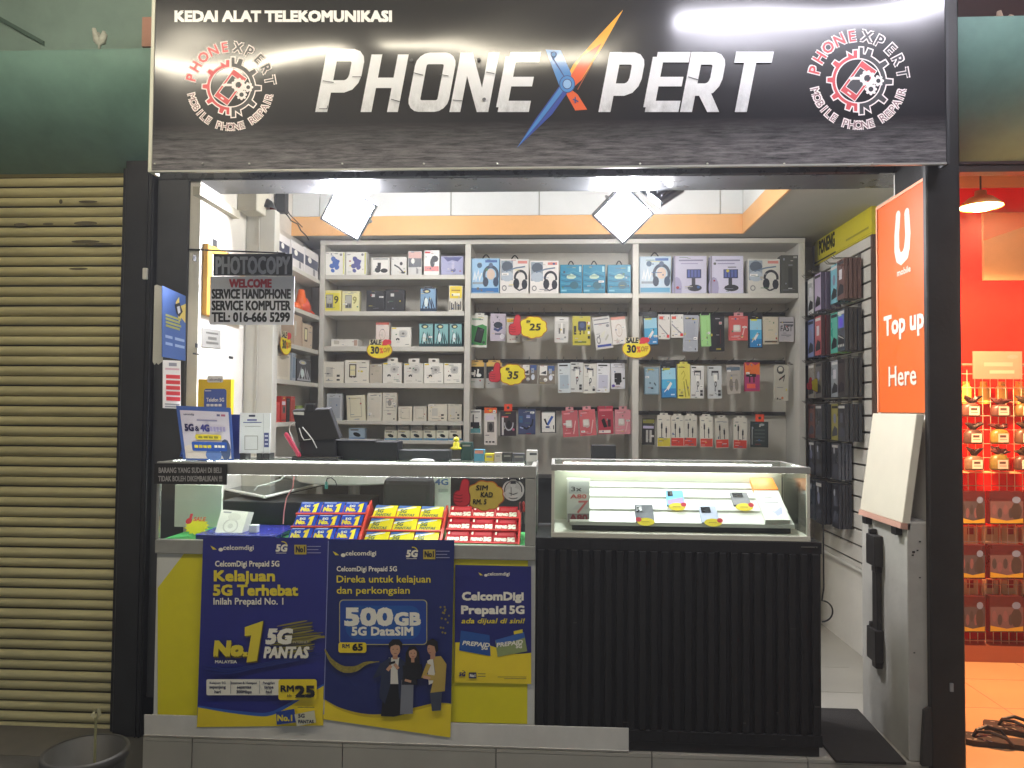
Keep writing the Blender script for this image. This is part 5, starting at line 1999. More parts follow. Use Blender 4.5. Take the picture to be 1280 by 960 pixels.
CG = glass_mat("case_glass_front", (0.95, 0.98, 0.96), 0.035)
mb = MB()
mb.box(lx0 + 0.011, lx1 - 0.043, -0.003, 0.001, zb1 + 0.002, zt0 - 0.002, CG)
mb.build("front_glass", o)
mb = MB()
mb.box(lx0 + 0.021, lx1 - 0.021, 0.0125, YD - 0.021, zt1 - 0.007, zt1 - 0.002, CG)
mb.build("top_glass", o)
mb = MB()
mb.box(lx1 - 0.006, lx1 - 0.002, 0.013, YD - 0.016, zb1 + 0.002, zt0 - 0.002, CG)
mb.build("side_glass", o)
mb = MB()
mb.box(lx0 + 0.012, lx1 - 0.012, 0.013, YD - 0.003, zb1 - 0.02, zb1 - 0.004, M("#3f9a50", 0.85, noise=0.15, scale=40))
mb.build("green_mat", o)
mb = MB()
mb.box(lx0 + 0.002, lx0 + 0.02, 0.02, YD, 0.072, zb0 - 0.001, WHITE)
mb.box(lx1 - 0.03, lx1, 0.02, YD, 0.072, zb0 - 0.001, ALU)
mb.box(lx0 + 0.002, lx1, 0.003, 0.018, 0.072, zb0 - 0.001, PR("#cfcfc8"))
mb.build("cabinet", o)
mb = MB()
YP = M("#dcd012", 0.42, noise=0.05)
a = Art(PY(-0.0005), k0=0.0006)
a.poly([(197, 893), (659, 905), (660, 697), (230, 692), (197, 735)], YP)
a.poly([(197, 735), (230, 692), (197, 691)], PR("#cfcfc6"))
a.build("yellow_panel", o)
# LED strips under the top edges
mb = MB()
led_strip(mb, lx0 + 0.05, lx1 - 0.06, YD - 0.035, zt1 - 0.014, 95)
mb.build("led_strip", o)
mb = MB()
mb.box(lx0 + 0.03, lx1 - 0.05, 0.016, 0.024, zt0 + 0.002, zt0 + 0.006, EM("#fbfff8", LED_E * .9, "led_glow"))
mb.build("led_strip", o)
# plinth
mb = MB()
px1 = X(787, -0.06, 920)
PLM = M("#d2cfc6", 0.45, noise=0.1)
q_ = [at(180, 917, -.017), at(786, 935, -.017), at(786, 910, -.017), at(180, 893, -.017)]
q_[0].z = q_[1].z = 0.003
mb.hexa(q_ + [p + Vector((0, .0025, 0)) for p in q_], PLM)
mb.box(q_[0].x, lx1 - .002, -.0144, .088, 0.004, 0.066, PLM)
mb.box(q_[0].x, q_[1].x, -.021, -.0171, 0.002, 0.010, M("#8d897e", 0.4, noise=0.12))
mb.box(q_[0].x, lx1 - .002, .0885, YD, 0.004, 0.066, PLM)
mb.build("plinth", o, bevel=0.003)

# ---------------------------------------------------------------- posters
def PRP(h, rough=0.36):       # poster paper, faintly creased
    return M(h, rough, noise=0.07, scale=3, spec=.45, bump=0.006, bscale=4.5)


YELM = PRP("#ecd22a", 0.35)
CREAM = PRP("#ece8d8")
GOLD = PRP("#e2cf3a")


def logo_row(a, x, y, s):
    a.poly([(x, y - 2 * s), (x + 4 * s, y), (x + 8 * s, y + 3 * s), (x + 3 * s, y + 3 * s)], GOLD)
    a.ell(x + 13 * s, y + 3 * s, 3 * s, 2.4 * s, CREAM, 10)
    a.text("celcomdigi", x + 16 * s, y + 3.2 * s, 5.6 * s, CREAM, .03, w=38 * s)


def five_g(a, x, y, s, dark=False):
    m = PNAVY if dark else CREAM
    a.text("5G", x, y, 8 * s, m, .07, w=14 * s, shear=.15)
    a.ring(x + 8 * s, y - 6 * s, 6 * s, 1.2 * s, GOLD if not dark else m, -100, -20, 8)
    a.rect(x, y + 2 * s, x + 13 * s, y + 2.6 * s, m)


def no1(a, x, y, s):
    a.rect(x, y, x + 15 * s, y + 12 * s, PRP("#b9a53e"))
    a.text("No1", x + 2 * s, y + 9.2 * s, 7 * s, PRP("#1c1a30"), .06, w=11 * s)
    for q in range(3):
        a.rect(x + 16 * s, y + (1.6 + 4 * q) * s, x + (33 - 3 * (q % 2)) * s, y + (2.4 + 4 * q) * s, PRP("#9a9cc0"))


def poster(name, quad, Y, label):
    """A paper sheet on the counter front; returns the thing and its art, drawn in photo pixels."""
    t = thing("paper_poster", at((quad[2][0] + quad[3][0]) / 2, quad[2][1], Y), label, "poster", "blue prepaid posters on the counter")
    mb = MB()
    (a0, a1, b0, b1) = quad
    n = 14
    F_, Bk = [], []
    for i in range(n + 1):
        v = i / n
        rowf, rowb = [], []
        for j in range(9):
            u = j / 8
            px = (a0[0] * (1 - u) + a1[0] * u) * (1 - v) + (b0[0] * (1 - u) + b1[0] * u) * v
            py = (a0[1] * (1 - u) + a1[1] * u) * (1 - v) + (b0[1] * (1 - u) + b1[1] * u) * v
            rowf.append(at(px, py, Y))
            rowb.append(at(px, py, Y) + Vector((0, 0.0012, 0)))
        F_.append(rowf)
        Bk.append(rowb)
    for i in range(n):
        for j in range(8):
            mb.ngon([F_[i + 1][j], F_[i + 1][j + 1], F_[i][j + 1], F_[i][j]], POSTM)
    sh = mb.build("sheet", t)
    return sh, Art(PY(Y), k0=0.0006, dk=0.00018)


POSTM = PRP("#24297c")
t, a = poster("p1", ((254, 672), (410, 672), (246, 909), (404, 907)), -0.0195, "wide navy poster offering the number one prepaid plan for RM 25")
cv = curve([(247.5, 883), (285, 889), (322, 893), (338, 892), (352, 886), (380, 870), (406, 855)])
a.poly(cv + [(404, 907), (246, 909)], YELM)
a.strip(cv, [2 + 2.5 * math.sin(math.pi * i / (len(cv) - 1)) for i in range(len(cv))], PRP("#2f5cae"))
logo_row(a, 263, 684, 1.0)
five_g(a, 345, 689, 1.0)
no1(a, 368, 681, 1.0)
a.text("CelcomDigi Prepaid 5G", 269, 708, 6.8, CREAM, .035, w=80)
a.text("Kelajuan", 268, 726, 12.5, GOLD, .06, w=75)
a.text("5G Terhebat", 267, 744, 12.5, GOLD, .06, w=105)
a.text("Inilah Prepaid No. 1", 267, 755.5, 8, CREAM, .03, w=87)
# brush stroke and big number
BR1, BR2 = PRP("#8f8536"), PRP("#544f3a")
for q in range(26):
    y0 = 778 + 1.5 * q + random.uniform(-1, 1)
    x0_ = 352 - q * .8 + random.uniform(-6, 10)
    x1_ = 388 + random.uniform(-4, 8) + (8 if 8 < q < 16 else 0)
    cv = curve([(x0_, y0 + 5), ((x0_ + x1_) / 2, y0 + 1.5), (x1_, y0 - 2)], 5)
    a.strip(cv, [.5 + 1.7 * math.sin(math.pi * (i + .3) / len(cv)) for i in range(len(cv))], (BR1, BR2, PRP("#6f6830"), PRP("#3d3c4a"))[q % 4])
cv = curve([(384, 802), (396, 797), (406, 796)])
a.strip(cv, 3, BR1)
for q in range(5):
    cv = curve([(252, 830 + 2.4 * q), (285, 836 + 1.5 * q), (330, 829 + q), (405, 814 + 1.4 * q)])
    a.strip(cv, [.3 + 1.6 * math.sin(math.pi * i / (len(cv) - 1)) for i in range(len(cv))], (PRP("#24347e"), PRP("#1f2a6c"))[q % 2])
a.text("No.", 269, 821, 17, PRP("#6b5c14"), .10, w=40, shear=.1)
a.text("No.", 268, 819, 17, GOLD, .09, w=40, shear=.1)
a.poly([(309, 785), (330, 777), (322, 828), (309, 829), (315, 795), (307, 797)], PRP("#6b5c14"))
a.poly([(306, 784), (329, 776), (321, 826), (308, 828), (314, 794), (306, 795)], GOLD)
a.text("MALAYSIA", 269, 829, 3.6, CREAM, .04, w=27)
a.text("5G", 333, 804, 17, CREAM, .08, w=32, shear=.2)
a.text("PANTAS", 330, 822, 13, CREAM, .06, w=56, shear=.2)
a.text("INTERNET", 366, 804, 3, PRP("#b9b28a"), .03, w=20)
a.rrect(258, 849, 352, 869, 2, CREAM)
a.rrect(348, 849, 396, 875, 3, YELM)
DKT = PRP("#24264a")
for x, t0, t1, t2 in ((272, "Kelajuan 5G", "sepanjang", "hari"), (305, "Internet & Hotspot", "sepantas", "300Mbps"), (336, "Panggilan", "tanpa", "had")):
    a.text(t0, x, 855, 2.8, DKT, .03, align='c')
    a.text(t1, x, 860.5, 3.6, DKT, .04, align='c')
    a.text(t2, x, 866.5, 3.6, DKT, .04, align='c')
for x in (288, 324):
    a.rect(x, 851, x + .7, 867, PGREY)
a.text("RM", 351, 864.5, 7.5, PRP("#1a1a24"), .05, w=16)
a.text("bln", 359, 871, 3.2, PRP("#1a1a24"), .03)
a.text("25", 369.5, 871, 13, PRP("#1a1a24"), .08, w=23)
a.poly([(345, 890), (368, 886), (370, 903), (346, 906)], PRP("#22408e"))
a.poly([(368, 893), (393, 888), (395, 903), (371, 908)], PRP("#c9c6a8"))
a.text("No.1", 347, 901, 7, GOLD, .06, w=18)
a.text("5G", 373, 897, 4.6, DKT, .05)
a.text("PANTAS", 373, 904, 4, DKT, .05, w=19)
a.rect(372, 883.6, 393, 884.8, PRP("#8f8836"))
a.build("print", t)

POSTM = PRP("#1a2664")
t, a = poster("p2", ((410, 674), (568, 675), (403.5, 899), (563, 922)), -0.0218, "wide navy poster of three young people and a 500GB data plan")
cv = curve([(404, 874), (425, 886), (455, 894), (485, 894), (520, 886), (545, 880), (564, 880)])
a.poly(cv + [(563, 922), (404, 899)], YELM)
a.strip(cv, [1 + 3.2 * math.sin(math.pi * i / (len(cv) - 1)) for i in range(len(cv))], PRP("#c9ad22"))
a.poly([(404.2, 893), (405.2, 893), (411, 676), (410, 676)], PRP("#8a90c0"))
logo_row(a, 416, 691, 1.0)
five_g(a, 508, 696, 1.0)
no1(a, 529, 687, 1.0)
a.text("CelcomDigi Prepaid 5G", 421, 714, 6, CREAM, .035, w=75)
a.text("Direka untuk kelajuan", 421, 728, 8.5, GOLD, .02, w=117)
a.text("dan perkongsian", 421, 742, 8.5, GOLD, .02, w=91)
a.rrect(424, 749.5, 534, 806, 5, PRP("#b9b27a"))
a.rrect(425, 750.5, 533, 805, 4.5, PRP("#1d3f8e"))
a.rrect(432, 757, 526, 799, 14, PRP("#1f549e"))
a.text("500", 432, 781, 20, CREAM, .08, w=58)
a.text("GB", 494, 781, 14.5, CREAM, .08, w=31)
a.text("5G DataSIM", 440, 794, 10, CREAM, .06, w=76)
a.rrect(423, 803, 458, 816, 3, YELM)
a.text("RM", 428, 810, 4.8, DKT, .05)
a.text("65", 441, 813, 8, PRP("#16161c"), .08, w=12)
GLIT = M("#8c7f34", 0.5, noise=0.6, scale=160)
cv = curve([(406, 812), (414, 826), (428, 836), (444, 836), (458, 829), (474, 827)])
for q in range(5):
    a.strip([(x, y + (q - 2) * 1.3 * math.sin(.4 + 3 * i / len(cv))) for i, (x, y) in enumerate(cv)], [.6 + 2.6 * math.sin(math.pi * (i + .5) / len(cv)) for i in range(len(cv))], GLIT)
for q in range(14):
    a.ell(556 + random.uniform(-6, 6), 776 + random.uniform(-20, 16), 1.4, 1.4, GLIT, 6)
# three people
SKIN, SKIN2, HAIR = PRP("#c79a7c"), PRP("#b98a6e"), PRP("#1b1716")
JK, TEE, TR2, MUST = PRP("#27304a"), PRP("#d8d4c8"), PRP("#16171c"), PRP("#b59b4c")
# left man in a dark open jacket looking at his phone
a.poly([(484, 832), (501, 832), (505, 893), (492, 896), (476, 895), (480, 860)], TR2)
a.poly([(486, 822), (500, 822), (500, 855), (486, 855)], TEE)
a.poly([(478, 828), (489, 821), (488, 856), (481, 880), (474, 872)], JK)
a.poly([(499, 822), (507, 828), (508, 866), (499, 874), (497, 840)], JK)
a.strip([(479, 830), (472, 843), (485, 838)], [7, 7, 5], JK)
a.strip([(484, 838), (489, 832)], 4, SKIN)
a.strip([(506, 830), (505, 842), (496, 834)], [6, 6, 4], JK)
a.strip([(498, 836), (493, 830)], 4, SKIN)
a.poly([(486, 828), (494, 826), (494, 829), (486, 831)], PBLACK)
a.rect(491, 815, 497, 824, SKIN2)
a.ell(494, 812, 6.2, 8, SKIN, 16)
a.poly([(486, 812), (486, 804), (491, 799), (499, 799), (503, 804), (502, 812), (500, 807), (494, 806), (489, 808)], HAIR)
for x in (491.5, 496.5):
    a.ell(x, 811.5, .9, .5, HAIR, 6)
a.rect(492.5, 816.5, 496, 817.2, PRP("#8d4c42"))
# woman in the middle with a dark laptop
a.poly([(502, 850), (517, 850), (516, 892), (500, 893)], PRP("#7d8088"))
a.poly([(506, 828), (519, 826), (522, 856), (502, 856)], PRP("#20222c"))
a.poly([(507, 829), (507, 816), (512, 808), (519, 808), (524, 815), (525, 836), (520, 838), (508, 836)], HAIR)
a.ell(516, 817, 5, 6.6, SKIN, 16)
a.rect(514, 822, 518, 828, SKIN2)
a.poly([(510, 814), (513, 809), (519, 809), (522, 815), (517, 811.5)], HAIR)
for x in (514, 518.2):
    a.ell(x, 816.5, .8, .5, HAIR, 6)
a.rect(514.6, 820.4, 517.8, 821.2, PRP("#a3564c"))
a.poly([(503, 832), (527, 830), (529, 848), (505, 851)], PRP("#14151a"))
a.strip([(506, 850), (514, 852)], 3, SKIN)
# man at the side in a mustard cardigan
a.poly([(537, 862), (553, 860), (551, 888), (540, 889)], PRP("#3f4656"))
a.poly([(534, 826), (541, 822), (545, 852), (536, 856)], TEE)
a.poly([(541, 821), (551, 820), (558, 830), (556, 864), (538, 866), (544, 840)], MUST)
a.strip([(536, 830), (530, 845), (545, 847)], [6, 5, 5], MUST)
a.strip([(554, 832), (553, 847), (536, 848)], [8, 7, 5], MUST)
a.strip([(538, 848), (529, 846)], 3.6, SKIN)
a.rect(538, 815, 544, 824, SKIN2)
a.ell(540, 811, 6, 8, SKIN2, 16)
a.poly([(532, 808), (534, 801), (541, 798), (547, 802), (548, 813), (545, 816), (543, 808), (537, 806)], HAIR)
a.ell(536.2, 811, .8, .5, HAIR, 6)
a.rect(535.4, 815.6, 538.8, 816.3, PRP("#7d4038"))
a.build("print", t)

POSTM = PRP("#1d226c")
t, a = poster("p3", ((569, 706), (664, 708), (568, 853), (664, 855)), -0.008, "small navy and yellow poster saying prepaid cards are sold here")
a.poly(curve([(569, 803), (600, 804), (622, 810), (642, 817), (664, 816)]) + [(664, 855), (568, 853)], YELM)
logo_row(a, 598, 717, .72)
a.text("CelcomDigi", 578, 750, 9.5, CREAM, .07, w=76)
a.text("Prepaid", 577, 767, 9.5, CREAM, .07, w=55)
a.text("5G", 637, 767, 9.5, CREAM, .06, w=18)
a.text("ada dijual di sini!", 577, 779, 6, GOLD, .03, w=79, shear=.2)
a.poly([(576, 788), (612, 794), (613, 820), (574, 813)], PRP("#1f4f96"))
a.poly([(619, 800), (655, 790), (659, 814), (622, 821)], PRP("#8c9a62"))
a.poly([(619, 800), (655, 790), (656, 797), (622, 808)], PRP("#3560a8"))
a.text("PREPAID", 578, 806, 5, CREAM, .05, w=34, shear=.2, rot=.09)
a.text("5G", 602, 812, 4.4, CREAM, .06)
a.text("PREPAID", 621, 809, 5, CREAM, .05, w=33, shear=.2, rot=-.13)
a.text("5G", 645, 810, 4.4, CREAM, .06)
a.poly([(642, 789), (653, 786.5), (653.5, 791), (642.5, 793)], GOLD)
five_g(a, 574, 845, .55, True)
a.rrect(586, 840.5, 595.5, 848, 1, DKT)
a.text("No1", 587.5, 846.2, 3.6, CREAM, .05, w=6.5)
for q in range(2):
    a.rect(597, 842 + 3 * q, 607, 842.7 + 3 * q, DKT)
    a.rect(622 + 8 * q, 846 + 2 * q, 658, 846.5 + 2 * q, DKT)
a.build("print", t)

# ---------------------------------------------------------------- inside the left case
zcase = zb1 - 0.003


def sim_rack(corners, cols, rows, colour, draw, word, rackcol):
    (tl, tr, bl, br), (yt, yb) = corners
    TL, TR = at(*tl, yt), at(*tr, yt)
    BL, BR = at(*bl, yb), at(*br, yb)
    N = (BR - BL).cross(TL - BL).normalized()
    if N.y > 0:
        N = -N
    t = thing("card_rack", ((BL.x + BR.x) / 2, (yb + yt) / 2, zcase), "red tiered card rack holding the %s sim packs" % word, "card rack", "red card racks in the counter")
    RM_ = M(rackcol, 0.35, noise=0.05)
    H = quadmap(TL, TR, BL, BR, N)
    mb = MB()
    for r_ in range(rows):
        v0, v1 = r_ / rows, (r_ + 1) / rows
        c = [H(-.01, v1 + .03, -.004), H(1.02, v1 + .03, -.004), H(1.02, v0 + .02, -.016), H(-.01, v0 + .02, -.016)]
        mb.hexa(c + [p - N * .012 for p in c], RM_)
        c = [H(-.01, v1 + .02, .006), H(1.02, v1 + .02, .006), H(1.02, v1 - .012, .006), H(-.01, v1 - .012, .006)]
        mb.hexa(c + [p - N * .010 for p in c], RM_)
    mb.build("tier", t)
    mb = MB()
    c = [H(1.02, 1.03, .006), H(1.05, 1.03, .006), H(1.05, 0.0, .006), H(1.02, 0.0, .006)]
    mb.hexa(c + [p - N * .05 for p in c], RM_)
    mb.build("side_wall", t)
    mb = MB()
    for q in (.1, .9):
        p = H(q, .15, -.03)
        mb.box(p.x - .01, p.x + .01, p.y - .006, p.y + .006, zcase, p.z, RM_)
    mb.build("rear_support", t)
    names = ["first", "middle", "last"]
    rnm = ["top", "middle", "bottom"]
    for r_ in range(rows):
        for c_ in range(cols):
            u0, u1 = c_ / cols + .008, (c_ + 1) / cols - .008
            v0, v1 = r_ / rows + .01, (r_ + 1) / rows - .015
            P = quadmap(H(u0, v0, 0), H(u1, v0, 0), H(u0, v1, 0), H(u1, v1, 0), N)
            a = Art(P, k0=0.0004, dk=.00015)
            q = [P(0, 1, 0), P(1, 1, 0), P(1, 0, 0), P(0, 0, 0)]
            a.hexa(q + [p - N * .003 for p in q], M(colour, 0.22, noise=0.04))
            draw(a)
            tag(a.build("sim_pack"), "%s sim pack in the %s row, %s from the photocopy sign side" % (word, rnm[r_], names[c_]), "sim pack", "%s sim packs" % word)


def d_blue(a):
    a.rect(.04, .06, .6, .12, PR("#b9c4e6"))
    a.text("No.", .12, .82, .34, PR("#e0452c"), .05, w=.42)
    a.text("No.", .10, .80, .34, GOLD, .06, w=.42)
    a.text("5G", .2, .44, .16, CREAM, .05)
    a.poly([(.62, .26), (.84, .1), (.84, .9), (.66, .92), (.7, .4), (.6, .42)], PR("#f2d324"))


def d_yel(a):
    a.poly([(0, 0), (.7, 0), (.3, .2), (0, .26)], PR("#3a62b0"))
    a.poly([(.0, .34), (.3, .22), (.8, .06), (.8, .14), (.3, .34), (0, .46)], PR("#dfe6ee"))
    a.text("5G", .12, .62, .3, PR("#5d6a3c"), .05, w=.3, shear=.2)
    a.text("PANTAS", .1, .9, .2, PR("#5d6a3c"), .05, w=.7, shear=.2)


def d_red(a):
    a.poly([(.06, .12), (.14, .08), (.14, .34), (.06, .34)], CREAM)
    a.rect(.22, .14, .92, .4, PR("#b8232c"))
    a.text("PREPAID", .06, .86, .26, CREAM, .05, w=.52)
    a.text("5G", .64, .88, .32, CREAM, .09, w=.3)


sim_rack((((377, 627), (461, 627), (358, 676), (446, 676)), (.24, .05)), 3, 3, "#2348b4", d_blue, "blue", "#d8402e")
sim_rack((((470, 631), (556, 633), (452, 681), (547, 681)), (.24, .05)), 3, 3, "#ecd81e", d_yel, "yellow", "#d8402e")
sim_rack((((563, 632), (648, 633), (556, 678), (645, 680)), (.22, .05)), 3, 3, "#b01a26", d_red, "red", "#d8342e")

mb = MB()
a_, b_ = at(219, 606, 0.335), at(276, 668, 0.335)
mb.box(a_.x, b_.x, 0.335, 0.35, zcase, a_.z, M("#d5dccb", 0.6))  # added in place of the side wall, LED light put into its tint
tag(mb.build("lit_wall_board"), "pale board standing in for the lit side wall behind the glass case", "board")
mb = MB()
p0, p1 = at(247, 664, 0.05), at(347, 668, 0.05)
mb.box(p0.x, p1.x, 0.03, 0.30, zcase, zcase + 0.02, M("#2a2f92", 0.25))
tag(mb.build("navy_tray", bevel=0.003), "flat navy tray under the white router box in the case", "tray")
# white router box, leaning back
P0, P1, P2 = at(268, 668, .07), at(301, 671, .07), at(277, 637, .15)
o2 = Art(quadmap(P2, P2 + (P1 - P0) * 1.04, P0, P1, Vector((0, -.9, .4)).normalized()))
c = [P0, P1, P2 + (P1 - P0) * 1.04, P2]
o2.hexa(c + [p + Vector((0.004, .05, -.008)) for p in c], PR("#d8d6c8"))
o2.ring(.5, .62, .26, .05, PR("#b9b7aa"), n=16)
o2.ell(.5, .62, .1, .1, PR("#c2c0b2"), 10)
o2.ell(.55, .25, .24, .16, PR("#c9c7b8"), 12)
o2.rect(.1, .06, .4, .12, PGREY)
tag(o2.build("router_box"), "white router box leaning back in the glass case", "box")
mb = MB()
p = at(316, 664, .08)
mb.box(p.x - .017, p.x + .017, .08, .11, zcase + .021, p.z + .025, PR("#e8e8e2"))
tag(mb.build("small_box", bevel=.002), "small white cube box on the navy tray", "box")
# starburst tag
c = at(247, 655, .16)
a = Art(frame(c, (1, 0, 0), (0, -.5, -.86), (0, -.86, .5)), k0=.002)
pts = []
for i in range(28):
    r_ = .052 if i % 2 else .040
    pts.append((r_ * math.cos(-2 * math.pi * i / 28) * 1.05, .012 + r_ * .72 * math.sin(-2 * math.pi * i / 28)))
a.poly(pts, PR("#f0e62c"))
a.ell(-.040, -.012, .014, .014, TR, 10)
a.strip([(-.036, -.02), (-.036, -.045)], .012, TR)
a.text("SALE", -.02, -.012, .018, PR("#d86a4a"), .05, w=.05)
for i in range(28):
    (x0, y0), (x1, y1) = pts[i], pts[(i + 1) % 28]
    a.ngon([a.P(x0, y0, .002), a.P(x1, y1, .002), a.P(x1, y1, 0), a.P(x0, y0, 0)], PR("#c9b81c"))
tag(a.build("star_tag"), "yellow starburst price tag with a red thumb in the case", "price tag")
# things behind the case: black cabinet, framed tray, round white board, dark bag, cards, cables
mb = MB()
p0, p1 = at(276, 626, .42), at(452, 700, .42)
mb.box(p0.x, p1.x, .42, .75, .3, p0.z, M("#17181a", 0.35, noise=.2))
tag(mb.build("black_cabinet", bevel=.004), "low black cabinet behind the glass case", "cabinet")
zt_ = Z(626, .42, 360)
pts = [atz(x, y, zt_ + .004) for x, y in ((276, 613), (331, 624.5), (409, 606), (345, 598))]
o = thing("framed_tray", pts[0].lerp(pts[2], .5), "white edged dark glass tray lying on the black cabinet", "tray")
mb = MB()
up_ = Vector((0, 0, .014))
mb.hexa([p for p in pts] + [p + up_ * .6 for p in pts], M("#1f2c30", 0.08, noise=0.05))
mb.build("glass_sheet", o)
mb = MB()
for i in range(4):
    mb.tube([pts[i] + up_ * .8, pts[(i + 1) % 4] + up_ * .8], .007, WHITE, 6)
mb.build("edge_frame", o)
mb = MB()
c = at(432, 604, .62)
mb.lathe((c.x, .78, c.z), [(.001, 0), (.27, 0), (.275, .006), (.275, .05), (.27, .056), (.001, .056)], M("#cfcfc8", 0.5), 40)
mb.lathe((c.x, .78, 0), [(.03, 0.0), (.03, c.z + .002)], STEEL, 12)
tag(mb.build("round_table", smooth=False), "round white table behind the counter", "table")
mb = MB()
p0, p1 = at(478, 597, .40), at(541, 632, .40)
mb.box(p0.x, p1.x, .40, .52, .55, p0.z, M("#1a1718", 0.8, noise=.3, bump=.004, bscale=14))
tag(mb.build("black_bag", bevel=.03, seg=3), "soft black bag behind the yellow sim packs", "bag")
a = Art(PY(.45), k0=.0008)
p0, p1 = at(542, 596, .45), at(563, 626, .45)
a.box(p0.x, p1.x, .45, .455, .7, p0.z, PR("#c9ccca"))
a.text("4G", 544, 606, 7, PR("#4b66a0"), .05, w=16)
a.rect(548, 611, 560, 615, PR("#a5aaa8"))
tag(a.build("card_sign"), "pale standing card lettered 4G behind the red thumb tag", "card")
mb = MB()
mb.tube([at(x, y, .30) for x, y in ((368, 592), (366, 610), (358, 622), (355, 640), (354, 655))], .0025, PR("#d88a8a"), 6)
tag(mb.build("pink_cable"), "thin pink cable hanging inside the glass case", "cable")
mb = MB()
mb.tube([at(x, y, .34) for x, y in ((360, 592), (350, 600), (335, 605), (322, 608), (318, 613))], .0035, PR("#d8d8d2"), 6)
tag(mb.build("white_cable"), "white cable trailing over the glass tray", "cable")
o = thing("audio_plug", at(408, 612, .30), "green tipped plug on a black lead inside the case", "plug")
mb = MB()
mb.tube([at(x, y, .30) for x, y in ((422, 609), (419, 601), (414, 597), (409, 598), (408, 602))], .0022, BLACK, 6)
mb.build("lead", o)
mb = MB()
p = at(408, 602, .30)
mb.lathe(p - Vector((0, 0, .032)), [(.001, 0), (.007, .001), (.008, .016), (.006, .017), (.0055, .032), (.001, .033)], M("#2d7f78", .4), 12)
mb.build("plug_body", o)
for i, (px, m_, l_) in enumerate(((650.5, "#7a2a30", "dark handled"), (654.5, "#b8322e", "red handled"))):
    o = thing("screwdriver", at(px, 652, .10), "%s screwdriver standing at the end of the glass case" % l_, "screwdriver")
    b0, b1, b2 = at(px + 1.5, 655, .10), at(px + .5, 640, .10), at(px, 627, .10)
    mb = MB()
    mb.tube([b0, b1], .002, STEEL, 6)
    mb.build("shaft", o)
    mb = MB()
    mb.tube([b1, b1.lerp(b2, .2), b1.lerp(b2, .8), b2], [.004, .006, .006, .003], M(m_, .35), 8)
    mb.build("handle", o)

# sticker and tag on the glass
a = Art(PY(-0.004), k0=.0006)
GS, DK2 = PR("#c9cac6"), PR("#33353a")
a.ell(641.5, 612.5, 14.5, 15, DK2, 28)
a.ring(641.5, 612.5, 12.6, 2.2, GS, n=28)
a.ell(641.5, 612.5, 10.2, 10.6, PR("#b9bab6"), 24)
a.poly([(633, 622), (634, 613), (638, 610), (645, 610), (649, 613), (650, 622)], GS)
a.ell(641.5, 606.5, 3.2, 3.8, GS, 12)
a.poly([(638, 605), (638.4, 602), (644.5, 602), (645, 605)], DK2)
a.strip([(636, 612), (632, 616), (635, 621)], 2.6, GS)
a.strip([(647, 612), (651, 616), (648, 621)], 2.6, GS)
a.rect(638.5, 609, 639.3, 620, DK2)
a.strip([(636, 616), (641.5, 618), (647, 616)], .8, DK2)
for x, y, r_ in ((631, 600, 2.5), (635, 598, 3), (648, 598, 3), (653, 600, 2.6)):
    a.ring(x, y, r_, 1.1, DK2, n=10)
tag(a.build("round_sticker"), "round grey and black sticker of a muscular man on the counter glass", "sticker")
thumb_tag(mtr(at(598, 618, -0.012), 1, 0), 30 * pxm(-.012), [("SIM", -.1, -.18, .2, .5), ("KAD", .1, .1, .2, .5), ("RM. 5", -.22, .4, .2, .56)],
          "ochre cloud price tag for sim cards stuck on the counter glass", cloud="#c9b04a", thumb=(-.72, 0))

# no returns plate
a = Art(PY(-0.028), k0=.0008)
p0, p1 = at(193, 579, -.028), at(283, 606, -.028)
a.box(p0.x, p1.x, -.028, -.022, p1.z, p0.z, M("#121212", 0.3))
PL = PR("#9a9896")
a.text("BARANG YANG SUDAH DI BELI", 198.5, 591, 6.4, PL, .03, w=78)
a.text("TIDAK BOLEH DIKEMBALIKAN !!!", 198, 601.5, 6.4, PL, .03, w=79.5)
tag(a.build("notice_plate"), "small black no returns notice plate on the counter corner", "notice")

# ---------------------------------------------------------------- things on the glass top
zT = zt1 - 0.0018
o = thing("poster_stand", at(258, 577, .12), "blue framed card stand advertising 5G and 4G on the counter", "card stand")
mb = MB()
Yt = .12
mb_c = [at(229, 577, Yt), at(292, 574, Yt), at(288, 510, Yt + .03), at(220, 507, Yt + .03)]
mb_c[0].z = mb_c[1].z = zT
mb.hexa(mb_c + [p + Vector((0, .006, 0)) for p in mb_c], M("#3f5ca4", .35))
mb.build("frame", o)
a = Art(quadmap(mb_c[3], mb_c[2], mb_c[0], mb_c[1], Vector((0, -1, .1)).normalized()), k0=.0006)
a.rect(.06, .08, .96, .97, PR("#cfc9d8"))
a.poly([(.06, .97), (.06, .75), (.3, .68), (.5, .8), (.7, .6), (.96, .72), (.96, .97)], PR("#ddd2cc"))
a.ell(.62, .9, .16, .12, PR("#5d7ab8"), 12)
a.ell(.86, .8, .1, .2, PR("#4b5a80"), 12)
logo_row_s = a.text("celcomdigi", .12, .17, .035, PR("#4b4a6a"), .02, w=.2)
a.rect(.74, .13, .8, .17, PR("#5d5c86"))
a.rect(.82, .13, .9, .17, PR("#a85a7a"))
a.rect(.36, .24, .74, .27, PR("#8f8cae"))
a.text("5G", .12, .46, .12, PR("#2d2a55"), .07, w=.16)
a.text("&", .31, .46, .09, PR("#2d2a55"), .03)
a.text("4G", .42, .46, .12, PR("#3f3f8a"), .07, w=.16)
[a.rect(.6 + .06 * q, .37, .645 + .06 * q, .46, PR("#a9a2cc")) for q in range(5)]
a.rrect(.3, .52, .8, .62, .04, GOLD)
[a.rect(.36 + .1 * q, .555, .44 + .1 * q, .595, PR("#8a8330")) for q in range(4)]
a.rrect(.22, .66, .9, .83, .03, PR("#2c55ae"))
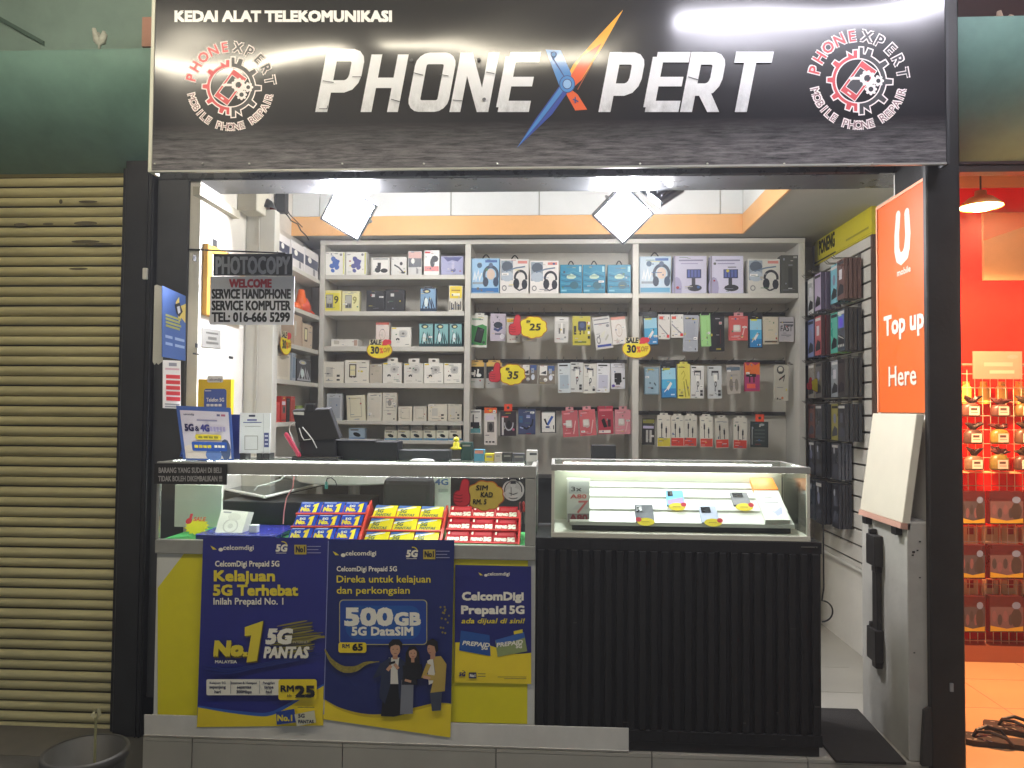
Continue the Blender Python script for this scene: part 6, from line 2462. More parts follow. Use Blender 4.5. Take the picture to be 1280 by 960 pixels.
[a.rect(.27 + .085 * q, .72, .34 + .085 * q, .775, GOLD) for q in range(4)]
[a.rect(.66 + .07 * q, .72, .715 + .07 * q, .765, CREAM) for q in range(3)]
a.build("print", o)
mb = MB()
mb.tube([mb_c[3] + Vector((.0, .02, -.02)), mb_c[3] + Vector((-.02, .16, -.1)), Vector((mb_c[0].x - .08, .26, zT + .004))], .006, M("#2c4a9a", .4), 8)
mb.build("rear_leg", o)

o = thing("phone_display", at(268, 560, .30), "yellow phone shaped display holding a blue panel behind the card stand", "display")
a = Art(PY(.30), k0=.0006)
p0, p1 = at(248, 474, .30), at(287, 577, .30)
a.box(p0.x, p1.x, .30, .33, zT, p0.z, M("#e6c222", .4))
a.rrect(255, 486, 283, 560, 3, PR("#4a5f9e"))
a.text("Telefon 5G", 258, 502, 4.6, CREAM, .03, w=22)
[a.rect(258 + 5 * q, 505, 262 + 5 * q, 508, CREAM) for q in range(4)]
a.rect(256, 488, 264, 489, CREAM)
a.rrect(259, 470, 279, 478, 2, PR("#d8d6cc"))
a.text("celcomdigi", 261, 476, 3.2, PR("#6b6870"), .02, w=16)
a.build("yellow_front", o)

o = thing("payment_stand", at(318, 575, .16), "white payment notice stand with black feet on the counter", "notice stand")
a = Art(PY(.16), k0=.0006)
p0, p1 = at(300, 516, .16), at(337, 567, .16)
a.box(p0.x, p1.x, .16, .168, p1.z, p0.z, PR("#dcdfe2"))
a.rect(311, 518.6, 319, 521, DKT)
a.rect(309, 524, 321, 526, PR("#5d63a0"))
a.rect(304, 527.5, 327, 528.5, PR("#5d63a0"))
a.rect(306, 533, 326, 533.5, PGREY)
a.strip([(306, 562), (306, 545), (322, 545), (322, 562)], .6, PGREY, True)
a.rect(330, 541, 336, 559, PR("#4b5488"))
for y in (544, 549, 554):
    a.rect(331, y, 335, y + 2, PR("#c9cce0"))
a.rect(329, 517, 329.6, 567, PR("#b8bcc2"))
a.build("notice_card", o)
for px in (304.5, 325, 334.5):
    mb = MB()
    p = at(px, 570, .16)
    mb.box(p.x - .011, p.x + .011, .15, .21, zT, at(px, 566.5, .16).z, BLACK)
    mb.build("foot", o)
mb = MB()
p0, p1 = at(288, 518, .24), at(303, 560, .24)
mb.box(p0.x, p1.x, .24, .247, zT, p0.z, M("#26306a", .5))
tag(mb.build("navy_card"), "dark navy card standing between the two counter stands", "card")

# payment tablet seen from behind
o = thing("payment_tablet", at(395, 577, .2), "black point of sale tablet on a stand, seen from behind", "tablet")
mb = MB()
Yq = .18
c = [at(373, 553, Yq), at(425, 549, Yq), at(411.5, 511, Yq + .05), at(365, 513, Yq + .05)]
mb.hexa(c + [p + Vector((.004, .028, .008)) for p in c], M("#0e0e0f", .6, noise=.15, spec=.25))
mb.build("tablet_body", o, bevel=.004, seg=2)
mb = MB()
p = at(396, 575, Yq)
mb.box(at(367, 575, Yq).x, at(425, 575, Yq).x, Yq - .03, Yq + .13, zT, zT + .018, BLACK)
mb.build("stand_base", o, bevel=.005, seg=2)
mb = MB()
c2 = [at(376, 575, Yq), at(420, 576, Yq), at(418, 540, Yq + .02), at(372, 538, Yq + .02)]
mb.hexa(c2 + [q + Vector((0, .03, 0)) for q in c2], M("#101011", .4))
mb.build("stand_neck", o, bevel=.006, seg=2)
mb = MB()
for pth in (((369, 528), (363, 531), (361.5, 538), (366, 550), (370, 558), (369, 566)), ((378, 534), (385, 542), (391, 550), (396, 560)), ((374, 535), (377, 545), (380, 550), (388, 549))):
    mb.tube([at(x, y, Yq - .012) for x, y in pth], .0022, PR("#c9c9c6"), 6)
mb.build("white_lead", o)
a = Art(PY(Yq + .03), k0=.006)
a.poly([(367, 518), (380, 519), (380, 515), (366.5, 514.5)], PR("#b9b9b4"))
a.build("paper_label", o)
mb = MB()
p = at(388, 513, Yq + .06)
mb.box(p.x - .022, p.x + .022, Yq + .045, Yq + .075, p.z - .01, p.z + .03, BLACK)
mb.build("camera_block", o, bevel=.004)
mb = MB()
q0, q1 = at(356.5, 541, .13), at(375, 571, .13)
dlt = (q1 - q0).normalized()
mb.tube([q0, q0 + dlt * .004, q0 + dlt * .01, q1 - dlt * .01, q1 - dlt * .004, q1], [.004, .008, .0095, .0095, .008, .004], M("#a82c46", .3), 10)
tag(mb.build("red_marker"), "thick red marker leaning against the tablet stand", "marker")

mb = MB()
p0, p1 = at(409, 551, .22), at(497, 575, .22)
mb.box(p0.x, p1.x, .22, .33, zT, p0.z, M("#131415", .55, noise=.15, spec=.3))
mb.box(at(409, 551, .22).x, at(470, 551, .22).x, .215, .335, p0.z - .004, p0.z + .006, M("#2a2d2e", .3))
tag(mb.build("receipt_printer", bevel=.004), "flat black printer on the glass behind the tablet", "printer")
mb = MB()
p0, p1 = at(498, 562, .26), at(562, 576, .26)
mb.box(p0.x, p1.x, .24, .33, zT, p0.z, M("#23282a", .5))
tag(mb.build("dark_keyboard", bevel=.003), "dark flat device on the glass beside the printer", "device")
mb = MB()
c = at(528, 573, .16)
mb.lathe((c.x, c.y, zT), [(.001, 0), (.05, .001), (.055, .006), (.04, .013), (.001, .016)], M("#c9ccc8", .4, bump=.002), 20, 1, .5)
tag(mb.build("clear_packet", smooth=True), "crumpled pale packet on the glass before the dark device", "packet")
o = thing("toy_figure", at(571, 566, .3), "small yellow figure sitting on the dark device", "figure")
mb = MB()
c = at(571, 566, .3)
zc_ = Z(562, .26, 530)
mb.lathe((c.x, .28, zc_), [(.001, 0), (.022, .001), (.024, .008), (.013, .014), (.014, .028), (.010, .034), (.001, .036)], M("#d8cf2a", .4), 14)
mb.build("body", o, smooth=True)
mb = MB()
mb.lathe((c.x, .28, zc_ + .034), [(.001, 0), (.012, .004), (.013, .012), (.006, .02), (.001, .022)], M("#d8cf2a", .4), 14)
mb.build("head", o, smooth=True)
smalls = [
 (576, 590, 553, 577, .30, "#24423f", "dark teal tin standing by the shelf upright"),
 (592.5, 605, 562, 577, .27, "#4f8fa8", "small blue and pink box on the counter glass"),
 (606, 617, 567, 577, .27, "#d8c83a", "tiny yellow box in the row on the counter glass"),
 (618, 627, 566, 577, .27, "#b8b2a8", "tiny pale box after the yellow one on the glass"),
 (628, 640, 566, 577, .27, "#3a3a38", "tiny black box in the row on the counter glass"),
 (641, 656, 567, 577, .27, "#55575a", "tiny grey box in the row on the counter glass"),
 (658, 676, 563, 577, .27, "#cfcfc8", "white label box at the end of the counter glass"),
]
for (x0_, x1_, y0_, y1_, yy, col_, lab) in smalls:
    p0, p1 = at(x0_, y0_, yy), at(x1_, y1_, yy)
    a = Art(PY(yy), k0=.0005)
    a.box(p0.x, min(p1.x, lx1 - .002), yy, yy + .05, zT, p0.z, PR(col_))
    xm = (x0_ + x1_) / 2
    if "pink" in lab:
        a.rect(x0_ + 1, y0_ + 1, x1_ - 1, y0_ + 5, PR("#c98a78"))
    elif "label" in lab:
        a.rect(x0_ + 4, y0_ + 3, x0_ + 13, y0_ + 6, PR("#4c4e53"))
    else:
        a.rect(x0_ + 2, y0_ + 3, x1_ - 2, y0_ + 5, PR("#8d8d86"))
    tag(a.build("small_box"), lab, "box", "small boxes on the counter glass")

# ================================================================ RIGHT COUNTER
rx0, rx1 = X(689, 0, 630), X(1012, 0, 630)
zt1, zt0 = Z(582, 0, 850), Z(590, 0, 850)
zc0, zc1 = Z(674, 0, 850), Z(667, 0, 850)
o = thing("display_counter", ((rx0 + rx1) / 2, YD / 2, 0), "lit glass phone case on a black ribbed wooden base", "display counter")
WF = M("#c2c0b0", .4, noise=.06)
mb = MB()
for y0_, y1_ in ((-.012, .010), (YD - .016, YD)):
    mb.box(rx0, rx1, y0_, y1_, zt0, zt1, ALU)
mb.box(rx0, rx0 + .014, .0105, YD - .0165, zt0 + .001, zt1 - .0005, ALU)
mb.box(rx1 - .014, rx1, .0105, YD - .0165, zt0 + .001, zt1 - .0005, ALU)
mb.build("top_frame", o, bevel=.0015)
mb = MB()
mb.box(rx0, rx1, -.012, YD, zc0, zc1 - .001, WF)
mb.build("bottom_rail", o, bevel=.002)
for xx in (rx0 + .001, rx1 - .013):
    mb = MB()
    mb.box(xx, xx + .012, -.010, .004, zc1, zt0 - .001, WF)
    mb.build("corner_post", o, bevel=.0015)
mb = MB()
mb.box(rx0 + .014, rx1 - .014, -.004, -.001, zc1 + .001, zt0 - .001, CG)
mb.build("front_glass", o)
mb = MB()
mb.box(rx0 + .0145, rx1 - .0145, .011, YD - .017, zt1 - .006, zt1 - .002, CG)
mb.build("top_glass", o)
for xx in (rx0 + .002, rx1 - .006):
    mb = MB()
    mb.box(xx, xx + .004, .012, YD - .02, zc1 + .001, zt0 - .001, CG)
    mb.build("side_glass", o)
mb = MB()
mb.box(rx0 + .006, rx1 - .006, YD - .014, YD - .004, zc1, zt0 - .001, M("#d9dcc8", .5))
mb.build("back_panel", o)
mb = MB()
led_strip(mb, rx0 + .05, rx1 - .05, YD - .03, zt1 - .013, 64)
mb.build("led_strip", o)
mb = MB()
mb.box(rx0 + .02, rx1 - .02, .014, .024, zt0 + .001, zt0 + .005, EM("#fbfff4", LED_E * .5, "led_glow"))
mb.build("led_strip", o)
# stepped white display
SW_ = M("#d0d0c8", .45, noise=.03)
zs = [Z(654, .03, 850), None]
tier = [(.035, Z(653.5, .035, 850)), (.115, Z(637, .115, 850)), (.20, Z(621, .20, 850)), (.285, Z(609, .285, 850)), (.345, Z(601, .34, 850))]
d0, d1 = X(712, .035, 655), X(993, .035, 665)
mb = MB()
for (ya, za), (yb, zb2) in zip(tier[:-1], tier[1:]):
    c = [(d0, ya, za), (d1, ya, za), (d1, yb - .002, zb2 - .008), (d0, yb - .002, zb2 - .008)]
    mb.hexa([Vector(p) for p in c] + [Vector(p) - Vector((0, 0, .012)) for p in c], SW_)
    mb.box(d0, d1, yb - .002, yb + .004, zb2 - .02, zb2, SW_)
mb.box(d0, d1, .030, .036, zc1 + .022, tier[0][1] - .001, SW_)
mb.build("stepped_stand", o)
mb = MB()
mb.box(d0 + .01, d1 - .01, .05, YD - .03, zc1 + .001, zc1 + .02, BLACK)
mb.build("stand_base", o)
# ribbed base
wx0, wx1 = X(669, -.02, 800), X(1029, -.02, 800)
WD = M("#0d0c0b", .6, noise=.3, scale=3, spec=.4, bump=.002, bscale=18, stretch=(6, 6, .6))
zw1, zw0 = zc0 - .001, .04
mb = MB()
mb.box(wx0, wx1, .004, YD + .02, zw0, zw1, WD)
mb.box(wx0, wx1, -.012, .0035, zw1 - .045, zw1, WD)
mb.box(wx0, wx1, -.012, .0035, zw0, zw0 + .045, WD)
mb.build("wooden_base", o, bevel=.002)
n = 25
for i in range(n):
    xx = wx0 + (wx1 - wx0) * (i + .14) / n
    mb = MB()
    mb.box(xx, xx + (wx1 - wx0) / n * .64, -.0135 + random.uniform(-.001, .001), .0035, zw0 + .0455, zw1 - .0455, WD)
    mb.build("rib", o, bevel=.003)
mb = MB()
mb.box(wx0 + .01, wx1 - .01, .0, YD, .003, zw0 - .001, BLACK)
mb.build("kick_board", o)
SCUFF = M("#4a4641", .8, noise=.3)
for q in range(16):
    xx, zz, L_ = random.uniform(wx0 + .03, wx1 - .03), random.choice((random.uniform(.06, .2), random.uniform(.06, .7))), random.uniform(.004, .022)
    mb = MB()
    mb.box(xx, xx + L_, -.0152, -.0147, zz, zz + random.uniform(.001, .004), SCUFF)
    if q < 7:
        mb.build("scuff", o)
mb = MB()
p = at(1019, 684, -.02)
mb.box(p.x - .05, p.x + .012, -.017, -.0125, p.z - .003, p.z + .001, STEEL)
mb.build("metal_latch", o)


def tier_z(y):
    for (ya, za), (yb, zb2) in zip(tier[:-1], tier[1:]):
        if ya <= y <= yb:
            return za + (zb2 - .008 - za) * (y - ya) / (yb - ya)
    return tier[-1][1]


def tier_pt(px, py):
    """where the line of sight meets the stepped stand"""
    best = None
    for i in range(60):
        y = .036 + .30 * i / 60
        p = at(px, py, y)
        d = abs(p.z - tier_z(y))
        if best is None or d < best[0]:
            best = (d, p)
    return best[1]


def phone(q, body, rear, lab, cam):
    pts = [tier_pt(*p) for p in q]       # TL TR BL BR
    TL, TR, BL, BR = pts
    N = (BR - BL).cross(TL - BL).normalized()
    if N.z < 0:
        N = -N
    up_ = N * .004
    TL, TR, BL, BR = [p + up_ for p in pts]
    P = quadmap(TL, TR, BL, BR, N)
    t = thing("mobile_phone", (TL + BR) / 2, lab, "phone", "phones lying in the lit case")
    a = Art(lambda u, v, k: P(u, v, k + .008), k0=.0004)
    c = [P(0, 1, .008), P(1, 1, .008), P(1, 0, .008), P(0, 0, .008)]
    a.hexa(c + [p - N * .008 for p in c], M(body, .55, spec=.25))
    if rear:
        a.poly([(.04, .97), (.96, .97), (.96, .5), (.04, .7)], PR(rear, .2))
    a.build("body", t)
    mb = MB()
    c = [P(.08, .42, .011), P(.08 + cam, .42, .011), P(.08 + cam, .08, .011), P(.08, .08, .011)]
    mb.hexa(c + [p - N * .0025 for p in c], M("#24252c", .2))
    isl = mb.build("camera_island", t, bevel=.001)
    mb = MB()
    for v in (.17, .33):
        pc = P(.08 + cam * .3, v, .0112)
        mb.lathe(pc, [(.0005, .0012), (.0045, .001), (.0048, -.001)], PBLACK, 10)
    mb.build("lens", isl)
    return P, N


def phone_tag(px, py, lab, flip=1):
    p = tier_pt(px, py) + Vector((0, -.006, .012))
    a = Art(frame(p, (1, 0, 0), (0, -.55, -.83), (0, -.83, .55)), k0=.0015)
    s_ = .034
    a.ell(0, 0, s_, s_ * .5, PR("#f0d92c"), 18)
    a.ell(flip * s_ * .8, -s_ * .28, s_ * .34, s_ * .3, TR, 10)
    a.strip([(-s_ * .5, 0), (s_ * .4, .0)], .003, PR("#b89a1c"))
    for i in range(18):
        t0, t1 = 2 * math.pi * i / 18, 2 * math.pi * (i + 1) / 18
        a.ngon([a.P(s_ * math.cos(t0), s_ * .5 * math.sin(t0), .0015), a.P(s_ * math.cos(t1), s_ * .5 * math.sin(t1), .0015), a.P(s_ * math.cos(t1), s_ * .5 * math.sin(t1), 0), a.P(s_ * math.cos(t0), s_ * .5 * math.sin(t0), 0)], PR("#c9a81c"))
    tag(a.build("price_tag"), lab, "price tag", "oval tags below the phones")


phone(((793, 634), (815.5, 634), (795, 655), (818, 655)), "#3f4046", None, "dark grey phone lying at the front of the lit case", .3)
phone_tag(807, 656, "oval tag with red corner below the dark grey phone", -1)
phone(((832, 616), (853, 616), (833.5, 634), (855.5, 634)), "#5fa8d0", "#9a86d0", "shiny light blue phone in the middle of the case", .3)
phone_tag(846, 637, "oval tag below the shiny light blue phone")
phone(((873, 635.5), (894, 635.5), (877, 656), (900, 656)), "#aab0c4", None, "silver white phone at the front of the lit case", .55)
phone_tag(891, 657, "oval tag below the silver white phone")
phone(((912, 618.5), (933, 618.5), (917, 634), (939, 634)), "#7d7c80", None, "grey phone with a wide camera block by the orange box", .62)
phone_tag(930, 637.5, "oval tag below the grey phone by the orange box")

a = Art(PY(.050), k0=.0006)
p0, p1 = at(709, 598, .050), at(737, 653, .050)
zf = tier_z(.06)
a.box(p0.x, p1.x, .050, .07, p1.z, p0.z, PR("#e3e4dc"))
a.rect(711, 602, 736.5, 617, PR("#c4c7c6"))
a.text("3x", 714, 614, 5.5, PR("#3a3a3a"), .02, w=13)
a.text("A80", 713, 623, 5, PR("#d0605a"), .03, w=20)
a.poly([(716, 636), (735, 636), (735, 627), (728, 625)], PR("#d5d6d2"))
a.strip([(722, 641), (733, 627), (723, 627)], 2.6, PR("#d87a78"))
a.rect(709.5, 642, 736.5, 653, PR("#97918e"))
a.text("A80", 712, 651.5, 8, PR("#8c3a3e"), .06, w=22)
tag(a.build("phone_box"), "tall white phone box lettered A80 standing in the lit case", "box")
o = thing("phone_box", tier_pt(960, 645), "white phone box with an orange top leaning at the end of the case", "box")
Q = [tier_pt(936, 603), tier_pt(966, 603), tier_pt(956, 655), tier_pt(987, 655)]
N = Vector((0, -.5, .85)).normalized()
Q = [p + N * .02 for p in Q]
P = quadmap(*Q, N)
a = Art(P, k0=.0006)
c = [P(0, 1, 0), P(1, 1, 0), P(1, .3, 0), P(0, .3, 0)]
a.hexa(c + [p - N * .019 for p in c], PR("#e4e3da"))
a.rect(.32, .47, .62, .49, PGREY)
a.rect(.22, .6, .8, .625, PR("#9a9aa0"))
a.poly([(.3, .76), (.5, .82), (.62, .78), (.86, .7), (.78, .86), (.6, .9), (.56, .93), (.5, .86)], PR("#b8bce0"))
a.build("white_sleeve", o)
mb = MB()
c = [P(0, .3, 0.004), P(1, .3, 0.004), P(.94, 0, 0.004), P(.02, 0, 0.004)]
mb.hexa(c + [p - N * .02 for p in c], PR("#e88a2c"))
mb.build("orange_end", o)
mb = MB()
p0 = at(1003, 612, .2)
mb.box(at(740, 562, .7).x, at(770, 562, .7).x, .7, .8, .9, Z(557, .7, 755), DARK)
tag(mb.build("dark_device"), "dark boxy device on the worktop behind the lit case", "device")
# ================================================================ LEFT WALL THINGS
o = thing("hanging_sign", at(316, 405, FY), "grey white welcome board listing phone and computer service", "hanging sign")
a = Art(PY(FY), k0=.0006)
p0, p1 = at(263, 345.5, FY), at(367, 406, FY)
a.box(p0.x, p1.x, FY, FY + .006, p1.z, p0.z, M("#c4c5ca", .4, noise=.03))
WR, WK = PR("#a31f30"), PR("#17171a")
a.text("WELCOME", 287, 359, 9.6, WR, .07, w=52)
a.text("SERVICE HANDPHONE", 265, 373, 11.2, WK, .05, w=98)
a.text("SERVICE KOMPUTER", 265, 387.5, 11.2, WK, .05, w=98)
a.text("TEL: 016-666 5299", 265, 402, 11.2, WK, .05, w=97)
a.build("board", o)
for px in (279, 347):
    mb = MB()
    mb.tube([at(px, 342, FY + .003), at(px, 348, FY + .003)], .003, STEEL, 6)
    mb.build("link", o)
o = thing("hanging_sign", at(316, 345, FY), "black photocopy plate hanging from a rod above the welcome board", "hanging sign")
a = Art(PY(FY), k0=.0006)
p0, p1 = at(267, 317.5, FY), at(365, 344.5, FY)
a.box(p0.x, p1.x, FY, FY + .006, p1.z, p0.z, M("#191a1b", .35))
a.text("PHOTOCOPY", 270, 342, 20.5, PR("#9a9ca0"), .035, w=92)
a.build("plate", o)
for px in (285, 347):
    mb = MB()
    mb.tube([at(px, 314, FY + .003), at(px, 320, FY + .003)], .0025, STEEL, 6)
    mb.build("link", o)
mb = MB()
mb.tube([at(229, 311.5, FY + .012), at(357, 316.5, FY + .003)], .0038, BLACK, 8)
tag(mb.build("sign_rod"), "thin black rod carrying the photocopy sign", "rod")

XC_ = -1.615


def flag(px0, px1, pyt, pyb, base, label, draw, name="wall_poster", Xp=XC_):
    A, Bq = atx(px0, pyt[0], Xp), atx(px1, pyt[1], Xp)
    C, D = atx(px0, pyb[0], Xp), atx(px1, pyb[1], Xp)
    A.z = max(A.z, Bq.z) if False else A.z
    N = Vector((1, 0, 0))
    a = Art(quadmap(A, Bq, C, D, N), k0=.0008)
    c = [C, D, Bq, A]
    a.hexa(c + [p - N * .003 for p in c], base)
    draw(a)
    return tag(a.build(name), label, "poster")


def d_bluep(a):
    a.poly([(.55, .16), (.7, .06), (.72, .2), (1, .12), (.98, .42), (.8, .36), (.7, .44), (.62, .3)], PR("#e0c96c"))
    a.poly([(.5, .2), (.72, .14), (.86, .26), (.7, .36), (.58, .32)], PR("#2a2c30"))
    a.poly([(.6, .22), (.72, .19), (.76, .28), (.66, .32)], PR("#d4d6da"))
    for q in range(4):
        a.rect(.12, .38 + .05 * q, .78 - .06 * (q % 2), .41 + .05 * q, PR("#a9ad5c"))
    for q in range(2):
        a.rect(.1, .68 + .1 * q, .4, .72 + .1 * q, PR("#9fb4d8"))
        a.rect(.5, .68 + .1 * q, .92, .72 + .1 * q, PR("#9fb4d8"))


flag(203, 232, (357, 370), (446, 451), PR("#4a68a6"), "blue poster with a yellow star shape flagged off the black post", d_bluep)


def d_white(a):
    a.rect(.1, .01, .6, .02, PGREY)


p0, p1 = at(193, 356, .13), at(203, 455, .13)
mb = MB()
pts = [(p0.x, p1.z + .01), (p0.x + .008, p1.z - .004), (p0.x + .016, p1.z + .006), (p0.x + .024, p1.z - .003), (p1.x, p1.z + .012), (p1.x, p0.z - .01), (p0.x + .012, p0.z), (p0.x, p0.z - .003)]
fr = [Vector((x, .13, z)) for x, z in pts]
mb.ngon(fr, PR("#cfcdc4"))
mb.ngon([p + Vector((0, .003, 0)) for p in fr][::-1], PR("#cfcdc4"))
for i in range(len(fr)):
    j = (i + 1) % len(fr)
    mb.ngon([fr[j], fr[i], fr[i] + Vector((0, .003, 0)), fr[j] + Vector((0, .003, 0))], PR("#cfcdc4"))
tag(mb.build("torn_card"), "narrow white card with a torn lower edge on the black post", "card")


def d_redn(a):
    a.rect(.3, .05, .75, .12, PR("#8a8a90"))
    a.rect(.1, .16, .9, .2, PR("#c9a5a8"))
    for q in range(5):
        a.rect(.14, .30 + .115 * q, .94, .38 + .115 * q, PR("#c8343c"))
    a.rect(.06, .9, .9, .93, PGREY)
    a.rect(.06, .95, .9, .98, PGREY)


flag(204, 226, (450, 451), (510, 511), PR("#dedbd4"), "white notice with five red bars on the black post", d_redn)

# wooden frame and grey notice on the side wall
o = thing("picture_frame", atx(258, 395, XL), "yellow wooden frame on the side wall, half behind the photocopy sign", "frame")
A, Bq = atx(253.5, 304, XL), atx(300, 322, XL)
C = atx(253.5, 394, XL)
y0_, y1_ = A.y, Bq.y
z0_, z1_ = C.z, A.z
WOODM = M("#c9973c", .45, noise=.12, scale=20)
mb = MB()
mb.box(XL + .001, XL + .018, y0_ + .02, y1_ - .02, z0_ + .02, z1_ - .02, PR("#d9d6cc"))
mb.build("picture_sheet", o)
for nm, (ya, yb, za, zb2) in (("frame_bar", (y0_, y0_ + .05, z0_, z1_)), ("frame_bar", (y1_ - .04, y1_, z0_, z1_)), ("frame_bar", (y0_ + .05, y1_ - .04, z1_ - .035, z1_)), ("frame_bar", (y0_ + .05, y1_ - .04, z0_, z0_ + .035))):
    mb = MB()
    mb.box(XL + .001, XL + .026, ya, yb, za, zb2, WOODM)
    mb.build(nm, o, bevel=.003)


def d_grey(a):
    a.rect(.2, .18, .85, .27, PR("#55544f"))
    a.rect(.3, .42, .76, .58, PR("#5d5c57"))
    a.rect(.2, .68, .86, .8, PR("#5d5c57"))


A, Bq, C, D = atx(252.5, 409.5, XL + .003), atx(276, 413, XL + .003), atx(252.5, 433.5, XL + .003), atx(276, 436, XL + .003)
a = Art(quadmap(A, Bq, C, D, Vector((1, 0, 0))), k0=.0006)
c = [C, D, Bq, A]
a.hexa(c + [p - Vector((.002, 0, 0)) for p in c], PR("#8d8c86"))
d_grey(a)
tag(a.build("wall_notice"), "small grey metal notice on the white side wall", "notice")

# ================================================================ SLOTTED WALL ON THE RIGHT
ys0, ys1 = atx(1097, 400, XR).y, YS + .10
zsb = atx(1060, 700, XR).z
zst = atx(1098, 289, XR - .02).z
o = thing("slotted_wall", (XR, (ys0 + ys1) / 2, zsb), "white slotted wall panel full of hanging phone accessories", "slotted panel")
SLW = M("#d6d2c8", .5, noise=.05)
GRV = M("#4a443c", .6)
mb = MB()
mb.box(XR - .008, XR - .0005, ys0, ys1, zsb, zst, GRV)
mb.build("backing_board", o)
zg = atx(1100, 520, XR - .02).z
pt = 0.0875
z = zg - pt * 12
while z < zst:
    z0_, z1_ = max(z + .006, zsb), min(z + pt - .006, zst)
    if z1_ - z0_ > .01:
        mb = MB()
        mb.box(XR - .020, XR - .0081, ys0 + .022, ys1, z0_, z1_, SLW)
        mb.build("slat_board", o, bevel=.0015)
    z += pt
mb = MB()
mb.box(XR - .024, XR - .0005, ys0, ys0 + .0215, zsb, zst, M("#5d4436", .5, noise=.1))
mb.build("brown_end", o)
mb = MB()
mb.box(XR - .024, XR - .0005, ys0 + .022, ys1, zsb - .02, zsb - .001, WHITE)
mb.build("lower_trim", o)
# yellow header
o = thing("brand_header", (XR - .02, (ys0 + ys1) / 2, zst), "yellow header strip with black lettering above the slotted wall", "header sign")
yh1 = atx(1018, 314, XR - .026).y
zh1 = atx(1018, 294.5, XR - .026).z
mb = MB()
mb.box(XR - .026, XR - .0005, ys0, yh1, zst + .001, zh1, M("#d6c827", .4, noise=.04))
hb_ = mb.build("header_body", o)
a = Art(frame((XR - .026, yh1, zh1), (0, -1, 0), (0, 0, -1), (-1, 0, 0)))
Wd, Hd = yh1 - ys0, zh1 - zst
BKT = PR("#2a2818")
a.text("PONENG", Wd * .10, Hd * .72, Hd * .42, BKT, .05, w=Wd * .30)
a.rect(0.0, Hd * .90, Wd * .42, Hd * .95, BKT)
a.rect(Wd * .42, Hd * .945, Wd, Hd * .955, PR("#8a8220"))
a.rect(Wd * .60, Hd * .74, Wd * .96, Hd * .80, PR("#a39a2a"))
a.build("lettering", hb_)

# stacks of carded goods on prong hooks
rows_z = [atx(1055, y, 1.56).z for y in (331, 388, 449, 505, 555, 607)]
hts = (.215, .225, .205, .20, .20, .24)
cols_y = [1.86, 1.68, 1.50, 1.34, 1.19]
faces = [
 ["#b9bcc4", "#c9cacb", "#b8a9c4", "#7fc0cf", "#6b4a44"],
 ["#8e8f94", "#7a86b4", "#b8565c", "#54b8a4", "#39424e"],
 ["#9d9aa0", "#8b857c", "#5d5a56", "#9aa0a6", "#2b2b2c"],
 ["#3a3230", "#6b3f34", "#3c3e42", "#a39a52", "#2f3134"],
 ["#26272a", "#2d2e33", "#26282c", "#3a3c44", "#2a2a2e"],
 ["#26323e", "#2b3a4a", "#2c2d33", "#2e2f36", "#2a2b30"],
]
edges = [
 ["#55585c", "#66696c", "#5d5468", "#4f5a60", "#6b4f48"],
 ["#3c3d40", "#4a4f66", "#5b3a3c", "#9cc85a", "#3a3632"],
 ["#45444a", "#9a8f7c", "#3c3a38", "#9aa0a2", "#3b3a38"],
 ["#4a3630", "#6a4a3c", "#4c4e50", "#8f8848", "#34363a"],
 ["#2d2e30", "#303136", "#2a2c30", "#555862", "#2e2e32"],
 ["#2c3a48", "#33424f", "#303138", "#303138", "#2d2e33"],
]
words = {"b9bcc4": "pale grey", "c9cacb": "white", "b8a9c4": "lilac", "7fc0cf": "sky blue", "6b4a44": "brown", "8e8f94": "grey", "7a86b4": "slate blue", "b8565c": "red",
         "54b8a4": "green edged", "39424e": "holographic dark", "9d9aa0": "silver grey", "8b857c": "tan", "5d5a56": "dark taupe", "9aa0a6": "silver edged", "2b2b2c": "black",
         "3a3230": "dark brown", "6b3f34": "rust brown", "3c3e42": "charcoal", "a39a52": "olive", "2f3134": "near black", "26272a": "jet black", "2d2e33": "black", "26282c": "inky black",
         "3a3c44": "dark slate", "2a2a2e": "soot black", "26323e": "dark blue", "2b3a4a": "navy", "2c2d33": "dim black", "2e2f36": "dusky black", "2a2b30": "bluish black"}
rnames = ["top", "second", "third", "fourth", "fifth", "lowest"]
cnames = ["hook next to the back shelves", "second hook from the back shelves", "middle hook", "fourth hook from the back shelves", "hook nearest the orange poster"]
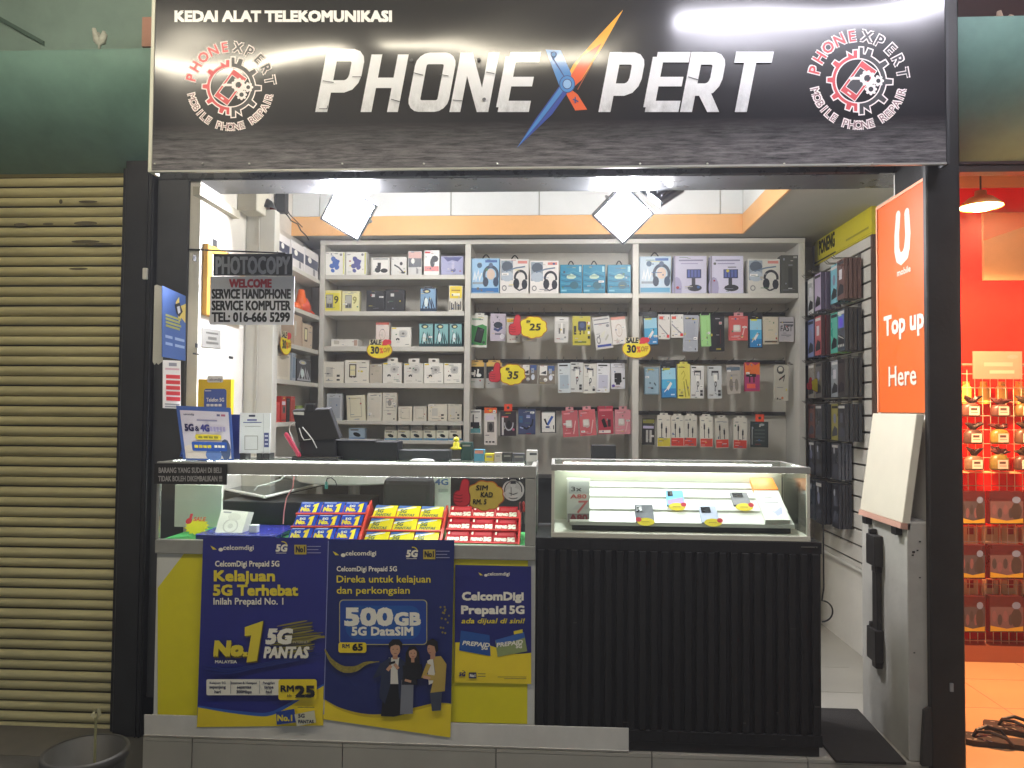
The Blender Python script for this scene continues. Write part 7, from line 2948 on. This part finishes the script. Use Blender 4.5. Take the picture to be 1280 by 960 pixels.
for r_ in range(6):
    for c_ in range(5):
        if r_ >= 3 and c_ == 0:
            continue
        if r_ >= 4 and c_ == 4:
            continue
        zt_ = rows_z[r_] + (.02 if r_ == 0 and c_ > 2 else 0)
        yc = cols_y[c_]
        h, w = hts[r_], .105
        nst = 4
        L_ = .075 + .018 * ((r_ * 3 + c_) % 3) + (.05 if c_ == 0 else 0)
        t = thing("prong_hook", (XR - .022, yc, zt_), "wire prong on the %s row of the slotted wall, %s" % (rnames[r_], cnames[c_]), "hook", "prongs of the slotted wall")
        mb = MB()
        for dy in (-.015, .015):
            mb.tube([(XR - .012, yc + dy, zt_ + .01), (XR - L_ - .06, yc + dy, zt_ + .008), (XR - L_ - .075, yc + dy, zt_ + .022)], .0022, M("#77746c", .4, .6), 5)
        mb.build("wire", t)
        mb = MB()
        mb.box(XR - .024, XR - .0205, yc - .022, yc + .022, zt_ - .004, zt_ + .03, STEEL)
        mb.build("mount_plate", t)
        fc, ec = faces[r_][c_], edges[r_][c_]
        for k in range(nst):
            xk = XR - .03 - (L_ * (k + .5) / nst)
            jit = random.uniform(-.004, .004)
            O = Vector((xk - L_ / nst * .42, yc + w / 2 + jit, zt_ - h))
            P = frame(O + Vector((0, 0, h)), (0, -1, 0), (0, 0, -1), (-1, 0, 0))
            a = Art(P, k0=.0005)
            th = L_ / nst * .8
            c = [O, O + Vector((0, -w, 0)), O + Vector((0, -w, h)), O + Vector((0, 0, h))]
            cm = M(fc, .3, noise=.05)
            em = M(ec, .4, noise=.1)
            a.hexa(c + [p + Vector((th, 0, 0)) for p in c], em, cm)
            lab = "%s card packed behind the front one, %s row, %s" % (words[fc[1:]], rnames[r_], cnames[c_])
            if k == nst - 1:
                lab = "front %s accessory card, %s row, %s" % (words[fc[1:]], rnames[r_], cnames[c_])
                dk, lt = PR("#22242a"), PR("#d8d6d2")
                seed = (r_ * 5 + c_)
                a.rect(.008, .01, w - .008, h * .12, lt if seed % 2 else dk)
                a.poly([(.012, h * .78), (w * .45, h * .6), (w - .012, h * .68), (w - .012, h * .86), (.012, h * .9)], dk if r_ < 3 else PR("#4a4d58"))
                if r_ == 1 and c_ == 4:
                    a.poly([(.01, .03), (w - .01, .03), (w - .01, h * .45), (.01, h * .45)], PR("#5a78c8"))
                    a.ell(w * .5, h * .32, w * .28, h * .12, PR("#6a52d8"), 14)
                    a.rect(.02, h * .12, w * .6, h * .16, PR("#b8d8c8"))
                    a.strip([(.015, h * .62), (w * .9, h * .72)], .004, lt)
                    for q in range(4):
                        a.rect(.014 + .024 * q, h * .84, .028 + .024 * q, h * .9, lt)
                elif seed % 3 == 0:
                    a.ell(w * .5, h * .4, w * .2, h * .14, PR("#8a8fa8"), 12)
                elif seed % 3 == 1:
                    a.rect(w * .3, h * .25, w * .7, h * .5, PR("#d4d2d8") if r_ < 3 else PR("#5b5e68"))
                if r_ >= 4:
                    a.ell(w * .4, h * .2, .012, .02, PR("#b9bcc4"), 8)
            tag(a.build("accessory_card"), lab, "card", "cards stacked on the %s row %s" % (rnames[r_], cnames[c_]))
thumb_tag(frame((XR - .16, 1.50, atx(1015, 481, XR - .16).z), Vector((.86, .5, 0)), (0, 0, -1), Vector((.5, -.86, 0))), .062, [], "yellow cloud tag turned edge on among the slotted wall goods")

# ================================================================ RED NEIGHBOUR SHOP
YN_ = 1.38
nx0 = X(1190, YN_, 500) - .35
REDM = M("#dd1c12", .8, noise=.06, spec=.1)
mb = MB()
mb.box(XR + .09, 4.4, YN_ + .05, YN_ + .12, -.012, 3.4, REDM)
tag(mb.build("red_wall"), "bright red rear wall of the neighbouring shop", "wall", kind="thing")
mb = MB()
mb.box(1.51, 4.4, -.09, YN_ + .05, -.163, -.006, M("#b58f68", .4, noise=.08, scale=4))
for i in range(3):
    mb.box(1.515, 4.4, .19 + .38 * i, .194 + .38 * i, -.006, -.0052, M("#8a7864", .8))
for i in range(5):
    mb.box(2.0 + .42 * i, 2.004 + .42 * i, -.085, YN_ + .05, -.006, -.005, M("#8a7864", .8))
tag(mb.build("neighbour_floor"), kind="structure")
mb = MB()
mb.box(X(1203, FY, 220), 4.4, FY + .02, FY + .1, Z(203, FY, 1240), 3.2, M("#3a2420", .6, noise=.2))
mb.box(X(1203, FY, 220), 4.4, FY + .03, FY + .09, Z(212, FY, 1240), Z(203, FY, 1240) - .001, M("#3a2a24", .6))
tag(mb.build("shop_lintel"), "dark lintel over the entrance of the red shop", "lintel", kind="thing")
mb = MB()
mb.box(XR + .09, 4.4, FY + .11, YN_ + .05, Z(196, .7, 1240) + .32, Z(196, .7, 1240) + .36, M("#c9a27a", .7))
tag(mb.build("neighbour_ceiling"), kind="structure")
mb = MB()
mb.box(XR + .09, 4.4, YN_ + .035, YN_ + .048, Z(232, YN_, 1240), Z(210, YN_, 1240), M("#b98a68", .6))
tag(mb.build("wall_band"), "pale brown band along the top of the red wall", "trim", kind="thing")
# cream board with a coral corner
o = thing("wall_chart", at(1260, 350, YN_), "cream board with a coral corner on the red wall", "board")
a = Art(PY(YN_ + .03), k0=.0006)
p0, p1 = at(1229, 266, YN_ + .03), at(1330, 350, YN_ + .03)
a.box(p0.x, p1.x, YN_ + .03, YN_ + .048, p1.z, p0.z, M("#d8b284", .5))
a.poly([(1229, 301), (1330, 266), (1229, 266)], PR("#e07a4a"))
a.build("board_face", o)
# pendant lamp
c = at(1226, 259, .62)
o = thing("pendant_lamp", c, "glowing cone pendant lamp in the red shop entrance", "pendant lamp")
mb = MB()
mb.lathe(c, [(.092, 0), (.088, .010), (.050, .044), (.026, .052), (.024, .075), (.001, .078)], M("#e8b070", .4), 32)
mb.build("cone_shade", o, smooth=True)
mb = MB()
mb.lathe(c, [(.001, .004), (.088, .004)], EM("#ffb45a", 45, "warm_glow"), 32)
mb.lathe(c, [(.001, -.018), (.04, -.012), (.06, -.002), (.066, .003)], EM("#ffc878", 45, "warm_glow"), 24)
mb.build("glowing_bulb", o, smooth=True)
mb = MB()
mb.tube([c + Vector((0, 0, .076)), c + Vector((0, 0, .45))], .004, BLACK, 6)
mb.build("cord", o)
L = bpy.data.lights.new("pendant_bulb", 'SPOT')
L.spot_size = R(168)
L.spot_blend = .25
L.energy = PEND_P
L.color = (1.0, .52, .24)
L.shadow_soft_size = .06
lo = bpy.data.objects.new("pendant_bulb", L)
COL.objects.link(lo)
lo.parent = o
lo.location = (0, 0, -.03)
# wire rack
YR_ = 1.24
o = thing("wire_rack", at(1245, 815, YR_), "white wire mesh display rack before the red wall", "wire rack")
WIRE = M("#c9b49a", .4, .3)
mb = MB()
z0_, z1_ = -.005, Z(462, YR_, 1240)
xa, xb = X(1203, YR_, 600), X(1330, YR_, 600)
for i in range(14):
    xx = xa + (xb - xa) * i / 13
    mb.tube([(xx, YR_ + .02, z0_), (xx, YR_ + .02, z1_)], .0022, WIRE, 4)
i = 0
z = z0_ + .1
while z < z1_:
    mb.tube([(xa - .2, YR_ + .02, z), (xb, YR_ + .02, z)], .0022, WIRE, 4)
    z += .075
mb.build("mesh_panel", o)
mb = MB()
zs_ = Z(589, YR_, 1240)
mb.box(xa - .2, xb, YR_ - .06, YR_ + .015, zs_ - .006, zs_, M("#e0a878", .5))
mb.build("tray_shelf", o)
mb = MB()
mb.tube([(xa - .2, YR_ + .0, Z(456, YR_, 1240)), (xb, YR_, Z(456, YR_, 1240))], .007, M("#8d7a6a", .4, .4), 8)
mb.build("top_rail", o)
mb = MB()
mb.box(xa - .2, xb, YR_ - .02, YR_ + .1, z0_, Z(806, YR_, 1240), M("#8a4a30", .5))
mb.build("base_box", o)
a = Art(PY(YR_ - .02), k0=.0006)
p0, p1 = at(1216, 439, YR_ - .02), at(1278, 474, YR_ - .02)
a.box(p0.x, p1.x, YR_ - .02, YR_ - .014, p1.z, p0.z, PR("#8f6c5e"))
a.ell(1266, 446, 7, 2.6, PR("#96736c"), 12)
a.rect(1230, 453, 1266, 458, PR("#a08074"))
a.rect(1237, 463, 1268, 467, PR("#ad8c7e"))
tag(a.build("price_card"), "pale price card on the top rail of the wire rack", "card")
# little jar shapes on the top row, bright yellow stands for shelf lights
for i, px in enumerate((1208, 1230, 1252, 1274)):
    c = at(px, 505, YR_ + .10)
    mb = MB()
    hh = Z(477, YR_ + .10, px) - c.z
    mb.lathe(c, [(.001, 0), (.026, .001), (.028, .01), (.028, hh * .72), (.018, hh * .82), (.018, hh), (.001, hh)], M("#efc95a", .25), 16)
    tag(mb.build("shelf_light_jar", smooth=False), "yellow jar shape for a shelf light, red shop top row, %s from the black post" % ("first", "second", "third", "fourth")[i], "jar", "yellow jars in the red shop")
k = 0
for r_, (yt, yb) in enumerate(((491, 521), (523, 555), (559, 588))):
    for c_, px in enumerate((1216, 1249, 1281)):
        yt, px = yt + random.uniform(-3, 3), px + random.uniform(-3, 2)
        c = at(px, yb, YR_ - .05)
        hh = Z(yt, YR_ - .05, px) - c.z
        o = thing("snack_bag", c, "tied snack bag on the %s row of the wire rack, %s from the black post" % (("top", "middle", "lower")[r_], ("first", "second", "third")[c_]), "snack bag", "tied snack bags on the wire rack")
        bm_ = M(("#5f3f36", "#55352f", "#6d5428", "#4a332e", "#7a6a2c", "#5a3e2c", "#6d5a48", "#6d5f2a", "#52332b")[k], .35, noise=.25, scale=40, bump=.002)
        mb = MB()
        mb.lathe(c, [(.001, 0), (.048, .002), (.052, hh * .10), (.050, hh * .45), (.036, hh * .58), (.014, hh * .64)], bm_, 9, 1, .5)
        bb = mb.build("bag_body", o, smooth=True)
        mb = MB()
        for q in range(7):
            g, r0 = q * .9 + k, random.uniform(.035, .062)
            tip = c + Vector((r0 * math.cos(g), r0 * .4 * math.sin(g), hh * random.uniform(.72, 1.0)))
            nk = c + Vector((0, 0, hh * .63))
            mb.tube([nk, nk.lerp(tip, .5) + Vector((0, 0, .008)), tip], [.010, .012, .004], M(("#2a1a18", "#4a1e1a", "#3a2a1c")[k % 3], .5), 5)
        mb.build("tied_ribbon", o)
        a = Art(PY(YR_ - .05 - .034), k0=.0005)
        mx_ = px + 5
        a.rect(mx_ - 7, yb - 13, mx_ + 6, yb - 2, PR(("#c9bcae", "#b9a89c", "#d8d2c4")[k % 3]))
        a.rect(mx_ - 5, yb - 11, mx_ + 3, yb - 8, PR("#4a3430"))
        a.rect(mx_ - 5, yb - 6, mx_ + 4, yb - 5, PR("#7a6058"))
        a.build("paper_label", bb)
        k += 1
k = 0
for r_, (yt, yb) in enumerate(((614, 656), (681, 724), (745, 791))):
    for c_, (xa_, xb_) in enumerate(((1200, 1232), (1237, 1280), (1285, 1325))):
        a = Art(PY(YR_ - .04), k0=.0006)
        p0, p1 = at(xa_, yt, YR_ - .04), at(xb_, yb, YR_ - .04)
        rd = PR("#7a1c1c")
        a.box(p0.x, p1.x, YR_ - .04, YR_ + .0, p1.z, p0.z, M("#4a1c1c", .3, noise=.2, bump=.002))
        W_ = xb_ - xa_
        a.rect(xa_ + 1, yt + (yb - yt) * .3, xb_ - 1, yb - 3, PR(("#453f46", "#5e484c", "#3a3836")[k % 3]))
        for q in range(4):
            a.ell(xa_ + W_ * (.14 + .16 * q), yt + (yb - yt) * (.55 + .1 * (q % 2)), W_ * .07, (yb - yt) * .16, PR(("#3a3436", "#6a4a50")[(q + k) % 2]), 8)
        a.ell(xa_ + W_ * .78, yt + (yb - yt) * .6, W_ * .16, (yb - yt) * .26, PR("#3a302e"), 12)
        a.ell(xa_ + W_ * .78, yt + (yb - yt) * .26, W_ * .13, (yb - yt) * .1, PR("#6a7a9a"), 10)
        a.poly([(xa_ + 1, yb - 2), (xa_ + 1, yb - 9), (xa_ + W_ * .5, yb - 5), (xb_ - 1, yb - 8), (xb_ - 1, yb - 2)], PR("#a88a2c"))
        tag(a.build("sweet_packet"), "dark red sweet packet on the %s hanging row, %s from the black post" % (("upper", "middle", "bottom")[r_], ("first", "second", "third")[c_]), "packet", "sweet packets in the red shop")
        k += 1
for r_, yy in enumerate((668, 735)):
    for c_ in range(4):
        px = 1212 + 25 * c_
        a = Art(PY(YR_ + .05), k0=.0005)
        p0, p1 = at(px - 10, yy - 10, YR_ + .05), at(px + 11, yy + 12, YR_ + .05)
        a.box(p0.x, p1.x, YR_ + .05, YR_ + .09, p1.z, p0.z, PR("#d8a878"))
        a.rect(px - 3, yy - 10, px + 5, yy, PR("#a82a20"))
        tag(a.build("paper_box"), "peach box behind the wire mesh, %s in the %s row" % (("first", "second", "third", "fourth")[c_], ("upper", "lower")[r_]), "box", "peach boxes behind the wire mesh")

# slippers
def slipper(c, ang, lab):
    o = thing("flip_flop", c, lab, "flip flop", "dark flip flops on the tiles")
    Rz = Matrix.Rotation(ang, 3, 'Z')
    out = [(-.13, -.012), (-.125, -.035), (-.08, -.048), (-.02, -.042), (.05, -.034), (.10, -.036), (.13, -.024), (.14, 0), (.13, .024), (.10, .036), (.05, .036), (-.02, .046), (-.08, .05), (-.125, .034), (-.13, .012)]
    mb = MB()
    SOLE = M("#2a2220", .7, noise=.35, scale=50)
    top = [Vector(c) + Rz @ Vector((x, y, .020)) for x, y in out]
    bot = [p - Vector((0, 0, .020)) for p in top]
    mb.ngon(top, SOLE)
    mb.ngon(bot[::-1], SOLE)
    for i in range(len(out)):
        j = (i + 1) % len(out)
        mb.ngon([bot[i], bot[j], top[j], top[i]], M("#171413", .6))
    a = Art(lambda u, v, k: Vector(c) + Rz @ Vector((u, v, .020 + k)), k0=.0006)
    for i in range(8):
        a.ell(-.10 + .027 * (i % 4) + random.uniform(-.006, .006), -.026 + .04 * (i // 4) + random.uniform(-.008, .008), .010, .0045, PR("#8d8279"), 8, rot=i * .8)
    n = len(mb.v)
    mb.v += a.v
    mb.f += [tuple(i + n for i in f) for f in a.f]
    mb.m += [mb.mi(PR("#8d8279"))] * len(a.f)
    mb.build("sole", o)
    for sgn in (-1, 1):
        mb = MB()
        pth = [(-.075, 0, .02), (-.06, sgn * .008, .045), (-.02, sgn * .030, .055), (.03, sgn * .042, .042), (.055, sgn * .038, .015)]
        mb.tube([Vector(c) + Rz @ Vector(p) for p in pth], [.005, .006, .008, .007, .005], M("#1d1a19", .5), 8)
        mb.build("strap", o)


cz = -.005
slipper(atz(1243, 930, cz), R(-14), "dark patterned flip flop nearest the black post on orange tiles")
slipper(atz(1275, 917, cz), R(-28), "second dark flip flop lying further along the orange tiles")

# ================================================================ WORLD
w = bpy.data.worlds.new("World")
SC.world = w
w.use_nodes = True
nt = w.node_tree
sky = nt.nodes.new("ShaderNodeTexSky")
sky.sky_type = 'NISHITA'
sky.sun_disc = False
sky.sun_elevation = R(40)
sky.sun_rotation = R(200)
bg = nt.nodes["Background"]
nt.links.new(sky.outputs[0], bg.inputs["Color"])
bg.inputs["Strength"].default_value = SKY_S

# thin scattering volume added to imitate lens glare and lamp glow
hz = bpy.data.materials.new("glare_medium")
hz.use_nodes = True
nt = hz.node_tree
nt.nodes.remove(nt.nodes["Principled BSDF"])
pv = nt.nodes.new("ShaderNodeVolumePrincipled")
pv.inputs["Color"].default_value = (.9, .92, 1, 1)
pv.inputs["Density"].default_value = GLARE_DENSITY
pv.inputs["Anisotropy"].default_value = 0.35
nt.links.new(pv.outputs[0], nt.nodes["Material Output"].inputs["Volume"])
mb = MB()
mb.box(-10, 10, -10, 7, -1.4, 5, hz)
if GLARE_DENSITY:
    tag(mb.build("glare_volume"), kind="stuff")

SC.render.engine = 'CYCLES'
SC.cycles.use_denoising = True
try:
    SC.cycles.denoiser = 'OPENIMAGEDENOISE'
    SC.cycles.denoising_input_passes = 'RGB_ALBEDO_NORMAL'
except Exception:
    pass
SC.cycles.max_bounces = 7
SC.cycles.transparent_max_bounces = 12
SC.cycles.sample_clamp_indirect = 4.0
SC.cycles.caustics_reflective = False
SC.cycles.caustics_refractive = False
SC.view_settings.view_transform = 'Standard'
SC.view_settings.look = 'None'
SC.view_settings.exposure = EXPO
SC.view_settings.gamma = 1.0
